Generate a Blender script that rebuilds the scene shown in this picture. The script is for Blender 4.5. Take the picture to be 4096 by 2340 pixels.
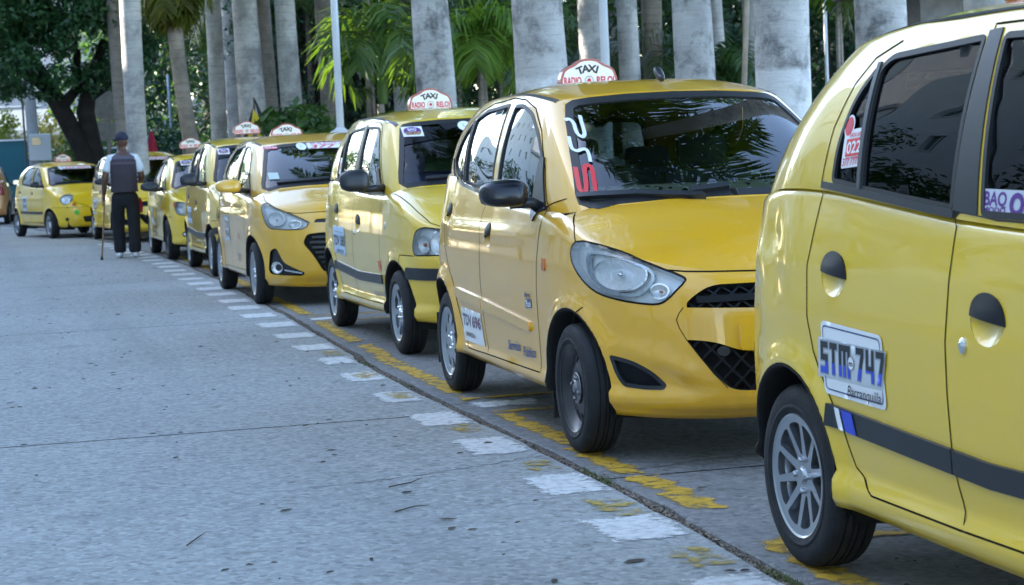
import bpy, bmesh, math, random
import numpy as np
from mathutils import Vector, Matrix, Euler
from mathutils.bvhtree import BVHTree
from mathutils.geometry import delaunay_2d_cdt

# ------------------------------------------------------------------ scene, camera, light
scene = bpy.context.scene
COL = scene.collection
for _o in list(bpy.data.objects):
    bpy.data.objects.remove(_o)

CAM_H = 1.2504
cam_data = bpy.data.cameras.new('camera')
cam = bpy.data.objects.new('camera', cam_data)
COL.objects.link(cam)
cam_data.sensor_width = 36.0
cam_data.lens = 36.0 * 7653.2 / 4096.0
cam_data.clip_start = 0.05
cam_data.clip_end = 2000.0
YAW, PITCH, ROLL = 0.2572, 0.0715, -0.0414
_fw = Vector((math.sin(YAW) * math.cos(PITCH), math.cos(YAW) * math.cos(PITCH), -math.sin(PITCH)))
_rt0 = _fw.cross(Vector((0, 0, 1))).normalized()
_up0 = _rt0.cross(_fw).normalized()
# the photograph leans a little: world up points to the left of image up
_up = _up0 * math.cos(ROLL) - _rt0 * math.sin(ROLL)
_rt = _fw.cross(_up).normalized()
cam.matrix_world = Matrix(((_rt.x, _up.x, -_fw.x, 0), (_rt.y, _up.y, -_fw.y, 0), (_rt.z, _up.z, -_fw.z, CAM_H), (0, 0, 0, 1)))
cam_data.dof.use_dof = True
cam_data.dof.focus_distance = 7.4
cam_data.dof.aperture_fstop = 8.5
scene.camera = cam

SUN_AZ = math.radians(-56)      # measured from +Y (down the row) towards +X
SUN_EL = math.radians(27)
world = bpy.data.worlds.new('World')
scene.world = world
world.use_nodes = True
wn = world.node_tree.nodes; wl = world.node_tree.links
bg = wn['Background']
sky = wn.new('ShaderNodeTexSky')
sky.sky_type = 'NISHITA'
sky.sun_disc = False
sky.sun_elevation = SUN_EL
sky.sun_rotation = SUN_AZ
sky.air_density = 1.0
sky.dust_density = 1.2
sky.ozone_density = 1.3
wl.new(sky.outputs[0], bg.inputs[0])
bg.inputs[1].default_value = 0.13
sun_l = bpy.data.lights.new('sun', 'SUN')
sun_l.energy = 4.0
sun_l.angle = math.radians(0.5)
sun_l.color = (1.0, 0.93, 0.82)
sun = bpy.data.objects.new('sun', sun_l)
COL.objects.link(sun)
_sd = Vector((math.sin(SUN_AZ) * math.cos(SUN_EL), math.cos(SUN_AZ) * math.cos(SUN_EL), math.sin(SUN_EL)))
sun.rotation_euler = _sd.to_track_quat('Z', 'Y').to_euler()
sun.location = (-20, 40, 40)
scene.view_settings.view_transform = 'Standard'
scene.view_settings.look = 'None'
scene.view_settings.gamma = 1.0
scene.view_settings.use_curve_mapping = False
scene.view_settings.exposure = 2.9
scene.cycles.max_bounces = 8
scene.cycles.transparent_max_bounces = 16
scene.cycles.caustics_reflective = False
scene.cycles.caustics_refractive = False

# ------------------------------------------------------------------ materials
MATS = {}
def mat(name, col=(.5, .5, .5), rough=.5, metal=0., coat=0., spec=.5, coat_rough=.03, bump=0., bscale=60., var=0., vscale=8., emit=None, sheen=0.):
    """A principled material with optional noise variation of colour and fine bump."""
    if name in MATS:
        return MATS[name]
    m = bpy.data.materials.new(name); m.use_nodes = True
    nt = m.node_tree; n = nt.nodes; l = nt.links
    b = n['Principled BSDF']
    b.inputs['Base Color'].default_value = (*col, 1)
    b.inputs['Roughness'].default_value = rough
    b.inputs['Metallic'].default_value = metal
    b.inputs['Specular IOR Level'].default_value = spec
    b.inputs['Coat Weight'].default_value = coat
    b.inputs['Coat Roughness'].default_value = coat_rough
    if sheen: b.inputs['Sheen Weight'].default_value = sheen
    if var or bump:
        tc = n.new('ShaderNodeTexCoord')
    if var:
        nz = n.new('ShaderNodeTexNoise'); nz.inputs['Scale'].default_value = vscale; nz.inputs['Detail'].default_value = 6
        l.new(tc.outputs['Object'], nz.inputs['Vector'])
        mr = n.new('ShaderNodeMapRange'); mr.inputs[1].default_value = .3; mr.inputs[2].default_value = .7
        mr.inputs[3].default_value = 1 - var; mr.inputs[4].default_value = 1 + var
        l.new(nz.outputs['Fac'], mr.inputs[0])
        mx = n.new('ShaderNodeMix'); mx.data_type = 'RGBA'; mx.blend_type = 'MULTIPLY'; mx.inputs[0].default_value = 1
        mx.inputs[6].default_value = (*col, 1)
        l.new(mr.outputs[0], mx.inputs[7]); l.new(mx.outputs[2], b.inputs['Base Color'])
    if bump:
        nb = n.new('ShaderNodeTexNoise'); nb.inputs['Scale'].default_value = bscale; nb.inputs['Detail'].default_value = 8
        l.new(tc.outputs['Object'], nb.inputs['Vector'])
        bp = n.new('ShaderNodeBump'); bp.inputs['Strength'].default_value = bump; bp.inputs['Distance'].default_value = .01
        l.new(nb.outputs['Fac'], bp.inputs['Height']); l.new(bp.outputs[0], b.inputs['Normal'])
    MATS[name] = m
    return m

def glass(name, tint=(.6, .7, .72), refl=1.0, rough=0.0, ior=1.5):
    if name in MATS: return MATS[name]
    m = bpy.data.materials.new(name); m.use_nodes = True
    nt = m.node_tree; n = nt.nodes; l = nt.links
    n.remove(n['Principled BSDF'])
    out = n['Material Output']
    tr = n.new('ShaderNodeBsdfTransparent'); tr.inputs[0].default_value = (*tint, 1)
    gl = n.new('ShaderNodeBsdfGlossy'); gl.inputs['Roughness'].default_value = rough
    fr = n.new('ShaderNodeFresnel'); fr.inputs[0].default_value = ior
    mx = n.new('ShaderNodeMixShader')
    mu = n.new('ShaderNodeMath'); mu.operation = 'MULTIPLY'; mu.inputs[1].default_value = refl; mu.use_clamp = True
    l.new(fr.outputs[0], mu.inputs[0]); l.new(mu.outputs[0], mx.inputs[0])
    l.new(tr.outputs[0], mx.inputs[1]); l.new(gl.outputs[0], mx.inputs[2]); l.new(mx.outputs[0], out.inputs[0])
    MATS[name] = m
    return m

def paint(name, col):
    """Car paint: base colour, clear coat, faint dust that lightens it in soft patches."""
    if name in MATS: return MATS[name]
    m = mat(name, col, rough=.32, coat=1.0, coat_rough=.02, spec=.5)
    nt = m.node_tree; n = nt.nodes; l = nt.links; b = n['Principled BSDF']
    tc = n.new('ShaderNodeTexCoord')
    nz = n.new('ShaderNodeTexNoise'); nz.inputs['Scale'].default_value = 3.5; nz.inputs['Detail'].default_value = 9; nz.inputs['Roughness'].default_value = .65
    l.new(tc.outputs['Object'], nz.inputs['Vector'])
    mr = n.new('ShaderNodeMapRange'); mr.inputs[1].default_value = .42; mr.inputs[2].default_value = .75; mr.inputs[3].default_value = 0; mr.inputs[4].default_value = .16
    l.new(nz.outputs['Fac'], mr.inputs[0])
    mx = n.new('ShaderNodeMix'); mx.data_type = 'RGBA'
    mx.inputs[6].default_value = (*col, 1); mx.inputs[7].default_value = (.55, .44, .20, 1)
    l.new(mr.outputs[0], mx.inputs[0]); l.new(mx.outputs[2], b.inputs['Base Color'])
    r2 = n.new('ShaderNodeMapRange'); r2.inputs[1].default_value = .35; r2.inputs[2].default_value = .75; r2.inputs[3].default_value = .015; r2.inputs[4].default_value = .09
    l.new(nz.outputs['Fac'], r2.inputs[0]); l.new(r2.outputs[0], b.inputs['Coat Roughness'])
    # slight orange peel and panel waviness
    nb = n.new('ShaderNodeTexNoise'); nb.inputs['Scale'].default_value = 2.2; nb.inputs['Detail'].default_value = 1
    l.new(tc.outputs['Object'], nb.inputs['Vector'])
    bp = n.new('ShaderNodeBump'); bp.inputs['Strength'].default_value = .06; bp.inputs['Distance'].default_value = .012
    l.new(nb.outputs['Fac'], bp.inputs['Height'])
    l.new(bp.outputs[0], b.inputs['Normal']); l.new(bp.outputs[0], b.inputs['Coat Normal'])
    return m

# ------------------------------------------------------------------ mesh helpers
def tag(o, label=None, cat=None, group=None, kind=None):
    if label: o['label'] = label
    if cat: o['category'] = cat
    if group: o['group'] = group
    if kind: o['kind'] = kind
    return o

def empty(name, loc=(0, 0, 0), rz=0., parent=None):
    o = bpy.data.objects.new(name, None); COL.objects.link(o)
    o.location = loc; o.rotation_euler = (0, 0, rz)
    o.empty_display_size = .2
    if parent: o.parent = parent
    return o

def link_mesh(name, me, parent=None, loc=None):
    o = bpy.data.objects.new(name, me); COL.objects.link(o)
    if parent: o.parent = parent
    if loc: o.location = loc
    return o

def mesh(name, V, F, m=None, smooth=True, hint=None, sharp=None):
    """New mesh data from arrays; hint = wanted mean normal direction per vertex (array) to fix the winding."""
    me = bpy.data.meshes.new(name)
    V = [tuple(map(float, v)) for v in V]; F = [tuple(int(i) for i in f) for f in F]
    me.from_pydata(V, [], F)
    me.update()
    if hint is not None and len(F):
        s = 0
        for p in me.polygons:
            h = hint[p.vertices[0]]
            s += (p.normal.x * h[0] + p.normal.y * h[1] + p.normal.z * h[2]) * p.area
        if s < 0: me.flip_normals()
    if smooth: me.polygons.foreach_set('use_smooth', [True] * len(me.polygons))
    if sharp is not None: me.set_sharp_from_angle(angle=math.radians(sharp))
    if m: me.materials.append(m)
    return me

class MB:
    """Collects primitive solids into one mesh."""
    def __init__(s): s.v = []; s.f = []
    def add(s, V, F):
        k = len(s.v); s.v += [tuple(v) for v in V]; s.f += [tuple(i + k for i in f) for f in F]; return s
    def box(s, c, d, rot=None, bev=0.0):
        hx, hy, hz = d[0] / 2, d[1] / 2, d[2] / 2
        bm = bmesh.new(); bmesh.ops.create_cube(bm, size=1.0)
        for v in bm.verts: v.co = Vector((v.co.x * d[0], v.co.y * d[1], v.co.z * d[2]))
        if bev > 0: bmesh.ops.bevel(bm, geom=bm.edges[:] , offset=bev, segments=2, affect='EDGES', profile=.6)
        R = rot.to_matrix() if rot is not None else Matrix.Identity(3)
        bm.verts.ensure_lookup_table()
        V = [R @ v.co + Vector(c) for v in bm.verts]; F = [[v.index for v in f.verts] for f in bm.faces]
        bm.free(); return s.add(V, F)
    def tube(s, pts, r, n=8, cap=True):
        pts = [Vector(p) for p in pts]; m = len(pts)
        rr = r if hasattr(r, '__len__') else [r] * m
        V = []; F = []; up = None
        for i, p in enumerate(pts):
            t = (pts[min(i + 1, m - 1)] - pts[max(i - 1, 0)]).normalized()
            if up is None: up = Vector((0, 0, 1)) if abs(t.z) < .9 else Vector((1, 0, 0))
            a = t.cross(up).normalized(); b = a.cross(t).normalized(); up = b
            for k in range(n):
                q = 2 * math.pi * k / n
                V.append(p + (a * math.cos(q) + b * math.sin(q)) * rr[i])
        for i in range(m - 1):
            for k in range(n):
                k2 = (k + 1) % n
                F.append((i * n + k, i * n + k2, (i + 1) * n + k2, (i + 1) * n + k))
        if cap:
            F.append(tuple(range(n - 1, -1, -1))); F.append(tuple((m - 1) * n + k for k in range(n)))
        return s.add(V, F)
    def lathe(s, prof, n=32, axis='x', c=(0, 0, 0), cap=False):
        """prof = [(axial, radius)]"""
        V = []; F = []; m = len(prof)
        for i, (a, r) in enumerate(prof):
            for k in range(n):
                q = 2 * math.pi * k / n; u, w = r * math.cos(q), r * math.sin(q)
                V.append({'x': (a, u, w), 'y': (u, a, w), 'z': (u, w, a)}[axis])
        for i in range(m - 1):
            for k in range(n):
                k2 = (k + 1) % n; F.append((i * n + k, i * n + k2, (i + 1) * n + k2, (i + 1) * n + k))
        if cap: F.append(tuple(range(n))); F.append(tuple((m - 1) * n + k for k in range(n)))
        V = [(v[0] + c[0], v[1] + c[1], v[2] + c[2]) for v in V]
        return s.add(V, F)
    def prism(s, poly, h0, h1, axis='x'):
        n = len(poly); V = []
        for h in (h0, h1):
            for a, b in poly: V.append({'x': (h, a, b), 'y': (a, h, b), 'z': (a, b, h)}[axis])
        F = [tuple(range(n - 1, -1, -1)), tuple(n + i for i in range(n))] + [(i, (i + 1) % n, n + (i + 1) % n, n + i) for i in range(n)]
        return s.add(V, F)
    def mesh(s, name, m=None, smooth=False, sharp=None, recalc=True):
        me = mesh(name, s.v, s.f, m, smooth or sharp is not None, sharp=None)
        if recalc:
            bm = bmesh.new(); bm.from_mesh(me); bmesh.ops.recalc_face_normals(bm, faces=bm.faces[:]); bm.to_mesh(me); bm.free()
        if sharp is not None: me.set_sharp_from_angle(angle=math.radians(sharp))
        return me
    def obj(s, name, m=None, parent=None, smooth=False, sharp=None, loc=None):
        return link_mesh(name, s.mesh(name, m, smooth, sharp), parent, loc)

def copy_tree(o, parent=None):
    c = o.copy(); COL.objects.link(c)
    if parent is not None: c.parent = parent
    for ch in o.children:
        copy_tree(ch, c)
    return c

def spline(P, counts):
    """Centripetal-like Catmull-Rom through the rows of P; counts = samples for each segment. Returns rows incl. the last point."""
    P = np.asarray(P, float); n = len(P); out = []
    d = np.sqrt(np.maximum(np.linalg.norm(np.diff(P[:, :3], axis=0), axis=1), 1e-6))
    t = np.concatenate([[0], np.cumsum(d)])
    # tangents (non-uniform, finite difference)
    T = np.zeros_like(P)
    for i in range(n):
        if i == 0: T[i] = (P[1] - P[0]) / d[0]
        elif i == n - 1: T[i] = (P[-1] - P[-2]) / d[-1]
        else:
            a, b = d[i - 1], d[i]
            T[i] = ((P[i] - P[i - 1]) / a * b + (P[i + 1] - P[i]) / b * a) / (a + b)
    for i in range(n - 1):
        c = counts[i] if hasattr(counts, '__len__') else counts
        h = d[i]
        for k in range(c):
            s = k / c
            h00 = 2 * s**3 - 3 * s**2 + 1; h10 = s**3 - 2 * s**2 + s; h01 = -2 * s**3 + 3 * s**2; h11 = s**3 - s**2
            out.append(h00 * P[i] + h10 * h * T[i] + h01 * P[i + 1] + h11 * h * T[i + 1])
    out.append(P[-1]); return np.array(out)

def resample(C, n):
    """n+1 rows spaced evenly by the arc length of the first three columns."""
    d = np.concatenate([[0], np.cumsum(np.linalg.norm(np.diff(C[:, :3], axis=0), axis=1))])
    q = np.linspace(0, d[-1], n + 1)
    return np.stack([np.interp(q, d, C[:, k]) for k in range(C.shape[1])], 1)

def smooth_poly(P, n=6, closed=True):
    """Closed smooth 2D curve through points."""
    P = [tuple(p) for p in P]
    Q = P[-3:] + P + P[:3]
    S = spline(np.array([(a, b, 0) for a, b in Q]), n)[:, :2]
    return [tuple(p) for p in S[3 * n:(3 + len(P)) * n]]

def round_poly(P, r, n=5):
    """Corners replaced by arcs; r = radius or list of radii."""
    out = []; m = len(P)
    for i in range(m):
        a, b, c = np.array(P[i - 1], float), np.array(P[i], float), np.array(P[(i + 1) % m], float)
        ri = r[i] if hasattr(r, '__len__') else r
        u = a - b; v = c - b; lu, lv = np.linalg.norm(u), np.linalg.norm(v)
        k = min(ri, lu * .45, lv * .45)
        if k < 1e-5: out.append(tuple(b)); continue
        p, q = b + u / lu * k, b + v / lv * k
        for j in range(n + 1):
            s = j / n; out.append(tuple((1 - s)**2 * p + 2 * s * (1 - s) * b + s * s * q))
    return out

def offset_poly(P, d):
    """Grow (d>0) or shrink a simple polygon by moving vertices along averaged normals."""
    P = np.array(P, float); n = len(P)
    area = sum(P[i][0] * P[(i + 1) % n][1] - P[(i + 1) % n][0] * P[i][1] for i in range(n))
    sg = 1 if area > 0 else -1
    out = []
    for i in range(n):
        a = P[i] - P[i - 1]; b = P[(i + 1) % n] - P[i]
        na = np.array([a[1], -a[0]]) / (np.linalg.norm(a) + 1e-9); nb = np.array([b[1], -b[0]]) / (np.linalg.norm(b) + 1e-9)
        m = na + nb; L = np.linalg.norm(m)
        m = m / (L + 1e-9); k = 1 / max(.5, float(m @ na))
        out.append(tuple(P[i] + sg * m * d * k))
    return out

def densify(P, step):
    out = []; n = len(P)
    for i in range(n):
        a, b = np.array(P[i]), np.array(P[(i + 1) % n]); k = max(1, int(math.ceil(np.linalg.norm(b - a) / step)))
        for j in range(k): out.append(tuple(a + (b - a) * j / k))
    return out

def inside(pts, poly):
    pts = np.asarray(pts, float); x, y = pts[:, 0], pts[:, 1]; r = np.zeros(len(pts), bool)
    n = len(poly)
    for i in range(n):
        x1, y1 = poly[i]; x2, y2 = poly[(i + 1) % n]
        c = ((y1 > y) != (y2 > y))
        if y1 != y2: r ^= c & (x < (x2 - x1) * (y - y1) / (y2 - y1) + x1)
    return r

def closest_on_poly(pts, poly):
    pts = np.asarray(pts, float); best = np.full(len(pts), 1e9); cp = pts.copy(); n = len(poly)
    for i in range(n):
        a, b = np.array(poly[i], float), np.array(poly[(i + 1) % n], float); ab = b - a
        L = ab @ ab
        if L < 1e-14: continue
        t = np.clip(((pts - a) @ ab) / L, 0, 1); q = a + t[:, None] * ab; d = np.linalg.norm(pts - q, axis=1)
        k = d < best; best[k] = d[k]; cp[k] = q[k]
    return best, cp
# ------------------------------------------------------------------ car bodies
R90 = math.pi / 2
BLACK = mat('black_plastic', (.016, .018, .022), rough=.38, spec=.5, bump=.05, bscale=400)
MATTE = mat('matte_black', (.009, .010, .012), rough=.55, spec=.2)
RUBBER = mat('rubber_seal', (.010, .011, .012), rough=.5)
SEAM = mat('gap_and_crease', (.012, .010, .006), rough=.9, spec=.1)
CHROME = mat('chrome', (.78, .80, .82), rough=.12, metal=1.)
SILVER = mat('wheel_silver', (.42, .44, .47), rough=.30, metal=.9, coat=.4)
REFLECTOR = mat('lamp_reflector', (.92, .94, .96), rough=.25, metal=.4, bump=.5, bscale=60)
LAMPBODY = mat('lamp_housing', (.86, .88, .90), rough=.35, metal=0.)
AMBER = mat('amber_lens', (.55, .12, .01), rough=.12, coat=1.)
REDLENS = mat('red_lens', (.30, .008, .010), rough=.12, coat=1.)
LENS = glass('clear_lens', (.97, .985, .99), .8)
WSGLASS = glass('windshield_glass', (.50, .58, .56), 2.0)
WINGLASS = glass('side_glass', (.30, .36, .36), 2.2)
DARKGLASS = glass('tinted_glass', (.06, .07, .10), .6)
TYRE = mat('tyre_rubber', (.017, .018, .020), rough=.72, spec=.3, bump=.3, bscale=90, var=.35, vscale=14)
STEELBLK = mat('black_steel', (.035, .035, .038), rough=.32, metal=.3, var=.3)
SEATM = mat('seat_cloth', (.05, .055, .09), rough=.9, var=.3, bump=.2)
DASHM = mat('dashboard_plastic', (.02, .021, .024), rough=.7)
UNDER = mat('underbody', (.006, .006, .007), rough=.9)
PAINT = paint('taxi_yellow', (.64, .42, .03))
WHITE = mat('white_vinyl', (.78, .79, .80), rough=.35)
VBLUE = mat('blue_vinyl', (.03, .07, .55), rough=.4)
VBLACK = mat('black_vinyl', (.012, .013, .018), rough=.4)
VRED = mat('red_vinyl', (.70, .012, .018), rough=.4)
VMAG = mat('crimson_vinyl', (.62, .012, .06), rough=.4)
VPURP = mat('purple_vinyl', (.10, .02, .22), rough=.45)
VGOLD = mat('gold_vinyl', (.62, .36, .06), rough=.45)
VGREY = mat('grey_vinyl', (.25, .27, .30), rough=.45)
VSKY = mat('pale_blue_vinyl', (.45, .60, .78), rough=.45)

def coons(C0, C1, D0, D1):
    n, m = len(C0) - 1, len(D0) - 1
    u = np.linspace(0, 1, n + 1)[None, :, None]; v = np.linspace(0, 1, m + 1)[:, None, None]
    A = (1 - v) * C0[None] + v * C1[None]; B = (1 - u) * D0[:, None] + u * D1[:, None]
    Q = (1 - u) * (1 - v) * C0[0] + u * (1 - v) * C0[-1] + (1 - u) * v * C1[0] + u * v * C1[-1]
    return A + B - Q

def grid_faces(nr, nc, base=0):
    return [(base + r * nc + c, base + r * nc + c + 1, base + (r + 1) * nc + c + 1, base + (r + 1) * nc + c) for r in range(nr - 1) for c in range(nc - 1)]

class Body:
    def __init__(s, sp):
        s.sp = sp
        plan = np.array(sp['plan'], float); ic, iw = sp['ic'], sp['iw']; K = 40
        S = spline(plan, K)
        A = resample(S[:ic * K + 1], 34); B = resample(S[ic * K:iw * K + 1], 36); Cc = resample(S[iw * K:], sp.get('nside', 180))
        C = np.concatenate([A, B[1:], Cc[1:]])
        nA, nB = len(A) - 1, len(B) - 1
        T = np.gradient(C[:, :2], axis=0); T /= np.linalg.norm(T, axis=1)[:, None]
        N = np.stack([T[:, 1], -T[:, 0]], 1); N[0] = (0, -1); N[-1] = (0, 1)
        wf = np.where(N[:, 1] < 0, N[:, 1]**2, 0); wr = np.where(N[:, 1] > 0, N[:, 1]**2, 0); ws = N[:, 0]**2
        zb, zt = C[:, 2], C[:, 3]
        v = 1 - (1 - np.linspace(0, 1, sp.get('rows', 46)))**1.35
        idx = np.arange(len(C))
        Rt = np.interp(C[:, 1], [sp['plan'][0][1], sp['plan'][iw][1] - .05, sp['plan'][iw][1] + .35, sp['plan'][-1][1]], [sp.get('rh', .07), sp.get('rh', .07), sp.get('rb', .025), .03])
        qmax = np.interp(C[:, 1], [sp['plan'][ic][1] - .2, sp['plan'][iw][1], sp['plan'][iw][1] + .3], [.80, .80, 1.0])
        It = lambda tab, z: np.interp(z, [a for a, b in tab], [b for a, b in tab])
        rows = []
        for k, vv in enumerate(v):
            z = zb + (zt - zb) * vv
            ins = wf * It(sp['If'], z) + ws * It(sp['Is'], z) + wr * It(sp['Ir'], z)
            q = np.clip((z - (zt - Rt)) / Rt, 0, 1)
            q = q * qmax
            ins = ins + Rt * (1 - np.sqrt(np.maximum(0, 1 - q * q)))
            for (ya, za, ra, am) in sp['arches']:
                d = np.hypot(C[:, 1] - ya, z - za)
                ins -= ws * am * np.exp(-np.clip((d - ra) / .045, -9, 9)**2) * (z > .1)
            for (za, wd, am, y0, y1) in sp.get('creases', []):
                fade = np.clip((C[:, 1] - y0) / .3, 0, 1) * np.clip((y1 - C[:, 1]) / .3, 0, 1)
                ins -= ws * am * np.exp(-((z - za) / wd)**2) * fade
            for (zc, wd, am) in sp.get('frontbumps', []):
                ins -= wf * am * np.exp(-((z - zc) / wd)**2)
            P = np.stack([C[:, 0] - N[:, 0] * ins, C[:, 1] - N[:, 1] * ins, z], 1)
            P[0, 0] = 0; P[-1, 0] = 0; P[:, 0] = np.maximum(P[:, 0], 0)
            rows.append(P)
        # turned-under bottom edge
        r0 = rows[0].copy(); r0[:, 0] = np.maximum(r0[:, 0] - N[:, 0] * .05, 0); r0[:, 1] -= N[:, 1] * .05; r0[:, 2] -= .006
        rows = [r0] + rows
        nc = len(C)
        V = [np.concatenate(rows)]; F = grid_faces(len(rows), nc); tags = ['L'] * len(F)
        top = rows[-1]
        # hood
        C0 = top[:nA + 1]; D1 = top[nA:nA + nB + 1]
        cw = np.array(sp['cowl'], float)           # (w,y,z) centre -> corner
        cw = np.concatenate([cw, D1[-1:]])
        C1 = resample(spline(cw, 20), nA)
        hc = np.array([tuple(C0[0])] + [(0, y, z) for y, z in sp['hoodline']] + [tuple(C1[0])])
        D0 = resample(spline(hc, 20), nB)
        H = coons(C0, C1, D0, D1); H[:, 0, 0] = 0
        b = sum(len(x) for x in V); V.append(H.reshape(-1, 3)); f = grid_faces(nB + 1, nA + 1, b); F += f; tags += ['H'] * len(f)
        # greenhouse
        gb, gt, bw = np.array(sp['gb'], float), np.array(sp['gt'], float), np.array(sp['bow'], float)
        gf, gr = sp['gf'], sp['gr']
        Gm = np.concatenate([gb, gt, bw], 1)
        # sample both loops with the same parameter, spaced by the lower loop
        SB = spline(gb, K); ST = spline(gt, K); SW = spline(np.concatenate([gb, bw], 1), K)[:, 3:]
        ALL = np.concatenate([SB, ST, SW], 1)
        nF, nS = sp.get('ng', (40, 110))
        a = resample(ALL[:gf * K + 1], nF); bb = resample(ALL[gf * K:gr * K + 1], nS); c2 = resample(ALL[gr * K:], nF)
        G = np.concatenate([a, bb[1:], c2[1:]])
        Bq, Tq, Wq = G[:, :3], G[:, 3:6], G[:, 6:8]
        Kq = (Bq + Tq) / 2
        TT = np.gradient(Bq[:, :2], axis=0); TT /= np.linalg.norm(TT, axis=1)[:, None] + 1e-9
        NN = np.stack([TT[:, 1], -TT[:, 0]], 1); NN[0] = (0, -1); NN[-1] = (0, 1)
        Kq[:, :2] += NN * Wq[:, :1]; Kq[:, 2] += Wq[:, 1]
        rows = []
        for vv in np.linspace(0, 1, 34):
            P = Bq * (1 - vv)**2 + 2 * vv * (1 - vv) * Kq + Tq * vv**2
            P[0, 0] = 0; P[-1, 0] = 0; P[:, 0] = np.maximum(P[:, 0], 0); rows.append(P)
        b = sum(len(x) for x in V); V.append(np.concatenate(rows)); f = grid_faces(len(rows), len(G), b); F += f; tags += ['G'] * len(f)
        # roof
        tp = rows[-1]
        C0 = tp[:nF + 1]; D1 = tp[nF:nF + nS + 1]; C1 = tp[nF + nS:][::-1]
        rc = np.array([tuple(C0[0])] + [(0, y, z) for y, z in sp['roofline']] + [tuple(C1[0])])
        D0 = resample(spline(rc, 20), nS)
        Rf = coons(C0, C1, D0, D1)
        # rounder shoulders: lift the cross-section towards a fuller curve
        u = np.linspace(0, 1, nF + 1)[None, :]; lin = D0[:, None, 2] * (1 - u) + D1[:, None, 2] * u
        bulge = (D0[:, None, 2] - D1[:, None, 2]) * (u - u**2.6)
        Rf[:, :, 2] += bulge * np.sin(np.pi * np.linspace(0, 1, nS + 1))[:, None]**.5
        Rf[:, 0, 0] = 0
        b = sum(len(x) for x in V); V.append(Rf.reshape(-1, 3)); f = grid_faces(nS + 1, nF + 1, b); F += f; tags += ['R'] * len(f)
        s.V = np.concatenate(V); s.F = F; s.tags = np.array(tags, dtype=object)
        for (c, rad, d) in sp.get('dents', []):
            dd = np.linalg.norm(s.V - np.array(c), axis=1); s.V += np.array(d)[None] * np.exp(-(dd / rad)**2)[:, None]
        s.V[:, 0] = np.maximum(s.V[:, 0], 0)
        s.bvh = BVHTree.FromPolygons([tuple(p) for p in s.V], s.F)
        s.F = np.array(s.F); s.F0 = s.F; s.V0 = s.V.copy()
        p = s.V0[s.F]; fn = np.cross(p[:, 2] - p[:, 0], p[:, 3] - p[:, 1]); VN = np.zeros_like(s.V0)
        key = {}; rm = np.array([key.setdefault(tuple(k), i) for i, k in enumerate(np.round(s.V0 / 2e-4).astype(int))])
        for k in range(4): np.add.at(VN, rm[s.F[:, k]], fn)
        VN = VN[rm]; s.VN0 = VN / (np.linalg.norm(VN, axis=1)[:, None] + 1e-12)
        s.nodes = []

    # --- projections
    def to2(s, V, fr):
        V = np.asarray(V)
        if fr == 'top': return V[:, :2]
        return np.stack([V[:, 0] * math.cos(fr) + V[:, 1] * math.sin(fr), V[:, 2]], 1)
    def cast(s, fr, a, b):
        if fr == 'top':
            o = Vector((max(a, 1e-4), b, 5)); d = Vector((0, 0, -1))
        else:
            if fr == 0.: a = max(a, 1e-4)
            elif fr == math.pi: a = min(a, -1e-4)
            n = Vector((math.sin(fr), -math.cos(fr), 0)); u = Vector((math.cos(fr), math.sin(fr), 0))
            o = u * a + n * 5 + Vector((0, 0, b)); d = -n
        loc, nor, i, dist = s.bvh.ray_cast(o, d)
        if loc is None:
            loc, nor, i, dist = s.bvh.find_nearest(o + d * 4.3 if fr != 'top' else Vector((a, b, 1)))
        if nor.dot(d) > 0: nor = -nor
        s.hit = i
        l = np.array(loc)
        if l[0] < 2e-4: l[0] = 0.
        return l, np.array(nor)
    def cast_many(s, fr, P, off=0.):
        """Positions on the body (smoothed normals) for 2D points."""
        L = []; Nn = []
        for (a, b) in P:
            l, n = s.cast(fr, a, b)
            f = s.F0[s.hit]
            w = 1 / (1e-6 + ((s.V0[f] - l)**2).sum(1)); n2 = (s.VN0[f] * w[:, None]).sum(0)
            if n2 @ n < 0: n2 = -n2
            n2 /= np.linalg.norm(n2) + 1e-12
            if n2 @ n < .5: n2 = n
            if l[0] == 0.: n2[0] = 0.
            o = off(a, b) if callable(off) else off
            L.append(l + n2 * o); Nn.append(n2)
        return np.array(L), np.array(Nn)

    # --- cutting
    def cut(s, fr, poly, tags, newtag, thr=.011, snap=True):
        fi = np.nonzero(np.isin(s.tags.astype(str), list(tags)))[0]
        if len(fi) == 0: return
        if fr == 'top': d = np.array([0, 0, -1.])
        else: d = -np.array([math.sin(fr), -math.cos(fr), 0])
        poly = [tuple(p) for p in poly]
        pc = s.V[s.F[fi]]; C = pc.mean(1); C2 = s.to2(C, fr)
        nn = np.cross(pc[:, 2] - pc[:, 0], pc[:, 3] - pc[:, 1]); nn /= np.linalg.norm(nn, axis=1)[:, None] + 1e-12
        fi2 = fi[inside(C2, poly) & (np.abs(nn @ d) > .12)]
        rem = []
        for i in fi2:
            c = s.V[s.F[i]].mean(0); p2 = s.to2(c[None], fr)[0]
            l, n = s.cast(fr, *p2)
            if np.linalg.norm(l - c) < .10: rem.append(i)
        if not rem: return
        rem = np.array(rem)
        if snap:
            inn = np.zeros(len(s.V), bool); inn[s.F[rem].ravel()] = True
            oth = np.zeros(len(s.V), bool); mk = np.ones(len(s.F), bool); mk[rem] = False
            oth[s.F[mk].ravel()] = True
            vs = np.nonzero(inn & oth)[0]
            P2 = s.to2(s.V[vs], fr); dist, cp = closest_on_poly(P2, poly)
            for j, dd, q in zip(vs, dist, cp):
                if dd < .04:
                    w0 = s.V[j, 0]
                    l, n = s.cast(fr, *q)
                    if np.linalg.norm(l - s.V[j]) < .09: s.V[j] = l
                    if w0 < 1e-6: s.V[j, 0] = 0
        s.tags[rem] = newtag

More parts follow.
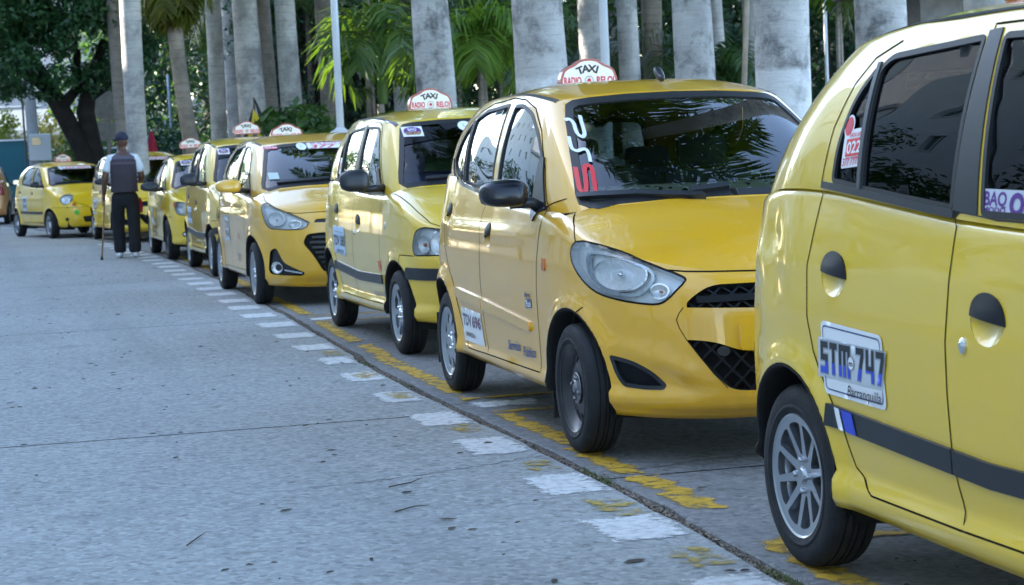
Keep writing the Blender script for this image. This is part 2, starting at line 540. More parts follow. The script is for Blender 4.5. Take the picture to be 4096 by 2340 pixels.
    # --- making half meshes into objects
    def emit(s, name, V, F, m, hint=None, sides='both', parent=None, smooth=True, paint=False, key=None, sharp=None, cnorm=None):
        """sides: 'both' -> two objects; 'weld' -> one object over the centre line; 'vis' -> visible side only."""
        V = np.asarray(V, float); F = [tuple(f) for f in F]
        out = []
        def mk(V3, F3, H3):
            me = mesh(name, V3, F3, m, smooth, hint=H3, sharp=sharp)
            return me
        Vr = V * np.array([-1, 1, 1]); Hr = None if hint is None else hint * np.array([-1, 1, 1])
        if sides in ('both', 'vis'): out.append(mk(Vr, F, Hr))
        if sides in ('both',): out.append(mk(V, F, hint))
        if sides == 'weld':
            n = len(V); V2 = np.concatenate([Vr, V]); F2 = list(F) + [tuple(i + n for i in f[::-1]) for f in F]
            H2 = None if hint is None else np.concatenate([Hr, hint])
            me = mesh(name, V2, F2, m, smooth)
            bm = bmesh.new(); bm.from_mesh(me); bmesh.ops.remove_doubles(bm, verts=bm.verts[:], dist=2e-4); bm.to_mesh(me); bm.free()
            if hint is not None:
                t = 0
                for p in me.polygons:
                    h = H2[np.argmin(((V2 - np.array(p.center))**2).sum(1))] if len(V2) < 4000 else (0, 0, 0)
                    t += p.normal.dot(Vector(h)) * p.area
                    if abs(t) > .02: break
                if t < 0: me.flip_normals()
            if sharp is not None: me.set_sharp_from_angle(angle=math.radians(sharp))
            out.append(me)
        nodes = []
        for k, me in enumerate(out):
            nd = dict(name=name, mesh=me, key=key, parent=None, side=k)
            if parent is not None:
                pl = parent if isinstance(parent, list) else [parent]
                nd['parent'] = pl[min(k, len(pl) - 1)]
            s.nodes.append(nd); nodes.append(nd)
        return nodes

    def patch(s, fr, poly, off=.003, thick=0., step=.03, holes=()):
        poly = densify(poly, step); loops = [poly] + [densify(h, step) for h in holes]
        P = []; E = []
        for lp in loops:
            b = len(P); P += lp; E += [(b + i, b + (i + 1) % len(lp)) for i in range(len(lp))]
        xs = [p[0] for p in poly]; ys = [p[1] for p in poly]
        g = []
        y = min(ys) + step * .5; r = 0
        while y < max(ys):
            x = min(xs) + step * (.25 + .5 * (r % 2))
            while x < max(xs): g.append((x, y)); x += step
            y += step * .87; r += 1
        if g:
            g = np.array(g); ok = inside(g, poly)
            for h in holes: ok &= ~inside(g, list(h))
            d, _ = closest_on_poly(g, poly); ok &= d > step * .4
            for h in holes:
                d, _ = closest_on_poly(g, list(h)); ok &= d > step * .4
            P += [tuple(q) for q in g[ok]]
        vo, eo, fo, ov, oe, of = delaunay_2d_cdt([Vector(p) for p in P], E, [], 0, 1e-6)
        vo = np.array([(v.x, v.y) for v in vo])
        cen = np.array([vo[list(f)].mean(0) for f in fo]); ok = inside(cen, poly)
        for h in holes: ok &= ~inside(cen, list(h))
        F = [tuple(f) for f, k in zip(fo, ok) if k]
        V, N = s.cast_many(fr, vo, off)
        if thick:
            cnt = {}
            for f in F:
                for i in range(3):
                    e = (f[i], f[(i + 1) % 3]); cnt[tuple(sorted(e))] = cnt.get(tuple(sorted(e)), []) + [e]
            be = [v[0] for v in cnt.values() if len(v) == 1]
            n = len(V); low = V - N * thick
            V = np.concatenate([V, low]); N2 = np.concatenate([N, N])
            F = F + [(b, a, a + n, b + n) for a, b in be]
            N = N2
        return V, F, N

    def strip(s, fr, line, width=.006, off=.001, thick=0., step=.03, closed=False, taper=False):
        """A ribbon that follows a 2D polyline on the body."""
        P = [np.array(p, float) for p in line]
        Q = []
        m = len(P)
        for i in range(m if closed else m - 1):
            a, b = P[i], P[(i + 1) % m]; k = max(1, int(math.ceil(np.linalg.norm(b - a) / step)))
            for j in range(k): Q.append(a + (b - a) * j / k)
        if not closed: Q.append(P[-1])
        n = len(Q); Q = np.array(Q)
        L = []; Rr = []
        for i in range(n):
            a = Q[i - 1] if (i > 0 or closed) else Q[i]; b = Q[(i + 1) % n] if (i < n - 1 or closed) else Q[i]
            t = b - a; t /= np.linalg.norm(t) + 1e-9; nn = np.array([-t[1], t[0]])
            w = width / 2 * (1 if not taper else max(.15, min(1, 4 * min(i, n - 1 - i) / n)))
            L.append(Q[i] + nn * w); Rr.append(Q[i] - nn * w)
        VL, NL = s.cast_many(fr, L, off); VR, NR = s.cast_many(fr, Rr, off)
        V = [VL, VR]; N = [NL, NR]
        if thick:
            V += [VL - NL * thick, VR - NR * thick]; N += [NL, NR]
        V = np.concatenate(V); N = np.concatenate(N); F = []
        for i in range(n if closed else n - 1):
            j = (i + 1) % n
            F.append((i, j, n + j, n + i))
            if thick:
                F.append((2 * n + i, 2 * n + j, j, i)); F.append((n + i, n + j, 3 * n + j, 3 * n + i))
        if thick and not closed:
            for i in (0, n - 1): F.append((i, n + i, 3 * n + i, 2 * n + i))
        return V, F, N

    def put_patch(s, name, fr, poly, m, off=.003, thick=0., step=.03, holes=(), **kw):
        V, F, N = s.patch(fr, poly, off, thick, step, holes)
        return s.emit(name, V, F, m, hint=N, sharp=40 if thick else None, **kw)
    def put_strip(s, name, fr, line, m, width=.006, off=.001, thick=0., step=.03, closed=False, taper=False, **kw):
        V, F, N = s.strip(fr, line, width, off, thick, step, closed, taper)
        return s.emit(name, V, F, m, hint=N, sharp=40 if thick else None, **kw)
    def put_strips(s, name, fr, lines, m, width=.006, off=.001, thick=0., step=.03, **kw):
        VV = []; FF = []; NN = []; b = 0
        for ln in lines:
            V, F, N = s.strip(fr, ln, width, off, thick, step)
            VV.append(V); NN.append(N); FF += [tuple(i + b for i in f) for f in F]; b += len(V)
        return s.emit(name, np.concatenate(VV), FF, m, hint=np.concatenate(NN), sharp=40 if thick else None, **kw)

    def shell(s):
        """Turns what is left of the skin into body, hood, doors ... objects with shared normals."""
        used = {}
        # vertex normals of the welded whole
        n = len(s.V)
        Vr = s.V * np.array([-1, 1, 1])
        allv = np.concatenate([Vr, s.V]); key = {}
        remap = np.zeros(2 * n, int)
        rnd = np.round(allv / 2e-4).astype(int)
        for i in range(2 * n):
            k = tuple(rnd[i]); remap[i] = key.setdefault(k, i)
        VN = np.zeros((2 * n, 3))
        FA = np.concatenate([s.F, s.F[:, ::-1] + n])
        p = allv[FA]; fn = np.cross(p[:, 2] - p[:, 0], p[:, 3] - p[:, 1])
        for k in range(4): np.add.at(VN, remap[FA[:, k]], fn)
        VN /= np.linalg.norm(VN, axis=1)[:, None] + 1e-12
        FR = remap[FA].tolist(); nf = len(s.F)
        names = {'L': 'body', 'R': 'roof', 'G': 'body', 'H': 'hood'}
        groups = {}
        for k, (f, t) in enumerate(zip(FR, list(s.tags) + list(s.tags))):
            if t[0] == '-': continue
            nm = names.get(t, t)
            if nm.startswith('door'): nm = nm + ('/1' if k >= nf else '/0')
            groups.setdefault(nm, []).append(f)
        res = {}
        for nm, fs in groups.items():
            ids = sorted(set(i for f in fs for i in f)); mp = {j: k for k, j in enumerate(ids)}
            me = bpy.data.meshes.new(nm.split('/')[0])
            F2 = []
            for f in fs:
                g = []
                for i in f:
                    if not g or mp[i] != g[-1]: g.append(mp[i])
                if g[0] == g[-1]: g.pop()
                if len(set(g)) >= 3 and len(set(g)) == len(g): F2.append(g)
            me.from_pydata([tuple(allv[i]) for i in ids], [], F2); me.update()
            nor = VN[ids]
            pn = np.zeros(len(me.polygons) * 3, 'f'); me.polygons.foreach_get('normal', pn); pn = pn.reshape(-1, 3)
            t = float((pn * nor[[g[0] for g in F2]]).sum())
            # orient outwards: the visible half's normals should point away from the car's middle line
            cen = np.array([0, 1.0, .6])
            o = float((VN[ids] * (allv[ids] - cen)).sum())
            if o < 0: nor = -nor
            if (t < 0) != (o < 0): me.flip_normals()
            me.polygons.foreach_set('use_smooth', [True] * len(me.polygons))
            me.normals_split_custom_set_from_vertices([tuple(x) for x in nor])
            me.materials.append(PAINT)
            base = nm.split('/')[0]
            pretty = {'door_f': 'front_door', 'door_r': 'rear_door'}.get(base, base)
            nd = dict(name=pretty, mesh=me, key='paint', parent=None, side=0)
            s.nodes.append(nd); res[nm] = nd
        s.shellnodes = res
        return res

def instantiate(nodes, root, over):
    """Create objects for a model's nodes below root; over = {key or name: material}."""
    objs = {}
    for i, nd in enumerate(nodes):
        o = bpy.data.objects.new(nd['name'], nd['mesh']); COL.objects.link(o)
        objs[id(nd)] = o
    for nd in nodes:
        o = objs[id(nd)]
        o.parent = objs[id(nd['parent'])] if nd['parent'] is not None else root
        if nd.get('loc'): o.location = nd['loc']
        if nd.get('rot'): o.rotation_euler = nd['rot']
        m = over.get(nd.get('key')) if nd.get('key') else None
        if m is not None:
            o.material_slots[0].link = 'OBJECT'; o.material_slots[0].material = m
    return objs

# ------------------------------------------------------------------ text
_tcache = {}
def text2d(txt, size=1., bold=0., shear=0., space=1., align='CENTER', stretch=1.):
    """Triangulated text outline as 2D arrays, centred on the origin, height scaled so that capitals are `size` tall."""
    ck = (txt, bold, shear, space)
    if ck not in _tcache:
        cu = bpy.data.curves.new('txt', 'FONT'); cu.body = txt; cu.size = 1; cu.align_x = align; cu.offset = bold; cu.shear = shear; cu.space_character = space
        cu.resolution_u = 3
        o = bpy.data.objects.new('txt', cu)
        me = o.to_mesh()
        bm = bmesh.new(); bm.from_mesh(me); bmesh.ops.triangulate(bm, faces=bm.faces[:])
        bm.verts.ensure_lookup_table()
        _tcache[ck] = (np.array([(v.co.x, v.co.y) for v in bm.verts]), [tuple(v.index for v in f.verts) for f in bm.faces])
        bm.free(); o.to_mesh_clear(); bpy.data.objects.remove(o); bpy.data.curves.remove(cu)
    V, F = _tcache[ck]; V = V.copy()
    V[:, 1] -= .35
    V *= size / .7; V[:, 0] *= stretch
    return V, F

def fit_text(txt, width, height, **kw):
    V, F = text2d(txt, height, **kw)
    kw0 = dict(kw); kw0['bold'] = 0.
    V0, _ = text2d(txt, height, **kw0)
    w = V0[:, 0].max() - V0[:, 0].min(); c = (V0[:, 0].max() + V0[:, 0].min()) / 2
    V[:, 0] = (V[:, 0] - c) * width / w
    return V, F
# ------------------------------------------------------------------ wheels
def rim_face(name, R, holes, prof, m, thick=.012, n=72):
    out = [(R * math.cos(2 * math.pi * k / n), R * math.sin(2 * math.pi * k / n)) for k in range(n)]
    loops = [out] + holes; P = []; E = []
    for lp in loops:
        b = len(P); P += lp; E += [(b + i, b + (i + 1) % len(lp)) for i in range(len(lp))]
    for r in np.linspace(0.012, R * .94, 9):
        k = max(6, int(2 * math.pi * r / .018))
        for j in range(k):
            q = (r * math.cos(2 * math.pi * j / k), r * math.sin(2 * math.pi * j / k))
            ok = True
            for h in holes:
                if inside([q], h)[0] or closest_on_poly([q], h)[0][0] < .005: ok = False; break
            if ok: P.append(q)
    vo, eo, fo, a, b, c = delaunay_2d_cdt([Vector(p) for p in P], E, [], 0, 1e-6)
    vo = np.array([(v.x, v.y) for v in vo]); cen = np.array([vo[list(f)].mean(0) for f in fo])
    ok = np.ones(len(fo), bool)
    for h in holes: ok &= ~inside(cen, h)
    F = [tuple(f) for f, k in zip(fo, ok) if k]
    r = np.linalg.norm(vo, axis=1)
    x = np.interp(r, [p[0] for p in prof], [p[1] for p in prof])
    V = np.stack([-x, vo[:, 0], vo[:, 1]], 1)
    cnt = {}
    for f in F:
        for i in range(3):
            e = (f[i], f[(i + 1) % 3]); cnt.setdefault(tuple(sorted(e)), []).append(e)
    be = [v[0] for v in cnt.values() if len(v) == 1]
    k = len(V); V = np.concatenate([V, V + np.array([thick, 0, 0])]); F += [(b, a, a + k, b + k) for a, b in be]
    return V, F

def wheel_nodes(kind, R=.272, W=.158, rr=.178):
    nodes = []
    mb = MB()
    h = W / 2
    half = [(-h + .018, rr - .004), (-h + .006, rr + .008), (-h + .001, rr + .022), (-h - .0015, rr + .025), (-h - .001, rr + .031), (-h + .001, rr + .034), (-h, rr + .045), (-h + .002, R - .028), (-h + .012, R - .011), (-h + .026, R - .003), (-h + .036, R - .0015)]
    g1, g2 = -h + .042, -.012
    half += [(g1, R - .001), (g1 + .001, R - .008), (g1 + .006, R - .008), (g1 + .007, R - .0005), (g2, R), (g2 + .001, R - .008), (g2 + .007, R - .008), (g2 + .008, R)]
    prof = half + [(-a, r) for a, r in half[::-1]]
    mb.lathe(prof, 72, 'x')
    ty = mb.mesh('tyre', TYRE, sharp=35)
    holes = []
    if kind == 'alloy10':
        for k in range(10):
            t = 2 * math.pi * k / 10 + .31; sw = .010
            r0, r1 = .062, rr - .024
            p = []
            for s_, r in ((-1, r0), (-1, r1), (1, r1), (1, r0)):
                hw = math.pi / 10 - (sw + (.004 if r == r0 else 0)) / r
                if hw < .03: hw = .03
                p.append((r * math.cos(t + s_ * hw), r * math.sin(t + s_ * hw)))
            p2 = [p[0], p[1]] + [((r1 + .004) * math.cos(t + a), (r1 + .004) * math.sin(t + a)) for a in (-.15, -.05, .05, .15)] + [p[2], p[3]]
            holes.append(round_poly(p2, .004, 2))
        prof_ = [(0, .050), (.03, .052), (.055, .050), (.11, .055), (rr - .026, .064), (rr - .016, .068), (rr, .070)]; m = SILVER; th = .022
    elif kind == 'steel':
        for k in range(10):
            t = 2 * math.pi * k / 10; c = (.122 * math.cos(t), .122 * math.sin(t))
            holes.append([(c[0] + (.016 * math.cos(a) * math.cos(t) - .0125 * math.sin(a) * math.sin(t)), c[1] + (.016 * math.cos(a) * math.sin(t) + .0125 * math.sin(a) * math.cos(t))) for a in np.linspace(0, 2 * math.pi, 11)[:-1]])
        prof_ = [(0, .052), (.028, .052), (.034, .046), (.06, .045), (.078, .050), (.095, .046), (.14, .030), (.155, .034), (rr - .012, .060), (rr, .068)]; m = STEELBLK; th = .006
    elif kind == 'cover':
        for k in range(8):
            t = 2 * math.pi * k / 8
            p = [(.095, -.10), (.145, -.16), (.15, 0), (.145, .16), (.095, .10)]
            holes.append(round_poly([(r * math.cos(t + a), r * math.sin(t + a)) for r, a in p], .008, 3))
        prof_ = [(0, .056), (.05, .060), (.09, .062), (.15, .056), (rr - .008, .068), (rr, .070)]; m = SILVER; th = .010
    else:
        for k in range(6):
            t = 2 * math.pi * k / 6
            p = [(.065, -.16), (.10, -.36), (.145, -.36), (.152, 0), (.145, .36), (.10, .36), (.065, .16)]
            holes.append(round_poly([(r * math.cos(t + a), r * math.sin(t + a)) for r, a in p], .012, 3))
        prof_ = [(0, .048), (.05, .050), (.11, .052), (.15, .060), (rr - .014, .066), (rr, .070)]; m = SILVER; th = .018
    V, F = rim_face('rim', rr, holes, prof_, m, th)
    b2 = MB(); b2.add(V, F)
    b2.lathe([(-.070, rr), (-.074, rr + .006), (-.066, rr + .008), (-.060, rr - .010), (-.03, rr - .022), (.02, rr - .024), (.07, rr - .004)], 64, 'x')
    rim = b2.mesh('rim', m, sharp=32, recalc=False)
    bm = bmesh.new(); bm.from_mesh(rim); bmesh.ops.recalc_face_normals(bm, faces=bm.faces[:]); bm.to_mesh(rim); bm.free()
    hub = MB()
    hub.lathe([(-.062 if kind != 'steel' else -.066, .001), (-.062 if kind != 'steel' else -.066, .020), (-.055, .026), (-.045, .027)], 20, 'x')
    for k in range(4):
        t = math.pi / 4 + k * math.pi / 2; c = (0, .046 * math.cos(t), .046 * math.sin(t))
        hub.lathe([(-.066, .001), (-.066, .007), (-.062, .0095), (-.040, .0095)], 8, 'x', c)
    if kind == 'steel':
        hub.lathe([(-.0535, .066), (-.056, .064), (-.0565, .040), (-.060, .034), (-.066, .030)], 28, 'x')
    hubm = hub.mesh('hub_cap', mat('hub_steel', (.20, .20, .21), rough=.38, metal=.8) if kind == 'steel' else (CHROME if kind != 'alloy10' else SILVER), sharp=40)
    back = MB(); back.lathe([(-.018, .001), (-.018, .118), (.0, .12), (.0, .15), (.06, .15)], 40, 'x')
    bk = back.mesh('brake_disc', mat('brake_iron', (.012, .012, .012), rough=.8, metal=.0), sharp=30)
    w = dict(name='wheel', mesh=rim, key=None, parent=None, side=0)
    return [w, dict(name='tyre', mesh=ty, key=None, parent=w, side=0), dict(name='hub_cap', mesh=hubm, key=None, parent=w, side=0), dict(name='brake_disc', mesh=bk, key=None, parent=w, side=0)]

_WH = {}
def add_wheels(nodes, specs):
    """specs: [(x, y, kind, R)]"""
    for x, y, kind, R in specs:
        if (kind, R) not in _WH: _WH[(kind, R)] = wheel_nodes(kind, R, rr=.178 if R < .28 else .19)
        mp = {}
        for nd in _WH[(kind, R)]:
            c = dict(nd); mp[id(nd)] = c
            c['parent'] = mp[id(nd['parent'])] if nd['parent'] is not None else None
            if c['parent'] is None:
                c['loc'] = (x, y, R); c['rot'] = (random.uniform(0, 6), 0, 0) if x < 0 else (random.uniform(0, 6), 0, math.pi)
            nodes.append(c)

def super_ellipsoid(c, r, e=2.6, n=20, m=14, shear=(0, 0)):
    V = []; F = []
    pw = lambda x: math.copysign(abs(x)**(2 / e), x)
    for i in range(m + 1):
        p = -math.pi / 2 + math.pi * i / m
        for k in range(n):
            q = 2 * math.pi * k / n
            x, y, z = pw(math.cos(p)) * pw(math.cos(q)), pw(math.cos(p)) * pw(math.sin(q)), pw(math.sin(p))
            V.append((c[0] + r[0] * x + shear[0] * z, c[1] + r[1] * y + shear[1] * z, c[2] + r[2] * z))
    for i in range(m):
        for k in range(n):
            k2 = (k + 1) % n; F.append((i * n + k, i * n + k2, (i + 1) * n + k2, (i + 1) * n + k))
    return V, F

# ------------------------------------------------------------------ features shared by all cars
def common(b):
    sp = b.sp
    S = R90
    # wheel openings
    for (ya, za, ra, am) in sp['arches']:
        ring = [(ya + ra * math.cos(t), za + ra * math.sin(t)) for t in np.linspace(0, 2 * math.pi, 73)[:-1]]
        b.cut(S, ring, ('L',), '-arch', thr=.012)
        CC = b.V[b.F].mean(1); b.tags[(b.tags == 'L') & (np.hypot(CC[:, 1] - ya, CC[:, 2] - za) < ra - .004) & (CC[:, 0] > .5)] = '-arch'
    # windows
    for nm, poly in sp['windows']:
        b.cut(S, poly, ('G',), '-win', thr=.010)
    b.cut(0., sp['ws'], ('G', 'R'), '-ws', thr=.010)
    b.cut(math.pi, [(-a, z) for a, z in sp['rw']], ('G', 'R'), '-rw', thr=.010)
    for fr, poly in sp.get('openings', []):
        b.cut(fr, poly, ('L', 'H'), '-open', thr=.009)
    handle_pos = sp.get('handles', [])
    hw, hh = sp.get('handle_size', (.055, .04))
    cups = []
    for (y, z) in handle_pos:
        cup = [(y + hw * .98 * math.cos(t), z - hh * .25 + hh * 1.35 * math.sin(t)) for t in np.linspace(0, 2 * math.pi, 25)[:-1]]
        b.cut(S, cup, ('L',), '-cup', thr=.008); cups.append(cup)
    b.cut(S, sp['door_f'], ('L', 'G'), 'door_f', snap=False)
    b.cut(S, sp['door_r'], ('L', 'G'), 'door_r', snap=False)
    for tg in sp.get('bumper_top', []): pass
    # front bumper: faces ahead of the line
    fi = [i for i, t in enumerate(b.tags) if t == 'L']
    CC = b.V[b.F].mean(1)
    for i in fi:
        c = CC[i]
        if c[1] < sp['bumper_y'] and c[2] < np.interp(c[1], [p[0] for p in sp['bumper_line']], [p[1] for p in sp['bumper_line']]):
            b.tags[i] = 'front_bumper'
        if c[1] > sp.get('rbumper_y', 2.55) and c[2] < sp.get('rbumper_z', .55): b.tags[i] = 'rear_bumper'
    # arch lips: short return flange behind every arch edge
    lips = []
    for (ya, za, ra, am) in sp['arches']:
        n = 40; V = []; F = []
        ts = np.linspace(-.35, math.pi + .35, n)
        for t in ts:
            y, z = ya + ra * math.cos(t), za + ra * math.sin(t)
            l, nn = b.cast(S, y, max(z, .16))
            for k, (dx, dr) in enumerate(((.002, -.001), (.0, -.010), (-.02, -.012), (-.22, .03), (-.30, .03))):
                r2 = ra + dr
                V.append((max(.30, l[0] + dx), ya + r2 * math.cos(t), za + r2 * math.sin(t)))
        for i in range(n - 1):
            for k in range(4): F.append((i * 5 + k, i * 5 + k + 1, (i + 1) * 5 + k + 1, (i + 1) * 5 + k))
        Vn = np.array(V); hint = np.stack([np.zeros(len(V)), -(Vn[:, 1] - ya), -(Vn[:, 2] - za)], 1)
        b.emit('wheel_well', Vn, F, UNDER, hint=hint)
    sh = b.shell()
    bodyn = sh['body']
    dn = {'f': [sh['door_f/0'], sh['door_f/1']], 'r': [sh['door_r/0'], sh['door_r/1']]}
    # glass and seals
    for nm, poly in sp['windows']:
        par = dn['f'] if nm.startswith('front') else dn['r']
        b.put_patch('side_window', S, offset_poly(poly, .006), WINGLASS, off=-.006, step=.045, key='sideglass', parent=par)
        b.put_strip('window_seal', S, poly, RUBBER, width=sp.get('seal', .016), off=.003, thick=.012, step=.03, closed=True, parent=par)
    wsl = sp['ws']
    b.put_patch('windshield', 0., offset_half(wsl, .006), WSGLASS, off=-.004, step=.05, key='wsglass', sides='weld')
    ln = open_half(wsl)
    b.put_strip('windshield_seal', 0., ln, RUBBER, width=.028, off=.002, thick=.01, step=.03, sides='weld')
    if sp.get('sunband'):
        z0 = sp['sunband']
        top = [p for p in wsl if p[1] >= z0]
    rwl = [(-a, z) for a, z in sp['rw']]
    b.put_patch('rear_window', math.pi, offset_half(rwl, .006), WINGLASS, off=-.004, step=.05, key='sideglass', sides='weld')
    b.put_strip('rear_window_seal', math.pi, open_half(rwl), RUBBER, width=.024, off=.002, thick=.01, step=.03, sides='weld')
    # panel gaps, and the bumper crease drawn as a dark line
    for nm, fr, line, cl in sp['gaps']:
        par = None
        b.put_strip(nm, fr, line, SEAM, width=.0028 if nm == 'bumper_crease' else .0055, off=.0012, step=.025, closed=cl, sides='both' if fr != 'top' or not nm.startswith('hood') else 'both')
    b.put_strips('belt_moulding', S, [sp['belt']], BLACK, width=sp.get('beltw', .020), off=.006, thick=.02, step=.03)
    b.put_strip('roof_moulding', 'top', sp['roofstrip'], BLACK, width=.022, off=.003, thick=.01, step=.04)
    if sp.get('bpillar'):
        b.put_patch('pillar_trim', S, sp['bpillar'], BLACK, off=.004, thick=.01, step=.03)
    # handles
    for (y, z), cup, key in zip(handle_pos, cups, 'rfrf'):
        par = dn[key]
        dep = lambda a, q, y=y, z=z: -.0 - .026 * max(0., 1 - ((a - y) / hw)**2 - ((q - (z - hh * .25)) / (hh * 1.35))**2)
        b.put_patch('handle_cup', S, cup, PAINT, off=dep, step=.010, key='paint', parent=par)
        tilt = sp.get('handle_tilt', .10)
        half = [(y + hw * 1.03 * math.cos(t), z - hh * .25 + hh * 1.40 * math.sin(t) + tilt * hw * math.cos(t)) for t in np.linspace(-.02, math.pi + .02, 21)]
        dome = lambda a, q, y=y, z=z: .003 + .009 * max(0., 1 - ((a - y) / hw)**2) * min(1, max(0., (z + hh * 1.15 - q) / (hh)))
        hn = b.put_patch('door_handle', S, half, mat('handle_black', (.010, .011, .014), rough=.45, spec=.25), off=dome, thick=.014, step=.012, parent=par, key='handle')
    # mirror
    my, mz, mx = sp['mirror']; ms = sp.get('mirror_size', (.095, .055, .062))
    V, F = super_ellipsoid((mx, my, mz), ms, 3.0, 24, 16, shear=(.0, .012))
    V = np.array(V)
    # flatten the glass side (faces rearwards, +y) and taper outwards
    V[:, 1] = np.minimum(V[:, 1], my + ms[1] * .72)
    k = (V[:, 0] - (mx - ms[0])) / (2 * ms[0]); V[:, 2] = mz + (V[:, 2] - mz) * (1.06 - .16 * k); V[:, 1] += .045 * (1 - k) * -.2
    mn = b.emit('wing_mirror', V, F, BLACK, hint=V - np.array([mx, my, mz]), key='mirror')
    gl = [(mx + a * ms[0] * .86, my + ms[1] * .725 , mz + c * ms[2] * .84) for a, c in round_poly([(-1, -1), (1, -1), (1, 1), (-1, 1)], .5)]
    b.emit('mirror_glass', gl, [tuple(range(len(gl)))], CHROME, parent=mn, hint=np.tile([0, 1, 0], (len(gl), 1)), smooth=False)
    arm = MB(); bx = sp['mirror_base']
    arm.tube([(bx[0] - .02, bx[1], bx[2]), ((bx[0] + mx - ms[0]) / 2, (bx[1] + my) / 2, mz - ms[2] * .75), (mx - ms[0] * .3, my - .005, mz - ms[2] * .80)], [.030, .026, .022], 10)
    b.emit('mirror_arm', arm.v, arm.f, BLACK, parent=mn)
    if sp.get('sail'):
        b.put_patch('mirror_base', S, sp['sail'], BLACK, off=.010, thick=.016, step=.03)
    # interior
    it = MB(); wb = sp['wb']
    zf = .24
    it.box((.0, wb / 2 + .05, zf), (1.20, wb + .55, .06))
    it.box((0, sp['dash_y'] - .12, sp['dash_z'] - .16), (2 * sp['dash_w'], .34, .34), bev=.05)
    it.box((0, -.05, .42), (1.0, .9, .4))
    b.nodes.append(dict(name='dashboard', mesh=it.mesh('dashboard', DASHM, sharp=40), key='dash', parent=None, side=0))
    for sx in (-1, 1):
        st = MB(); y0 = sp['seat_y']
        st.box((sx * .33, y0 + .02, .52), (.46, .5, .16), bev=.05)
        st.box((sx * .33, y0 + .30, .84), (.46, .13, .62), rot=Euler((-.18, 0, 0)), bev=.05)
        st.box((sx * .33, y0 + .385, 1.23), (.26, .09, .17), rot=Euler((-.1, 0, 0)), bev=.04)
        b.nodes.append(dict(name='seat', mesh=st.mesh('seat', SEATM, sharp=40), key='seat', parent=None, side=0))
    st = MB(); y0 = sp['seat_y'] + .85
    st.box((0, y0, .52), (1.12, .48, .18), bev=.05); st.box((0, y0 + .30, .86), (1.12, .13, .6), rot=Euler((-.2, 0, 0)), bev=.05)
    for sx in (-1, 1): st.box((sx * .33, y0 + .38, 1.20), (.25, .09, .14), rot=Euler((-.1, 0, 0)), bev=.04)
    b.nodes.append(dict(name='rear_seat', mesh=st.mesh('rear_seat', SEATM, sharp=40), key='seat', parent=None, side=0))
    sw = MB(); c = Vector((.33, sp['dash_y'] + .16, sp['dash_z'] - .02)); tl = Euler((math.radians(-62), 0, 0)).to_matrix()
    sw.tube([c + tl @ Vector((.18 * math.cos(t), .18 * math.sin(t), 0)) for t in np.linspace(0, 2 * math.pi, 29)], .014, 8, cap=False)
    sw.tube([c + tl @ Vector((-.17, 0, 0)), c, c + tl @ Vector((.17, 0, 0))], .02, 6); sw.tube([c, c + Vector((0, -.2, -.1))], .03, 8)
    b.nodes.append(dict(name='steering_wheel', mesh=sw.mesh('steering_wheel', DASHM, sharp=60), key=None, parent=None, side=0))
    ub = MB(); ub.box((0, wb / 2, .27), (1.10, wb - .68, .16)); ub.box((0, wb / 2, .22), (1.05, wb + .7, .05)); ub.box((0, -.30, .33), (1.0, .4, .24)); ub.box((0, wb + .2, .36), (1.0, .4, .22))
    ub.tube([(-.62, 0, .27), (.62, 0, .27)], .035, 8); ub.tube([(-.62, wb, .27), (.62, wb, .27)], .04, 8)
    b.nodes.append(dict(name='underbody', mesh=ub.mesh('underbody', UNDER), key=None, parent=None, side=0))
    # wipers
    for ln in sp.get('wipers', []):
        b.put_strip('wiper', 0., ln, BLACK, width=.018, off=.022, thick=.022, step=.04, sides='vis')
    return b

def offset_half(P, d):
    """Grow a half polygon that touches the line w = 0, keeping it on that line."""
    sg = 1 if max(p[0] for p in P) > .01 else -1
    Q = []
    full = [(a, z) for a, z in P if abs(a) > 1e-6]
    first = [p for p in P if abs(p[0]) <= 1e-6]
    loop = list(P)
    area = sum(loop[i][0] * loop[(i + 1) % len(loop)][1] - loop[(i + 1) % len(loop)][0] * loop[i][1] for i in range(len(loop)))
    R = offset_poly(loop, d)
    for (a, z), (ra, rz) in zip(P, R):
        Q.append((0., z + (d if z > np.mean([p[1] for p in P]) else -d)) if abs(a) <= 1e-6 else (ra, rz))
    return Q
def open_half(P):
    """The part of a half outline away from w = 0: P starts and ends on the centre line."""
    return list(P)

def mud_flap(b, y, x=.66, w=.2, z0=.10, z1=.36):
    mb = MB(); mb.box((0, 0, 0), (w, .012, z1 - z0), bev=.004)
    for sx in (-1, 1):
        V = [(sx * x + v[0], y + v[1], (z0 + z1) / 2 + v[2]) for v in mb.v]
        b.nodes.append(dict(name='mud_flap', mesh=mesh('mud_flap', V, mb.f, mat('flap_rubber', (.012, .012, .013), rough=.7), False), key=None, parent=None, side=0))

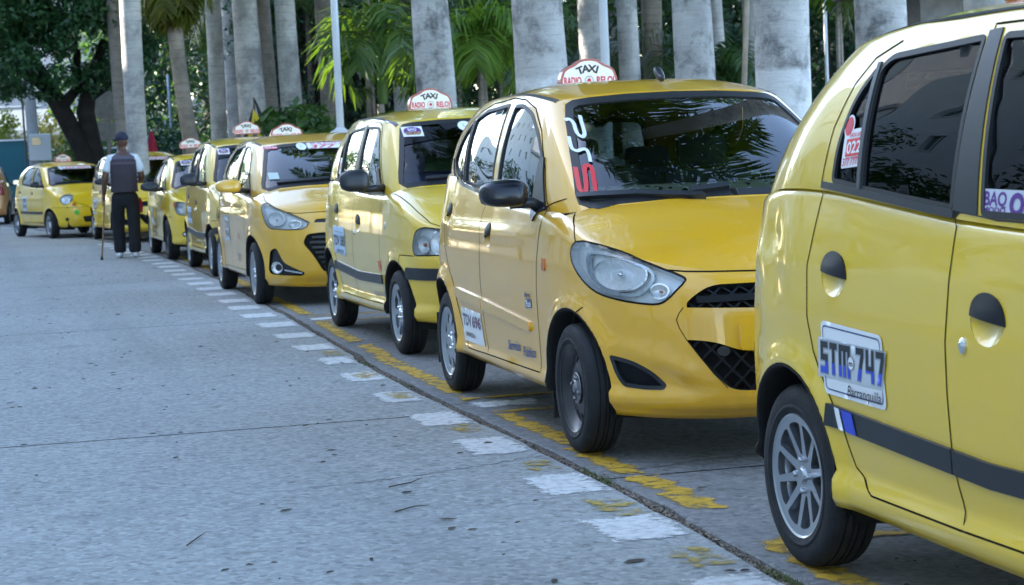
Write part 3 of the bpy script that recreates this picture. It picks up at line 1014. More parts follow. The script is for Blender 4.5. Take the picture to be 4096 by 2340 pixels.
def sign_nodes(b, x, y, z, size=.60):
    """The rounded white roof sign with its lettering; its lower edge at z."""
    w, h = .56, .27
    first = len(b.nodes)
    x0, y0, z0 = x, y, z; x = y = z = 0.
    prof = [(-w / 2, 0), (w / 2, 0), (w / 2 - .005, .09), (w / 2 - .035, h * .62), (w / 2 - .075, h * .72), (w * .26, h * .80), (w * .16, h * .95), (w * .06, h), (-w * .06, h), (-w * .16, h * .95), (-w * .26, h * .80), (-w / 2 + .075, h * .72), (-w / 2 + .035, h * .62), (-w / 2 + .005, .09)]
    prof = round_poly(prof, .03, 3)
    t = .055
    mb = MB(); mb.prism(prof, y - t, y + t, 'y'); mb.v = [(v[0] + x, v[1], v[2] + z) for v in mb.v]
    root = dict(name='roof_sign', mesh=mb.mesh('roof_sign', mat('sign_rim', (.30, .02, .03), rough=.35, coat=.5), sharp=40), key=None, parent=None, side=0)
    b.nodes.append(root)
    inner = offset_poly(prof, -.022)
    for s_ in (-1, 1):
        pl = MB(); yy = y + s_ * t; pl.prism(inner, min(yy, yy + s_ * .006), max(yy, yy + s_ * .006), 'y'); pl.v = [(v[0] + x, v[1], v[2] + z) for v in pl.v]
        b.nodes.append(dict(name='sign_face', mesh=pl.mesh('sign_face', mat('sign_white', (.74, .75, .77), rough=.35, coat=.3)), key=None, parent=root, side=0))
    yf = y - t - .0085
    def put(V, F, cx, cz, m, nm):
        P = [(x + cx + a, yf, z + cz + c) for a, c in V]
        me = mesh(nm, P, F, m, False, hint=np.tile([0, -1, 0], (len(P), 1)))
        b.nodes.append(dict(name=nm, mesh=me, key=None, parent=root, side=0))
    # TAXI on an arc
    for k, ch in enumerate('TAXI'):
        V, F = text2d(ch, .066, bold=.035)
        V[:, 0] *= 1.15
        a = (-.36, -.125, .125, .33)[k]; rad = .245
        ca, sa = math.cos(-a), math.sin(-a)
        V = np.stack([V[:, 0] * ca - V[:, 1] * sa, V[:, 0] * sa + V[:, 1] * ca], 1)
        put(V, F, rad * math.sin(a), h * .66 - rad + rad * math.cos(a), VBLACK, 'lettering')
    for txt, cx in (('RADIO', -.158), ('RELOJ', .158)):
        V, F = fit_text(txt, .165, .066, bold=.03); put(V, F, cx, .068, VMAG, 'lettering')
    ring = [(.042 * math.cos(q), .042 * math.sin(q)) for q in np.linspace(0, 2 * math.pi, 25)[:-1]]; r2 = [(.039 * math.cos(q), .039 * math.sin(q)) for q in np.linspace(0, 2 * math.pi, 25)[:-1]]
    V = ring + r2; F = [(i, (i + 1) % 24, 24 + (i + 1) % 24, 24 + i) for i in range(24)]
    for q in range(12):
        t_ = q * math.pi / 6; u = (math.cos(t_), math.sin(t_)); nrm = (-u[1] * .0015, u[0] * .0015); k = len(V)
        V += [(u[0] * .031 - nrm[0], u[1] * .031 - nrm[1]), (u[0] * .04 - nrm[0], u[1] * .04 - nrm[1]), (u[0] * .04 + nrm[0], u[1] * .04 + nrm[1]), (u[0] * .031 + nrm[0], u[1] * .031 + nrm[1])]; F.append((k, k + 1, k + 2, k + 3))
    k = len(V); V += [(-.002, 0), (.002, 0), (.001, .034), (-.001, .034)]; F.append((k, k + 1, k + 2, k + 3))
    put(np.array(V), F, 0, .068, VBLACK, 'clock_dial')
    V = [(.019 * math.cos(q), .019 * math.sin(q)) for q in np.linspace(0, 2 * math.pi, 21)[:-1]]
    yf += .001; put(np.array(V), [tuple(range(20))], 0, .068, VMAG, 'clock_dot')
    done = set()
    for nd in b.nodes[first:]:
        me = nd['mesh']
        if id(me) in done: continue
        done.add(id(me)); me.transform(Matrix.Translation((x0, y0, z0)) @ Matrix.Scale(size, 4))
    for sx in (-.10, .10):
        bk = MB(); bk.box((x0 + sx, y0, z0 - .03), (.05, .05, .08)); b.nodes.append(dict(name='sign_foot', mesh=bk.mesh('sign_foot', BLACK), key=None, parent=root, side=0))
    return root

def refine(V, F, maxlen=.018):
    """Split long edges of a flat triangle mesh so that it can follow a curved panel."""
    bm = bmesh.new(); vs = [bm.verts.new((float(q[0]), float(q[1]), 0)) for q in V]
    for f in F:
        try: bm.faces.new([vs[i] for i in f])
        except ValueError: pass
    for _ in range(5):
        lg = [e for e in bm.edges if e.calc_length() > maxlen]
        if not lg: break
        bmesh.ops.subdivide_edges(bm, edges=lg, cuts=1); bmesh.ops.triangulate(bm, faces=[f for f in bm.faces if len(f.verts) > 3])
    bm.verts.index_update()
    V2 = np.array([(v.co.x, v.co.y) for v in bm.verts]); F2 = [tuple(v.index for v in f.verts) for f in bm.faces]; bm.free()
    return V2, F2

# decal drawing on the visible side ------------------------------------------------
class Decal:
    """Flat print laid on the visible side (or windshield) of a car body. (u,v) metres; u runs towards the reader's right."""
    def __init__(s, b, root_name, fr, o, ang=0., skew=0., base=.0025):
        s.b, s.fr, s.o, s.ang, s.skew, s.base = b, fr, o, ang, skew, base; s.root = None; s.name = root_name; s.k = 0
        s.dir = -1 if fr == R90 else 1
    def map(s, V):
        V = np.asarray(V, float); c, sn = math.cos(s.ang), math.sin(s.ang)
        u = V[:, 0] * c - V[:, 1] * sn; v = V[:, 0] * sn + V[:, 1] * c
        u = u + s.skew * V[:, 1]
        return [(s.o[0] + s.dir * a, s.o[1] + e) for a, e in zip(u, v)]
    def _emit(s, nm, P, F, m, lift):
        fr = s.fr
        P = [(-a if fr == 0. else a, z) for a, z in P]
        if fr == 0.:
            V = []; N = []
            for a, z in P:
                l, n = s.b.cast(fr, abs(a), z)
                sg = 1 if a >= 0 else -1
                V.append((l[0] * sg + n[0] * sg * lift, l[1] + n[1] * lift, l[2] + n[2] * lift)); N.append((n[0] * sg, n[1], n[2]))
            V, N = np.array(V), np.array(N)
        else:
            V, N = s.b.cast_many(fr, P, lift)
        nd = s.b.emit(nm, V, F, m, hint=N, sides='vis', smooth=True, parent=s.root)[0]
        return nd
    def poly(s, pts, m, nm='print', step=.03):
        s.k += 1
        pts = densify(pts, step)
        E = [(i, (i + 1) % len(pts)) for i in range(len(pts))]
        vo, eo, fo, a, b_, c = delaunay_2d_cdt([Vector(p) for p in pts], E, [], 0, 1e-7)
        vo = np.array([(v.x, v.y) for v in vo]); cen = np.array([vo[list(f)].mean(0) for f in fo]); ok = inside(cen, pts)
        vo, fo = refine(vo, [f for f, k in zip(fo, ok) if k], .03)
        nd = s._emit(s.name if s.root is None else nm, s.map(vo), fo, m, s.base + .0005 * s.k)
        if s.root is None: s.root = nd
        return s
    def text(s, txt, w, h, u, v, m, bold=.01, shear=0., nm='lettering', space=1.):
        s.k += 1
        V, F = fit_text(txt, w, h, bold=bold, shear=shear, space=space)
        V = V + np.array([u, v])
        V, F = refine(V, F)
        s._emit(nm, s.map(V), F, m, s.base + .0005 * s.k); return s
# ------------------------------------------------------------------ model: tall boxy hatchback (nearest and third taxi)
def model_boxy(dent=False):
    sp = dict(
        wb=2.38, ic=3, iw=7,
        plan=[(0, -.665, .22, .80), (.25, -.655, .22, .80), (.45, -.615, .22, .805), (.58, -.53, .225, .822), (.665, -.38, .23, .862), (.712, -.17, .235, .93),
              (.735, .08, .238, 1.0), (.743, .27, .24, 1.032), (.748, .6, .24, 1.03), (.75, 1.0, .23, 1.038), (.752, 1.4, .23, 1.058), (.754, 1.8, .235, 1.093), (.754, 2.15, .24, 1.124), (.748, 2.45, .27, 1.132),
              (.722, 2.70, .29, 1.11), (.64, 2.87, .30, 1.085), (.38, 2.945, .30, 1.07), (0, 2.96, .30, 1.06)],
        If=[(.2, .06), (.27, .02), (.36, .0), (.55, .0), (.63, .005), (.66, .03), (.8, .06)],
        Is=[(.2, .035), (.27, .0), (.315, .004), (.33, .022), (.40, .012), (.5, .004), (.62, .0), (.75, .002), (.9, .014), (1.0, .03), (1.13, .055)],
        Ir=[(.2, .05), (.3, .01), (.4, .0), (.6, .0), (.66, .03), (.9, .03), (1.1, .06)],
        arches=[(0, .285, .325, .016), (2.38, .285, .325, .018)], rh=.055, rb=.03,
        cowl=[(0, .10, 1.075), (.3, .12, 1.073), (.5, .16, 1.066), (.62, .21, 1.058)], hoodline=[(-.40, .92), (-.12, 1.02)],
        gb=[(0, .12, 1.06), (.3, .135, 1.058), (.52, .175, 1.053), (.635, .24, 1.045), (.69, .36, 1.025), (.705, .6, 1.02), (.715, .95, 1.03), (.72, 1.36, 1.05), (.718, 1.8, 1.085), (.712, 2.18, 1.115), (.69, 2.55, 1.115), (.60, 2.81, 1.08), (.32, 2.89, 1.06), (0, 2.905, 1.05)],
        gt=[(0, .66, 1.525), (.3, .665, 1.52), (.45, .685, 1.512), (.545, .745, 1.502), (.575, .90, 1.522), (.585, 1.1, 1.540), (.587, 1.35, 1.550), (.585, 1.6, 1.552), (.585, 1.85, 1.550), (.575, 2.06, 1.54), (.55, 2.27, 1.52), (.48, 2.41, 1.505), (.27, 2.48, 1.51), (0, 2.495, 1.515)],
        bow=[(.035, .02), (.035, .02), (.035, .02), (.03, .02), (.03, .025), (.035, .03), (.04, .03), (.04, .03), (.04, .03), (.045, .03), (.06, .03), (.06, .03), (.05, .03), (.05, .03)],
        gf=3, gr=11, roofline=[(1.0, 1.592), (1.5, 1.61), (2.05, 1.595)],
        windows=[('front', round_poly([(.50, 1.052), (1.262, 1.066), (1.318, 1.488), (.985, 1.478), (.90, 1.45)], [.02, .015, .02, .05, .06])),
                 ('rear', round_poly([(1.415, 1.078), (1.925, 1.122), (1.955, 1.445), (1.90, 1.472), (1.42, 1.490)], [.012, .012, .03, .03, .015])),
                 ('quarter', round_poly([(1.95, 1.126), (2.118, 1.142), (2.108, 1.25), (2.06, 1.37), (1.982, 1.442)], [.01, .02, .05, .05, .01]))],
        ws=[(0, 1.100), (.3, 1.096), (.50, 1.088), (.585, 1.078), (.615, 1.10), (.60, 1.17), (.545, 1.36), (.515, 1.455), (.495, 1.478), (.44, 1.488), (.25, 1.498), (0, 1.502)],
        rw=[(0, 1.12), (.40, 1.125), (.50, 1.14), (.50, 1.18), (.44, 1.40), (.41, 1.435), (.3, 1.445), (0, 1.452)],
        door_f=[(.42, 1.03), (.455, .90), (.445, .62), (.42, .45), (.42, .30), (1.34, .295), (1.385, .45), (1.405, .75), (1.395, 1.055), (1.385, 1.52), (1.0, 1.515), (.90, 1.49), (.62, 1.22)],
        door_r=[(1.34, .295), (1.84, .300), (1.96, .36), (2.02, .47), (2.10, .56), (2.19, .66), (2.235, .76), (2.25, .90), (2.20, 1.125), (2.165, 1.29), (2.10, 1.41), (2.02, 1.475), (1.88, 1.513), (1.385, 1.52), (1.395, 1.055), (1.405, .75), (1.385, .45)],
        handles=[(2.065, .895), (1.205, .830)], handle_size=(.082, .046), handle_tilt=.10,
        bumper_y=-.12, bumper_line=[(-1, .64), (-.11, .64)], rbumper_y=2.72, rbumper_z=.64,
        belt=[(.44, 1.036), (.8, 1.036), (1.2, 1.046), (1.6, 1.080), (2.0, 1.117), (2.19, 1.132)],
        roofstrip=[(.535, .70), (.565, .85), (.575, 1.1), (.577, 1.4), (.575, 1.75), (.56, 2.0), (.52, 2.25)],
        bpillar=[(1.285, 1.06), (1.405, 1.070), (1.402, 1.505), (1.340, 1.508)],
        mirror=(.40, 1.125, .905), mirror_size=(.098, .062, .075), mirror_base=(.72, .46, 1.07), sail=[(.47, 1.045), (.62, 1.05), (.70, 1.20), (.66, 1.20)],
        dash_y=.50, dash_z=.99, dash_w=.60, seat_y=1.02,
        wipers=[[(.46, 1.115), (.05, 1.135)], [(.02, 1.12), (-.0, 1.12)]][:1],
    )
    hl = round_poly([(-.15, .655), (.245, .648), (.268, .70), (.235, .80), (.16, .825), (-.02, .806), (-.15, .775)], [.02, .03, .03, .05, .06, .03, .03])
    gr_ = round_poly([(0, .715), (.22, .72), (.22, .765), (0, .77)], [0, .02, .02, 0])
    lg = round_poly([(0, .30), (.30, .30), (.33, .40), (0, .40)], [0, .03, .03, 0])
    sp['openings'] = [(math.radians(45), hl), (0., gr_), (0., lg)]
    sp['gaps'] = [('door_gap', R90, sp['door_f'][:5] + sp['door_f'][5:], True),
                  ('door_gap', R90, sp['door_r'][:13], False),
                  ('bumper_gap', R90, [(-.115, .30), (-.105, .5), (-.10, .645), (-.33, .645)], False),
                  ('hood_gap', 'top', [(.30, -.60), (.50, -.53), (.585, -.42), (.625, -.25), (.655, 0.0), (.675, .2)], False)]
    if dent:
        sp['dents'] = [((.735, 2.58, .98), .085, (-.013, -.004, 0)), ((.74, 2.50, .86), .065, (-.006, 0, 0)), ((.72, 2.70, .80), .055, (-.007, -.003, 0)), ((.71, 2.72, .92), .05, (.005, .002, 0)), ((.72, 2.66, .70), .05, (-.005, 0, 0))]
    b = Body(sp); common(b)
    headlamp(b, math.radians(45), hl, bowl=(.03, .735, .075), ind=None, bowl2=(.175, .715, .055), amber2=True)
    b.put_patch('grille', 0., gr_, BLACK, off=-.02, thick=.03, step=.05, sides='weld')
    b.put_patch('lower_grille', 0., lg, BLACK, off=-.02, thick=.03, step=.05, sides='weld')
    # bumper strip and door strips
    b.put_patch('bumper_strip', math.radians(45), round_poly([(-.42, .495), (.325, .495), (.352, .53), (.345, .57), (-.42, .57)], [0, .015, .02, .015, 0]), BLACK, off=.010, thick=.016, step=.03)
    st = [(y, np.interp(y, [.4, 1.2, 2.15], [.464, .452, .496])) for y in (.41, .8, 1.0, 1.2, 1.372)]
    b.put_strip('side_strip', R90, st, BLACK, width=.062, off=.012, thick=.016, step=.04)
    st = [(y, np.interp(y, [.4, 1.2, 2.15], [.464, .452, .496])) for y in (1.378, 1.6, 1.8, 2.0, 2.09)]
    b.put_strip('side_strip', R90, st, BLACK, width=.062, off=.012, thick=.016, step=.04)
    b.put_strip('quarter_divider', R90, [(1.938, 1.12), (1.968, 1.46)], mat('divider_grey', (.05, .055, .06), rough=.45), width=.020, off=.007, thick=.014, step=.04)
    # sill rail
    b.put_patch('door_lock', R90, [(1.315 + .017 * math.cos(t), .75 + .020 * math.sin(t)) for t in np.linspace(0, 2 * math.pi, 17)[:-1]], CHROME, off=lambda a, z: .003 + .007 * max(0, 1 - ((a - 1.315)**2 + (z - .75)**2) / .0004), thick=.006, step=.008)
    b.put_patch('side_marker', R90, [(.27 + .018 * math.cos(t), .825 + .025 * math.sin(t)) for t in np.linspace(0, 2 * math.pi, 17)[:-1]], mat('marker_pale', (.62, .60, .50), rough=.2, coat=1), off=lambda a, z: .003 + .006 * max(0, 1 - ((a - .27)**2 + (z - .825)**2) / .0006), thick=.006, step=.010)
    b.put_patch('tail_lamp', math.radians(165), round_poly([(.10, .68), (.17, .69), (.16, .99), (.12, 1.02)], .02), REDLENS, off=.003, thick=.01, step=.03) if False else b.put_patch('tail_lamp', math.pi, round_poly([(-.655, .66), (-.52, .66), (-.50, .98), (-.60, 1.0)], .03), REDLENS, off=.004, thick=.01, step=.03)
    return b

def headlamp(b, fr, poly, bowl, ind=None, bowl2=None, amber2=False, inner=None):
    nd = b.put_patch('headlight', fr, poly, LAMPBODY, off=-.040, step=.02)
    V, F, N = b.patch(fr, poly, -.0, .046, .02)
    n = len(V) // 2
    sk = [f for f in F if len(f) == 4]
    b.emit('lamp_bucket', V, sk, LAMPBODY, parent=nd)
    for bo, am in ((bowl, False), (bowl2, amber2)):
        if bo is None: continue
        a0, z0, r = bo[:3]; rx = bo[3] if len(bo) > 3 else r
        c = [(a0 + rx * math.cos(t), z0 + r * math.sin(t)) for t in np.linspace(0, 2 * math.pi, 29)[:-1]]
        c = [p for p in c]
        b.put_patch('lamp_bowl', fr, c, REFLECTOR, off=lambda a, z, a0=a0, z0=z0, r=r, rx=rx: -.016 - .030 * max(0., 1 - ((a - a0) / rx)**2 - ((z - z0) / r)**2), step=.012, parent=nd)
        b.put_strip('lamp_ring', fr, c, CHROME, width=.008, off=-.016, thick=.01, step=.02, closed=True, parent=nd)
        d = [(a0 + r * .24 * math.cos(t), z0 + r * .24 * math.sin(t)) for t in np.linspace(0, 2 * math.pi, 13)[:-1]]
        b.put_patch('lamp_bulb', fr, d, AMBER if am else CHROME, off=lambda a, z, a0=a0, z0=z0, r=r: -.034 + .018 * max(0., 1 - ((a - a0)**2 + (z - z0)**2) / (r * .24)**2), thick=.02, step=.006, parent=nd)
    if ind:
        b.put_patch('indicator', fr, ind, AMBER, off=-.028, thick=.01, step=.02, parent=nd)
    b.put_patch('lamp_lens', fr, offset_poly(poly, -.001), LENS, off=.003, step=.025, parent=nd)
    b.put_strip('lamp_seal', fr, poly, SEAM, width=.008, off=.0015, step=.02, closed=True, parent=nd)
    return nd

# ------------------------------------------------------------------ model: rounded hatchback with wide grille (second taxi)
def model_round():
    sp = dict(
        wb=2.38, ic=3, iw=7,
        plan=[(0, -.745, .19, .765), (.2, -.735, .19, .767), (.38, -.698, .19, .773), (.52, -.615, .192, .787), (.635, -.485, .192, .815), (.715, -.30, .192, .850), (.763, -.08, .20, .905),
              (.788, .20, .225, .985), (.796, .55, .235, 1.005), (.80, 1.0, .235, 1.03), (.80, 1.5, .238, 1.07), (.80, 1.9, .242, 1.125), (.798, 2.3, .25, 1.17), (.775, 2.58, .25, 1.17), (.68, 2.78, .25, 1.14), (.42, 2.86, .25, 1.11), (0, 2.88, .25, 1.10)],
        If=[(.2, .09), (.235, .045), (.28, .012), (.36, .0), (.48, .0), (.6, .012), (.70, .045), (.77, .10)],
        Is=[(.2, .035), (.25, .004), (.29, .002), (.305, .016), (.40, .010), (.55, .003), (.66, .0), (.78, .004), (.9, .018), (1.0, .038), (1.17, .072)],
        Ir=[(.2, .06), (.3, .01), (.4, .0), (.6, .01), (.9, .03), (1.1, .07)],
        arches=[(0, .285, .325, .022), (2.38, .285, .33, .022)], rh=.075, rb=.03,
        creases=[(.885, .035, .006, .5, 2.4)],
        frontbumps=[(.235, .02, .012)],
        cowl=[(0, .035, 1.035), (.3, .06, 1.032), (.5, .115, 1.022), (.62, .175, 1.012)], hoodline=[(-.45, .875), (-.15, .985)],
        gb=[(0, .05, 1.025), (.3, .075, 1.022), (.52, .135, 1.012), (.645, .215, 1.0), (.705, .36, .99), (.73, .6, .995), (.742, 1.0, 1.02), (.745, 1.5, 1.06), (.742, 1.9, 1.11), (.735, 2.25, 1.155), (.695, 2.52, 1.155), (.56, 2.71, 1.125), (.3, 2.80, 1.10), (0, 2.82, 1.09)],
        gt=[(0, .86, 1.523), (.3, .868, 1.516), (.45, .885, 1.504), (.545, .94, 1.489), (.572, 1.1, 1.512), (.582, 1.28, 1.530), (.586, 1.5, 1.540), (.584, 1.75, 1.540), (.590, 1.95, 1.536), (.584, 2.18, 1.522), (.555, 2.40, 1.498), (.47, 2.52, 1.486), (.25, 2.58, 1.488), (0, 2.59, 1.49)],
        bow=[(.05, .03), (.05, .03), (.05, .03), (.04, .03), (.035, .03), (.04, .035), (.045, .04), (.05, .04), (.05, .04), (.05, .04), (.06, .04), (.06, .04), (.05, .03), (.05, .03)],
        gf=3, gr=11, roofline=[(1.2, 1.585), (1.6, 1.597), (2.1, 1.57)],
        windows=[('front', round_poly([(.57, 1.036), (1.325, 1.074), (1.39, 1.486), (1.26, 1.484), (1.08, 1.44), (.89, 1.345), (.71, 1.222)], [.02, .012, .02, .04, .05, .05, .04])),
                 ('rear', round_poly([(1.425, 1.080), (1.995, 1.122), (2.065, 1.445), (1.90, 1.480), (1.512, 1.496)], [.012, .012, .02, .05, .015])),
                 ('quarter', round_poly([(2.025, 1.126), (2.10, 1.142), (2.23, 1.185), (2.31, 1.235), (2.25, 1.33), (2.18, 1.39), (2.095, 1.435)], [.01, .02, .03, .02, .05, .03, .01]))],
        ws=[(0, 1.055), (.3, 1.052), (.50, 1.040), (.60, 1.022), (.635, 1.035), (.63, 1.075), (.585, 1.25), (.54, 1.39), (.505, 1.462), (.475, 1.478), (.40, 1.487), (.22, 1.498), (0, 1.502)],
        rw=[(0, 1.15), (.40, 1.155), (.50, 1.17), (.50, 1.21), (.44, 1.39), (.41, 1.42), (.3, 1.43), (0, 1.437)],
        door_f=[(.44, .985), (.462, .86), (.47, .60), (.475, .40), (.49, .29), (1.44, .287), (1.485, .40), (1.51, .62), (1.54, .97), (1.43, 1.075), (1.47, 1.528), (1.27, 1.512), (1.07, 1.465), (.865, 1.355), (.65, 1.185), (.53, 1.045)],
        door_r=[(1.44, .287), (1.84, .282), (1.95, .34), (2.03, .47), (2.12, .60), (2.24, .70), (2.34, .80), (2.39, .92), (2.37, 1.08), (2.37, 1.21), (2.30, 1.33), (2.20, 1.42), (2.05, 1.48), (1.85, 1.515), (1.47, 1.528), (1.43, 1.075), (1.54, .97), (1.51, .62), (1.485, .40)],
        handles=[(2.285, .965), (1.36, .880)], handle_size=(.055, .043), handle_tilt=-.2,
        bumper_y=.0, bumper_line=[(-1, .645), (-.60, .62), (-.3, .62), (-.02, .56), (.3, .2)], rbumper_y=2.6, rbumper_z=.64,
        belt=[(.50, 1.012), (.8, 1.022), (1.2, 1.043), (1.6, 1.070), (1.9, 1.095), (2.05, 1.110), (2.17, 1.135), (2.29, 1.175), (2.35, 1.24)], beltw=.018,
        roofstrip=[(.535, .93), (.560, 1.1), (.570, 1.3), (.573, 1.6), (.568, 1.9), (.555, 2.15), (.52, 2.33)],
        mirror=(.56, 1.085, .905), mirror_size=(.105, .085, .062), mirror_base=(.75, .58, 1.01), sail=[(.515, 1.010), (.575, .955), (.70, 1.03), (.735, 1.235), (.70, 1.235)],
        dash_y=.57, dash_z=1.085, dash_w=.60, seat_y=1.02,
        wipers=[[(.64, 1.058), (.42, 1.060), (.30, 1.050), (.15, 1.04)], [(.19, 1.062), (.02, 1.075)]],
    )
    D45 = math.radians(45)
    hl = smooth_poly([(.515, .882), (.546, .852), (.540, .810), (.489, .756), (.427, .716), (.355, .686), (.265, .667), (.164, .655), (.082, .648), (.020, .648), (-.012, .662), (-.052, .700), (-.080, .738), (-.060, .752), (.005, .776), (.085, .804), (.187, .834), (.311, .862), (.415, .880)], 2)
    ug = round_poly([(0, .622), (.20, .624), (.497, .634), (.471, .668), (.42, .705), (.37, .719), (0, .722)], [0, .01, .01, .03, .04, .03, 0])
    lg = round_poly([(0, .452), (.22, .456), (.30, .464), (.335, .475), (.39, .497), (.45, .507), (.495, .509), (.452, .443), (.407, .378), (.351, .319), (.307, .307), (0, .300)], [0, .02, .03, .03, .04, .03, .008, .02, .03, .04, .03, 0])
    fog = round_poly([(.275, .436), (.250, .432), (.147, .418), (.066, .386), (.000, .330), (.012, .312), (.099, .310), (.208, .314), (.243, .358)], [.01, .01, .04, .04, .012, .012, .01, .02, .03])
    sp['openings'] = [(D45, hl), (0., ug), (0., lg), (D45, fog)]
    sp['gaps'] = [('door_gap', R90, sp['door_f'], True), ('door_gap', R90, sp['door_r'][:15], False),
                  ('bumper_gap', R90, [(0.0, .541), (-.06, .58), (-.14, .62)], False),
                  ('hood_gap', D45, [(-.52, .758), (-.315, .761), (-.16, .766), (-.066, .770), (.0, .777)], False),
                  ('hood_gap', D45, [(.518, .884), (.538, .912), (.560, .943), (.585, .965), (.603, .980), (.618, .998)], False),
                  ('fender_gap', R90, [(.53, 1.014), (.446, 1.035), (.349, 1.053)], False),
                  ('bumper_crease', 0., [(.497, .634), (.512, .614), (.523, .587), (.515, .555), (.493, .508), (.452, .443), (.407, .378), (.355, .318)], False)]  # last ribbon paints the shade of a bumper crease, not an open gap
    dn = lambda c, r, a: (c, r, (c[0] / .75 * a * .75, -abs(c[1]) / .65 * a * .8, 0))
    sp['dents'] = [dn(c, .040, .011) for c in ((.70, -.33, .475), (.66, -.42, .462), (.615, -.49, .445), (.57, -.55, .425), (.525, -.60, .40), (.485, -.63, .37))]
    sp['dents'] += [dn(c, .042, -.012) for c in ((.575, -.545, .365), (.53, -.59, .345), (.49, -.63, .325))]
    sp['dents'] += [dn(c, .030, .009) for c in ((.715, -.28, .262), (.69, -.36, .26), (.65, -.44, .258), (.60, -.51, .256), (.55, -.57, .254), (.49, -.62, .252), (.43, -.66, .25), (.36, -.69, .25), (.28, -.71, .25), (.2, -.72, .25), (.1, -.73, .25), (0, -.735, .25))]
    b = Body(sp); common(b)
    inner = smooth_poly([(.42, .835), (.45, .80), (.36, .72), (.20, .682), (.10, .70), (.06, .745), (.10, .79), (.25, .835)], 3)
    nd = headlamp(b, D45, hl, bowl=(.240, .762, .068, .150), bowl2=(.028, .700, .030, .042), amber2=True)
    b.put_strip('lamp_bezel', D45, smooth_poly([(.435, .838), (.430, .765), (.335, .706), (.224, .682), (.120, .688), (.060, .742), (.070, .775), (.156, .815), (.260, .840), (.36, .852)], 3), mat('lamp_bezel_grey', (.55, .60, .65), rough=.25, metal=.6), width=.014, off=-.014, thick=.02, step=.02, closed=True, parent=nd)
    # grilles with lattice
    b.put_patch('upper_grille', 0., ug, UNDER, off=-.045, thick=.0, step=.05, sides='weld')
    V, F, N = b.patch(0., ug, 0., .05, .03); b.emit('grille_frame', V, [f for f in F if len(f) == 4 and min(abs(V[i][0]) for i in f) > .004], BLACK, sides='weld')
    lat = []
    def lattice(poly, dx, dz, z0, z1):
        out = []
        sh = offset_poly(poly, .004)
        for k in range(-30, 40):
            for s_ in (-1, 1):
                pts = [(k * dx + s_ * (z - z0) / dz * dx * .5, z) for z in np.linspace(z0, z1, 60)]
                ok = inside(pts, sh) & np.array([p[0] >= 0 for p in pts])
                run = []
                for p, o in zip(pts, ok):
                    if o: run.append(p)
                    else:
                        if len(run) > 2: out.append([run[0], run[len(run) // 2], run[-1]])
                        run = []
                if len(run) > 2: out.append([run[0], run[len(run) // 2], run[-1]])
        return out
    b.put_strips('grille_mesh', 0., lattice(ug, .07, .030, .60, .74), MATTE, width=.009, off=-.016, thick=.02, step=.05, sides='weld')
    b.put_strip('grille_bar', 0., [(0, .672), (.2, .671), (.45, .664)], MATTE, width=.026, off=-.004, thick=.03, step=.05, sides='weld')
    b.put_patch('lower_grille', 0., lg, UNDER, off=-.05, step=.05, sides='weld')
    V, F, N = b.patch(0., lg, 0., .055, .03); b.emit('grille_frame', V, [f for f in F if len(f) == 4 and min(abs(V[i][0]) for i in f) > .004], BLACK, sides='weld')
    b.put_strips('grille_mesh', 0., lattice(lg, .075, .040, .27, .53), MATTE, width=.010, off=-.014, thick=.024, step=.05, sides='weld')
    cc = [(.368 + .024 * math.cos(t), .463 + .020 * math.sin(t)) for t in np.linspace(0, 2 * math.pi, 19)[:-1]]
    b.put_patch('tow_cap', 0., cc, BLACK, off=-.006, thick=.02, step=.012)
    fg = offset_poly(fog, -.002)
    b.put_patch('fog_recess', D45, fog, MATTE, off=lambda a, z: -.012 - .034 * min(1., max(0., (.27 - a) / .16)), step=.012)
    V, F, N = b.patch(D45, fog, .0, .035, .02); b.emit('fog_frame', V, [f for f in F if len(f) == 4], BLACK)
    b.put_strip('fog_frame', D45, offset_poly(fog, -.006), BLACK, width=.016, off=.003, thick=.015, step=.02, closed=True)
    # plate blank on the bumper
    b.put_patch('plate_bracket', 0., round_poly([(0, .463), (.304, .466), (.306, .566), (0, .570)], [0, .008, .008, 0]), PAINT, off=.012, thick=.02, step=.04, sides='weld', key='paint')
    # body-coloured door moulding
    b.put_patch('side_strip', R90, round_poly([(.600, .462), (1.500, .502), (1.500, .558), (.60, .506)], [.022, .003, .003, .022]), PAINT, off=.011, thick=.013, step=.03, key='paint')
    b.put_patch('side_strip', R90, round_poly([(1.512, .502), (2.05, .530), (2.09, .545), (2.075, .582), (1.512, .558)], [.003, .01, .02, .02, .003]), PAINT, off=.011, thick=.013, step=.03, key='paint')
    b.put_patch('side_indicator', R90, round_poly([(.325, .748), (.372, .748), (.375, .80), (.325, .80)], .014), AMBER, off=lambda a, z: .003 + .008 * max(0, 1 - ((a - .35) / .03)**2), thick=.006, step=.012)
    # roof aerial
    ab = MB(); ab.add(*super_ellipsoid((0, 1.02, 1.585), (.022, .05, .020), 2.2, 16, 10)); ab.v = [(v[0] * (1 + (v[1] - 1.02) * 6), v[1], v[2] + max(0, (v[1] - 1.0)) * .75) for v in ab.v]
    b.nodes.append(dict(name='roof_aerial', mesh=ab.mesh('roof_aerial', BLACK, smooth=True), key=None, parent=None, side=0))
    mud_flap(b, .375, .665, .20, .10, .40); mud_flap(b, 2.745, .665, .20, .12, .40)
    b.put_patch('tail_lamp', math.pi, round_poly([(-.70, .76), (-.56, .78), (-.56, 1.06), (-.66, 1.10)], .03), REDLENS, off=.004, thick=.01, step=.03)
    return b

# ------------------------------------------------------------------ the other bodies, farther down the row
def side_set(sp, k=0.):
    """Gaps common to the simpler bodies."""
    sp['gaps'] = [('door_gap', R90, sp['door_f'], True), ('door_gap', R90, sp['door_r'][:sp['nr']], False)]

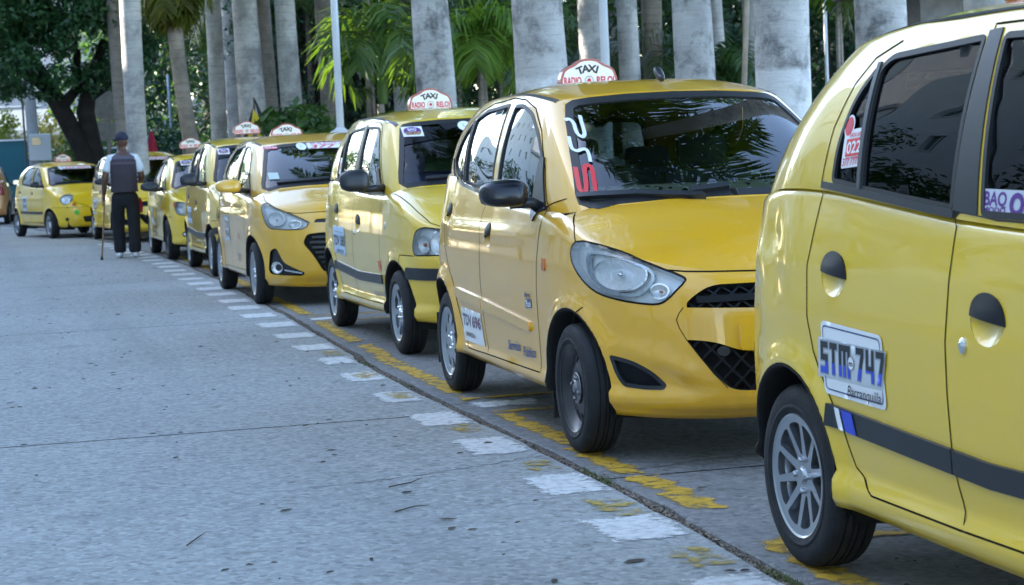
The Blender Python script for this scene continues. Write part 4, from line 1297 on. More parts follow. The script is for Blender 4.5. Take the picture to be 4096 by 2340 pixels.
def model_wedge():
    """Hatchback with swept headlights and a hexagonal lower grille (fourth taxi)."""
    sp = dict(
        wb=2.425, ic=3, iw=7, nside=110, rows=32, ng=(24, 70),
        plan=[(0, -.80, .17, .83), (.22, -.79, .17, .832), (.40, -.745, .17, .84), (.55, -.655, .175, .855), (.67, -.51, .18, .88), (.75, -.32, .185, .905), (.79, -.12, .21, .935), (.812, .10, .22, .965), (.825, .5, .235, .985),
              (.83, 1.0, .235, 1.02), (.83, 1.5, .235, 1.06), (.825, 1.95, .24, 1.11), (.815, 2.3, .25, 1.145), (.785, 2.6, .25, 1.145), (.69, 2.84, .25, 1.12), (.42, 2.94, .25, 1.09), (0, 2.96, .25, 1.08)],
        If=[(.2, .10), (.25, .04), (.30, .012), (.4, .0), (.5, .0), (.65, .02), (.75, .045), (.83, .10)],
        Is=[(.2, .04), (.25, .006), (.30, .012), (.42, .014), (.55, .006), (.66, .0), (.78, .0), (.9, .018), (1.0, .04), (1.16, .075)],
        Ir=[(.2, .06), (.3, .01), (.4, .0), (.6, .01), (.9, .03), (1.1, .07)],
        arches=[(0, .295, .335, .020), (2.425, .295, .335, .020)], rh=.07, rb=.03, creases=[(.80, .03, .010, .3, 2.4)],
        cowl=[(0, -.16, 1.045), (.3, -.13, 1.042), (.52, -.06, 1.03), (.66, .02, 1.01)], hoodline=[(-.62, .905), (-.36, .99)],
        gb=[(0, -.15, 1.035), (.3, -.125, 1.032), (.54, -.06, 1.022), (.675, .04, 1.005), (.735, .22, .975), (.755, .55, .975), (.768, 1.0, 1.005), (.77, 1.5, 1.045), (.762, 1.9, 1.09), (.745, 2.25, 1.13), (.71, 2.52, 1.135), (.58, 2.75, 1.11), (.3, 2.85, 1.085), (0, 2.87, 1.08)],
        gt=[(0, .64, 1.462), (.3, .65, 1.456), (.47, .67, 1.446), (.575, .73, 1.433), (.605, .90, 1.462), (.615, 1.12, 1.485), (.618, 1.4, 1.494), (.615, 1.7, 1.490), (.61, 1.95, 1.480), (.60, 2.18, 1.462), (.57, 2.38, 1.44), (.48, 2.50, 1.43), (.25, 2.56, 1.432), (0, 2.57, 1.435)],
        bow=[(.05, .03)] * 4 + [(.04, .03)] * 6 + [(.05, .03)] * 4,
        gf=3, gr=11, roofline=[(1.1, 1.535), (1.6, 1.545), (2.1, 1.52)],
        windows=[('front', round_poly([(.42, 1.015), (1.18, 1.055), (1.20, 1.44), (1.0, 1.43), (.80, 1.355)], [.02, .012, .03, .05, .06])),
                 ('rear', round_poly([(1.26, 1.06), (1.95, 1.12), (2.16, 1.19), (2.0, 1.36), (1.80, 1.43), (1.28, 1.45)], [.012, .04, .03, .06, .05, .015]))],
        ws=[(0, 1.075), (.3, 1.070), (.53, 1.055), (.63, 1.030), (.665, 1.045), (.66, 1.09), (.60, 1.27), (.555, 1.385), (.52, 1.41), (.4, 1.428), (.2, 1.438), (0, 1.442)],
        rw=[(0, 1.14), (.42, 1.145), (.53, 1.16), (.53, 1.20), (.46, 1.35), (.42, 1.375), (.3, 1.385), (0, 1.39)],
        door_f=[(.30, .965), (.36, .85), (.37, .6), (.37, .4), (.40, .29), (1.30, .287), (1.34, .4), (1.36, .7), (1.33, 1.03), (1.235, 1.07), (1.24, 1.475), (.98, 1.462), (.76, 1.36), (.42, 1.02)],
        door_r=[(1.30, .287), (1.86, .282), (1.98, .36), (2.06, .5), (2.16, .62), (2.27, .72), (2.33, .85), (2.30, 1.05), (2.25, 1.20), (2.1, 1.36), (1.85, 1.455), (1.24, 1.475), (1.235, 1.07), (1.33, 1.03), (1.36, .7), (1.34, .4)], nr=12,
        handles=[(2.18, .93), (1.22, .875)], handle_size=(.085, .022), handle_tilt=.1,
        bumper_y=-.02, bumper_line=[(-1, .70), (-.6, .69), (-.3, .66), (-.02, .58), (.3, .2)],
        belt=[(.42, .990), (.8, 1.008), (1.2, 1.036), (1.6, 1.070), (2.0, 1.115), (2.20, 1.16)], beltw=.016,
        roofstrip=[(.575, .75), (.605, .95), (.612, 1.3), (.610, 1.7), (.60, 2.0), (.57, 2.3)],
        mirror=(.34, 1.075, .955), mirror_size=(.115, .080, .062), mirror_base=(.79, .42, 1.02), sail=[(.33, .98), (.60, .985), (.64, 1.18), (.60, 1.18)],
        dash_y=.28, dash_z=.975, dash_w=.64, seat_y=.98, wipers=[[(.55, 1.085), (.08, 1.105)]],
    )
    D45 = math.radians(45)
    hl = round_poly([(.365, .900), (.30, .918), (.10, .862), (-.10, .795), (-.223, .738), (-.20, .700), (-.158, .678), (0, .680), (.194, .692), (.26, .74)], [.02, .03, .05, .05, .015, .01, .02, .03, .05, .05])
    ug = round_poly([(0, .735), (.36, .735), (.34, .765), (0, .770)], [0, .01, .01, 0])
    lg = round_poly([(0, .30), (.30, .305), (.39, .462), (.463, .56), (.424, .637), (.309, .648), (0, .65)], [0, .02, .03, .03, .03, .03, 0])
    fog = round_poly([(.245, .31), (.235, .40), (.212, .49), (.15, .517), (.11, .516), (.036, .394), (-.191, .294), (-.136, .272), (.20, .285)], [.03, .02, .03, .02, .02, .04, .01, .01, .03])
    sp['openings'] = [(D45, hl), (0., ug), (0., lg), (D45, fog)]
    side_set(sp); sp['gaps'] += [('hood_gap', D45, [(-.52, .826), (-.27, .826), (-.09, .818), (.0, .832)], False), ('hood_gap', 'top', [(.68, -.38), (.70, -.2), (.69, -.05)], False)]
    b = Body(sp); common(b)
    headlamp(b, D45, hl, bowl=(.13, .775, .065, .11), bowl2=(-.09, .728, .035, .06))
    b.put_patch('upper_grille', 0., ug, BLACK, off=-.01, thick=.03, step=.05, sides='weld')
    b.put_patch('lower_grille', 0., lg, UNDER, off=-.03, thick=.03, step=.05, sides='weld')
    bars = [[(0, z), (.2, z), (np.interp(z, [.3, .56, .64], [.27, .41, .37]), z)] for z in np.arange(.34, .64, .045)]
    b.put_strips('grille_mesh', 0., bars, BLACK, width=.02, off=-.01, thick=.02, step=.06, sides='weld')
    b.put_patch('fog_recess', D45, fog, BLACK, off=-.02, thick=.02, step=.03)
    c = [(.668 + .048 * math.cos(t), .345 + .05 * math.sin(t)) for t in np.linspace(0, 2 * math.pi, 25)[:-1]]
    fl = b.put_patch('fog_lamp', D45, [((a - .675) * 1.55 + .135, z) for a, z in c], REFLECTOR, off=lambda a, z: -.002 - .03 * max(0, 1 - (((a - .128) / .075)**2 + ((z - .345) / .05)**2)), step=.015)
    b.put_strip('fog_ring', D45, [((a - .675) * 1.55 + .135, z) for a, z in c], CHROME, width=.007, off=.004, thick=.012, step=.02, closed=True, parent=fl)
    b.put_strip('fog_trim', D45, [(.03, .325), (-.15, .297)], CHROME, width=.014, off=.002, thick=.012, step=.03)
    b.put_patch('tail_lamp', math.pi, round_poly([(-.72, .76), (-.52, .78), (-.52, 1.02), (-.66, 1.08)], .03), REDLENS, off=.004, thick=.01, step=.03)
    return b

def model_saloon():
    """Three-box saloon with almond headlights whose upper corner is red (sixth taxi)."""
    sp = dict(
        wb=2.44, ic=3, iw=7, nside=110, rows=32, ng=(24, 70),
        plan=[(0, -.84, .22, .76), (.25, -.83, .22, .765), (.45, -.785, .22, .775), (.60, -.69, .22, .795), (.71, -.53, .22, .83), (.775, -.32, .225, .875), (.805, -.05, .23, .925), (.82, .25, .24, .955), (.83, .6, .245, .965),
              (.835, 1.1, .245, .985), (.835, 1.6, .245, 1.01), (.83, 2.1, .25, 1.03), (.82, 2.5, .26, 1.03), (.79, 2.85, .27, 1.02), (.72, 3.12, .28, 1.01), (.45, 3.25, .28, 1.0), (0, 3.27, .28, 1.0)],
        If=[(.2, .08), (.27, .03), (.36, .0), (.5, .0), (.58, .004), (.61, .03), (.76, .08)],
        Is=[(.2, .04), (.26, .004), (.32, .014), (.45, .008), (.62, .0), (.75, .002), (.9, .02), (1.0, .05)],
        Ir=[(.2, .05), (.3, .01), (.5, .0), (.7, .02), (1.0, .06)],
        arches=[(0, .295, .335, .018), (2.44, .295, .335, .018)], rh=.06, rb=.03, creases=[(.72, .03, .008, .3, 2.6)],
        cowl=[(0, .10, 1.0), (.3, .13, .998), (.52, .19, .985), (.66, .26, .97)], hoodline=[(-.5, .875), (-.15, .955)],
        gb=[(0, .11, .99), (.3, .14, .988), (.54, .21, .975), (.675, .31, .96), (.735, .48, .945), (.755, .8, .95), (.765, 1.2, .97), (.765, 1.6, .99), (.755, 2.0, 1.01), (.735, 2.4, 1.02), (.69, 2.65, 1.015), (.56, 2.78, 1.005), (.3, 2.82, 1.0), (0, 2.83, 1.0)],
        gt=[(0, .82, 1.405), (.3, .83, 1.40), (.46, .85, 1.39), (.56, .91, 1.378), (.59, 1.05, 1.405), (.60, 1.25, 1.42), (.60, 1.5, 1.425), (.595, 1.75, 1.42), (.59, 1.9, 1.412), (.575, 2.05, 1.398), (.54, 2.2, 1.385), (.46, 2.27, 1.38), (.25, 2.3, 1.385), (0, 2.31, 1.39)],
        bow=[(.05, .03)] * 4 + [(.04, .03)] * 6 + [(.05, .03)] * 4,
        gf=3, gr=11, roofline=[(1.1, 1.46), (1.5, 1.47), (1.95, 1.455)],
        windows=[('front', round_poly([(.62, .985), (1.30, 1.005), (1.30, 1.375), (1.13, 1.365), (.98, 1.30)], [.02, .012, .03, .05, .06])),
                 ('rear', round_poly([(1.37, 1.01), (1.98, 1.035), (2.10, 1.10), (1.98, 1.28), (1.86, 1.36), (1.37, 1.38)], [.012, .03, .03, .05, .05, .015]))],
        ws=[(0, 1.03), (.3, 1.026), (.53, 1.01), (.63, .985), (.665, 1.0), (.655, 1.05), (.595, 1.22), (.55, 1.33), (.52, 1.352), (.4, 1.37), (.2, 1.38), (0, 1.384)],
        rw=[(0, 1.03), (.45, 1.035), (.54, 1.05), (.53, 1.09), (.47, 1.29), (.43, 1.32), (.3, 1.33), (0, 1.335)],
        door_f=[(.44, .955), (.45, .8), (.43, .5), (.43, .30), (1.33, .30), (1.36, .5), (1.37, .8), (1.35, 1.0), (1.335, 1.415), (1.12, 1.40), (.94, 1.31), (.55, .975)],
        door_r=[(1.33, .30), (1.92, .30), (2.03, .40), (2.10, .55), (2.22, .68), (2.28, .85), (2.22, 1.02), (2.16, 1.15), (2.02, 1.31), (1.88, 1.395), (1.335, 1.415), (1.35, 1.0), (1.37, .8), (1.36, .5)], nr=11,
        handles=[(2.12, .88), (1.24, .86)], handle_size=(.075, .022), handle_tilt=.05,
        bumper_y=-.1, bumper_line=[(-1, .60), (-.1, .60)],
        belt=[(.60, .965), (1.0, .975), (1.5, .998), (2.0, 1.022), (2.15, 1.03)], beltw=.014,
        roofstrip=[(.565, .93), (.59, 1.1), (.595, 1.4), (.59, 1.7), (.57, 2.0), (.53, 2.2)],
        mirror=(.56, 1.02, .965), mirror_size=(.125, .075, .068), mirror_base=(.80, .64, .98), sail=[(.50, .965), (.66, .97), (.80, 1.12), (.76, 1.12)],
        dash_y=.52, dash_z=.93, dash_w=.64, seat_y=1.10, wipers=[[(.55, 1.04), (.08, 1.055)]],
    )
    D45 = math.radians(45)
    hl = round_poly([(.235, .80), (.21, .72), (.14, .635), (-.02, .62), (-.27, .63), (-.28, .70), (-.12, .765), (.08, .805)], [.05, .04, .05, .04, .03, .03, .05, .05])
    ug = round_poly([(0, .64), (.36, .64), (.33, .70), (0, .705)], [0, .02, .02, 0])
    fog = round_poly([(.02, .40), (-.25, .40), (-.25, .33), (.02, .33), (.06, .365)], [.02, .01, .01, .02, .02])
    sp['openings'] = [(D45, hl), (0., ug), (D45, fog)]
    side_set(sp); sp['gaps'] += [('hood_gap', 'top', [(.3, -.74), (.52, -.67), (.62, -.5), (.67, -.25), (.70, .05), (.70, .2)], False), ('bumper_gap', R90, [(-.12, .60), (-.36, .60)], False)]
    b = Body(sp); common(b)
    nd = headlamp(b, D45, hl, bowl=(.05, .70, .055, .075), bowl2=(-.13, .685, .05, .06))
    b.put_patch('corner_marker', D45, [(.228, .795), (.20, .72), (.165, .735), (.165, .80)], REDLENS, off=.0045, step=.03)
    b.put_patch('grille', 0., ug, BLACK, off=-.012, thick=.02, step=.05, sides='weld')
    b.put_patch('fog_recess', D45, fog, BLACK, off=-.012, thick=.02, step=.03)
    b.put_patch('fog_lamp', D45, offset_poly(fog, -.018), REFLECTOR, off=-.004, thick=.015, step=.03)
    return b

def model_bubble():
    """Small bubble-shaped hatchback with round headlights (eighth taxi)."""
    sp = dict(
        wb=2.34, ic=3, iw=7, nside=110, rows=32, ng=(24, 70),
        plan=[(0, -.63, .22, .70), (.22, -.62, .22, .71), (.40, -.575, .22, .735), (.53, -.48, .22, .775), (.62, -.34, .22, .83), (.68, -.15, .225, .895), (.71, .08, .23, .955), (.728, .28, .24, .995), (.738, .6, .24, 1.0),
              (.745, 1.0, .24, 1.01), (.745, 1.4, .24, 1.03), (.742, 1.8, .245, 1.06), (.735, 2.1, .25, 1.08), (.715, 2.4, .27, 1.08), (.66, 2.62, .29, 1.06), (.45, 2.76, .30, 1.04), (0, 2.80, .30, 1.03)],
        If=[(.2, .08), (.27, .03), (.36, .0), (.5, .0), (.6, .02), (.7, .08)],
        Is=[(.2, .045), (.27, .01), (.36, .012), (.5, .004), (.65, .0), (.8, .006), (.95, .03), (1.08, .06)],
        Ir=[(.2, .05), (.3, .01), (.5, .0), (.8, .03), (1.08, .08)],
        arches=[(0, .28, .315, .020), (2.34, .28, .315, .020)], rh=.08, rb=.03, creases=[(.78, .025, .008, .2, 2.4)],
        cowl=[(0, .02, 1.04), (.3, .05, 1.038), (.48, .11, 1.028), (.58, .18, 1.015)], hoodline=[(-.42, .86), (-.15, .975)],
        gb=[(0, .03, 1.03), (.3, .06, 1.028), (.50, .125, 1.018), (.61, .21, 1.005), (.665, .36, .99), (.685, .6, .99), (.695, .95, 1.0), (.70, 1.35, 1.02), (.695, 1.75, 1.05), (.68, 2.1, 1.07), (.645, 2.4, 1.07), (.54, 2.6, 1.05), (.3, 2.69, 1.03), (0, 2.71, 1.03)],
        gt=[(0, .70, 1.42), (.3, .71, 1.415), (.43, .735, 1.405), (.515, .80, 1.392), (.545, .95, 1.415), (.553, 1.15, 1.432), (.555, 1.35, 1.438), (.553, 1.6, 1.436), (.545, 1.85, 1.425), (.535, 2.02, 1.41), (.50, 2.2, 1.39), (.42, 2.30, 1.38), (.25, 2.36, 1.382), (0, 2.37, 1.385)],
        bow=[(.06, .04)] * 4 + [(.05, .04)] * 6 + [(.07, .04)] * 4,
        gf=3, gr=11, roofline=[(1.1, 1.488), (1.5, 1.495), (1.95, 1.475)],
        windows=[('front', round_poly([(.46, 1.02), (1.16, 1.04), (1.15, 1.385), (.98, 1.378), (.80, 1.29)], [.02, .012, .05, .06, .06])),
                 ('rear', round_poly([(1.24, 1.045), (1.93, 1.085), (1.90, 1.24), (1.80, 1.36), (1.62, 1.392), (1.24, 1.395)], [.012, .04, .05, .06, .05, .015]))],
        ws=[(0, 1.065), (.3, 1.06), (.48, 1.048), (.575, 1.03), (.60, 1.05), (.585, 1.12), (.54, 1.26), (.50, 1.35), (.47, 1.372), (.38, 1.387), (.2, 1.396), (0, 1.4)],
        rw=[(0, 1.09), (.40, 1.095), (.49, 1.11), (.48, 1.15), (.41, 1.31), (.38, 1.33), (.3, 1.338), (0, 1.343)],
        door_f=[(.37, .985), (.40, .85), (.39, .6), (.385, .30), (1.17, .30), (1.20, .5), (1.21, .8), (1.20, 1.03), (1.20, 1.428), (.96, 1.41), (.76, 1.30), (.42, 1.0)],
        door_r=[(1.17, .30), (1.82, .30), (1.93, .42), (2.0, .54), (2.1, .66), (2.14, .82), (2.08, 1.07), (2.02, 1.24), (1.90, 1.36), (1.72, 1.415), (1.20, 1.428), (1.20, 1.03), (1.21, .8), (1.20, .5)], nr=11,
        handles=[(2.02, .90), (1.10, .875)], handle_size=(.05, .035), handle_tilt=.05,
        bumper_y=-.1, bumper_line=[(-1, .60), (-.1, .60)],
        belt=[(.44, 1.005), (.9, 1.015), (1.4, 1.038), (1.95, 1.075)], beltw=.014,
        roofstrip=[(.525, .83), (.545, 1.0), (.55, 1.3), (.545, 1.6), (.53, 1.9), (.50, 2.15)],
        mirror=(.40, 1.06, .86), mirror_size=(.085, .065, .06), mirror_base=(.71, .48, 1.02), sail=[(.40, 1.0), (.56, 1.005), (.66, 1.14), (.62, 1.14)],
        dash_y=.42, dash_z=.97, dash_w=.56, seat_y=.95, wipers=[[(.50, 1.075), (.05, 1.09)]],
    )
    D45 = math.radians(45)
    hl = [(.05 + .115 * math.cos(t), .755 + .098 * math.sin(t)) for t in np.linspace(0, 2 * math.pi, 33)[:-1]]
    lg = round_poly([(0, .31), (.20, .31), (.24, .42), (0, .43)], [0, .03, .03, 0])
    sp['openings'] = [(D45, hl), (0., lg)]
    side_set(sp); sp['gaps'] += [('bumper_gap', D45, [(.42, .60), (.2, .60), (-.4, .60)], False), ('hood_gap', 'top', [(.12, -.60), (.25, -.56), (.36, -.50), (.50, -.32), (.58, -.05), (.61, .12)], False)]
    b = Body(sp); common(b)
    headlamp(b, D45, hl, bowl=(.05, .755, .080, .092))
    b.put_patch('lower_grille', 0., lg, BLACK, off=-.015, thick=.03, step=.05, sides='weld')
    c = [(-.12 + .035 * math.cos(t), .655 + .03 * math.sin(t)) for t in np.linspace(0, 2 * math.pi, 17)[:-1]]
    b.put_patch('indicator', D45, c, AMBER, off=.004, thick=.008, step=.02)
    c = [(.01 + .04 * math.cos(t), .37 + .036 * math.sin(t)) for t in np.linspace(0, 2 * math.pi, 17)[:-1]]
    b.put_patch('fog_recess', D45, c, BLACK, off=.003, thick=.01, step=.02)
    b.put_strip('side_strip', R90, [(.42, .50), (1.19, .50)], BLACK, width=.05, off=.012, thick=.015, step=.05)
    b.put_strip('side_strip', R90, [(1.20, .50), (1.95, .505)], BLACK, width=.05, off=.012, thick=.015, step=.05)
    b.put_strip('sill_skirt', R90, [(.40, .275), (1.2, .272), (1.85, .275)], BLACK, width=.07, off=.006, thick=.012, step=.05)
    return b
# ------------------------------------------------------------------ placing by bearing and distance
CX, CY, FPX = 1274.5, 728.0, 7653.2 * 2549 / 4096
def bearing(px, dist, py=300.):
    """Ground point that lies `dist` metres along the view at picture column px (read at row py)."""
    d = _fw + _rt * ((px - CX) / FPX) + _up * (-(py - CY) / FPX)
    k = dist / (d.x * _fw.x + d.y * _fw.y) * math.hypot(_fw.x, _fw.y)
    return d.x * k, d.y * k

def fast_mesh(name, V, F, m, smooth=False):
    me = bpy.data.meshes.new(name)
    V = np.asarray(V, 'f'); F = np.asarray(F, 'i'); n = F.shape[1]
    me.vertices.add(len(V)); me.vertices.foreach_set('co', V.ravel())
    me.loops.add(F.size); me.loops.foreach_set('vertex_index', F.ravel())
    me.polygons.add(len(F)); me.polygons.foreach_set('loop_start', np.arange(0, F.size, n, dtype='i')); me.polygons.foreach_set('loop_total', np.full(len(F), n, 'i'))
    me.update(calc_edges=True); me.validate()
    if smooth: me.polygons.foreach_set('use_smooth', [True] * len(F))
    if m: me.materials.append(m)
    return me

def leaf_mat(name, a, b_, trans=.35, rough=.45):
    if name in MATS: return MATS[name]
    m = bpy.data.materials.new(name); m.use_nodes = True
    n = m.node_tree.nodes; l = m.node_tree.links; p = n['Principled BSDF']; out = n['Material Output']
    g = n.new('ShaderNodeNewGeometry'); cr = n.new('ShaderNodeValToRGB')
    cr.color_ramp.elements[0].color = (*a, 1); cr.color_ramp.elements[1].color = (*b_, 1)
    l.new(g.outputs['Random Per Island'], cr.inputs[0]); l.new(cr.outputs[0], p.inputs['Base Color'])
    p.inputs['Roughness'].default_value = rough; p.inputs['Specular IOR Level'].default_value = .4
    t = n.new('ShaderNodeBsdfTranslucent'); mx = n.new('ShaderNodeMixShader'); mx.inputs[0].default_value = trans
    hs = n.new('ShaderNodeHueSaturation'); hs.inputs['Value'].default_value = 1.5; hs.inputs['Saturation'].default_value = 1.15; hs.inputs['Hue'].default_value = .485
    l.new(cr.outputs[0], hs.inputs['Color']); l.new(hs.outputs[0], t.inputs[0])
    l.new(p.outputs[0], mx.inputs[1]); l.new(t.outputs[0], mx.inputs[2]); l.new(mx.outputs[0], out.inputs[0])
    MATS[name] = m; return m

# ------------------------------------------------------------------ ground, road
def concrete(name, c0, c1, dark=.35, scale=1.0, stain=.5):
    m = bpy.data.materials.new(name); m.use_nodes = True
    n = m.node_tree.nodes; l = m.node_tree.links; p = n['Principled BSDF']
    tc = n.new('ShaderNodeTexCoord'); gm = n.new('ShaderNodeNewGeometry')
    def noise(sc, det=6, rough=.6):
        z = n.new('ShaderNodeTexNoise'); z.inputs['Scale'].default_value = sc * scale; z.inputs['Detail'].default_value = det; z.inputs['Roughness'].default_value = rough
        l.new(gm.outputs['Position'], z.inputs['Vector']); return z.outputs['Fac']
    def ramp(src, a, b_, lo=0., hi=1.):
        r = n.new('ShaderNodeMapRange'); r.inputs[1].default_value = a; r.inputs[2].default_value = b_; r.inputs[3].default_value = lo; r.inputs[4].default_value = hi
        l.new(src, r.inputs[0]); return r.outputs[0]
    def mix(fac, A, B, mode='MIX'):
        x = n.new('ShaderNodeMix'); x.data_type = 'RGBA'; x.blend_type = mode
        if isinstance(fac, float): x.inputs[0].default_value = fac
        else: l.new(fac, x.inputs[0])
        for s_, v in ((6, A), (7, B)):
            if isinstance(v, tuple): x.inputs[s_].default_value = (*v, 1)
            else: l.new(v, x.inputs[s_])
        return x.outputs[2]
    base = mix(ramp(noise(.55, 5), .35, .68), c0, c1)
    # exposed aggregate: pale and dark stones of a centimetre or two
    vo = n.new('ShaderNodeTexVoronoi'); vo.inputs['Scale'].default_value = 42 * scale; l.new(gm.outputs['Position'], vo.inputs['Vector'])
    bw = n.new('ShaderNodeSeparateColor'); l.new(vo.outputs['Color'], bw.inputs[0])
    base = mix(ramp(bw.outputs[0], .15, 1., .0, .65), base, tuple(v * 1.30 for v in c1))
    base = mix(ramp(bw.outputs[1], .70, .95, .0, .50), base, tuple(v * .48 for v in c0))
    base = mix(ramp(noise(16, 3), .48, .70, 0, .26), base, tuple(v * .60 for v in c0))
    base = mix(ramp(noise(38, 4), .42, .62, 0, .30), base, tuple(v * .62 for v in c0))
    # dark worn spots and oil
    base = mix(ramp(noise(6.5, 3), .66, .74, 0, dark), base, tuple(v * .35 for v in c0))
    base = mix(ramp(noise(1.1, 4), .58, .75, 0, stain), base, tuple(v * .6 for v in c0))
    if name == 'lane_concrete':
        mp = n.new('ShaderNodeMapping'); mp.inputs['Scale'].default_value = (1.25, .05, 1); l.new(gm.outputs['Position'], mp.inputs[0])
        tz = n.new('ShaderNodeTexNoise'); tz.inputs['Scale'].default_value = 1.0; tz.inputs['Detail'].default_value = 3; l.new(mp.outputs[0], tz.inputs['Vector'])
        base = mix(ramp(tz.outputs['Fac'], .50, .66, 0, .30), base, tuple(v * .62 for v in c0))
    l.new(base, p.inputs['Base Color']); p.inputs['Roughness'].default_value = .86; p.inputs['Specular IOR Level'].default_value = .25
    bp = n.new('ShaderNodeBump'); bp.inputs['Strength'].default_value = .55; bp.inputs['Distance'].default_value = .006
    l.new(noise(70, 5), bp.inputs['Height']); l.new(bp.outputs[0], p.inputs['Normal'])
    MATS[name] = m; return m

def worn_paint(name, col, amount, scale=9.):
    """Road paint that has flaked off in places."""
    m = bpy.data.materials.new(name); m.use_nodes = True
    n = m.node_tree.nodes; l = m.node_tree.links; p = n['Principled BSDF']; out = n['Material Output']
    p.inputs['Roughness'].default_value = .7
    gm = n.new('ShaderNodeNewGeometry')
    z = n.new('ShaderNodeTexNoise'); z.inputs['Scale'].default_value = scale; z.inputs['Detail'].default_value = 9; z.inputs['Roughness'].default_value = .72
    l.new(gm.outputs['Position'], z.inputs['Vector'])
    at = n.new('ShaderNodeAttribute'); at.attribute_name = 'edge'
    ad = n.new('ShaderNodeMath'); ad.operation = 'MULTIPLY_ADD'; ad.inputs[1].default_value = .22; ad.inputs[2].default_value = -.17; l.new(at.outputs['Fac'], ad.inputs[0])
    sm = n.new('ShaderNodeMath'); sm.operation = 'ADD'; l.new(z.outputs['Fac'], sm.inputs[0]); l.new(ad.outputs[0], sm.inputs[1])
    r = n.new('ShaderNodeMapRange'); r.inputs[1].default_value = amount - .05; r.inputs[2].default_value = amount + .09; r.inputs[4].default_value = .93; l.new(sm.outputs[0], r.inputs[0])
    z2 = n.new('ShaderNodeTexNoise'); z2.inputs['Scale'].default_value = 25; z2.inputs['Detail'].default_value = 5; l.new(gm.outputs['Position'], z2.inputs['Vector'])
    mx0 = n.new('ShaderNodeMix'); mx0.data_type = 'RGBA'; mx0.inputs[6].default_value = (*col, 1); mx0.inputs[7].default_value = (*(c * .62 for c in col), 1)
    r2 = n.new('ShaderNodeMapRange'); r2.inputs[1].default_value = .45; r2.inputs[2].default_value = .7; l.new(z2.outputs['Fac'], r2.inputs[0]); l.new(r2.outputs[0], mx0.inputs[0]); l.new(mx0.outputs[2], p.inputs['Base Color'])
    t = n.new('ShaderNodeBsdfTransparent'); mx = n.new('ShaderNodeMixShader')
    l.new(r.outputs[0], mx.inputs[0]); l.new(t.outputs[0], mx.inputs[1]); l.new(p.outputs[0], mx.inputs[2]); l.new(mx.outputs[0], out.inputs[0])
    MATS[name] = m; return m

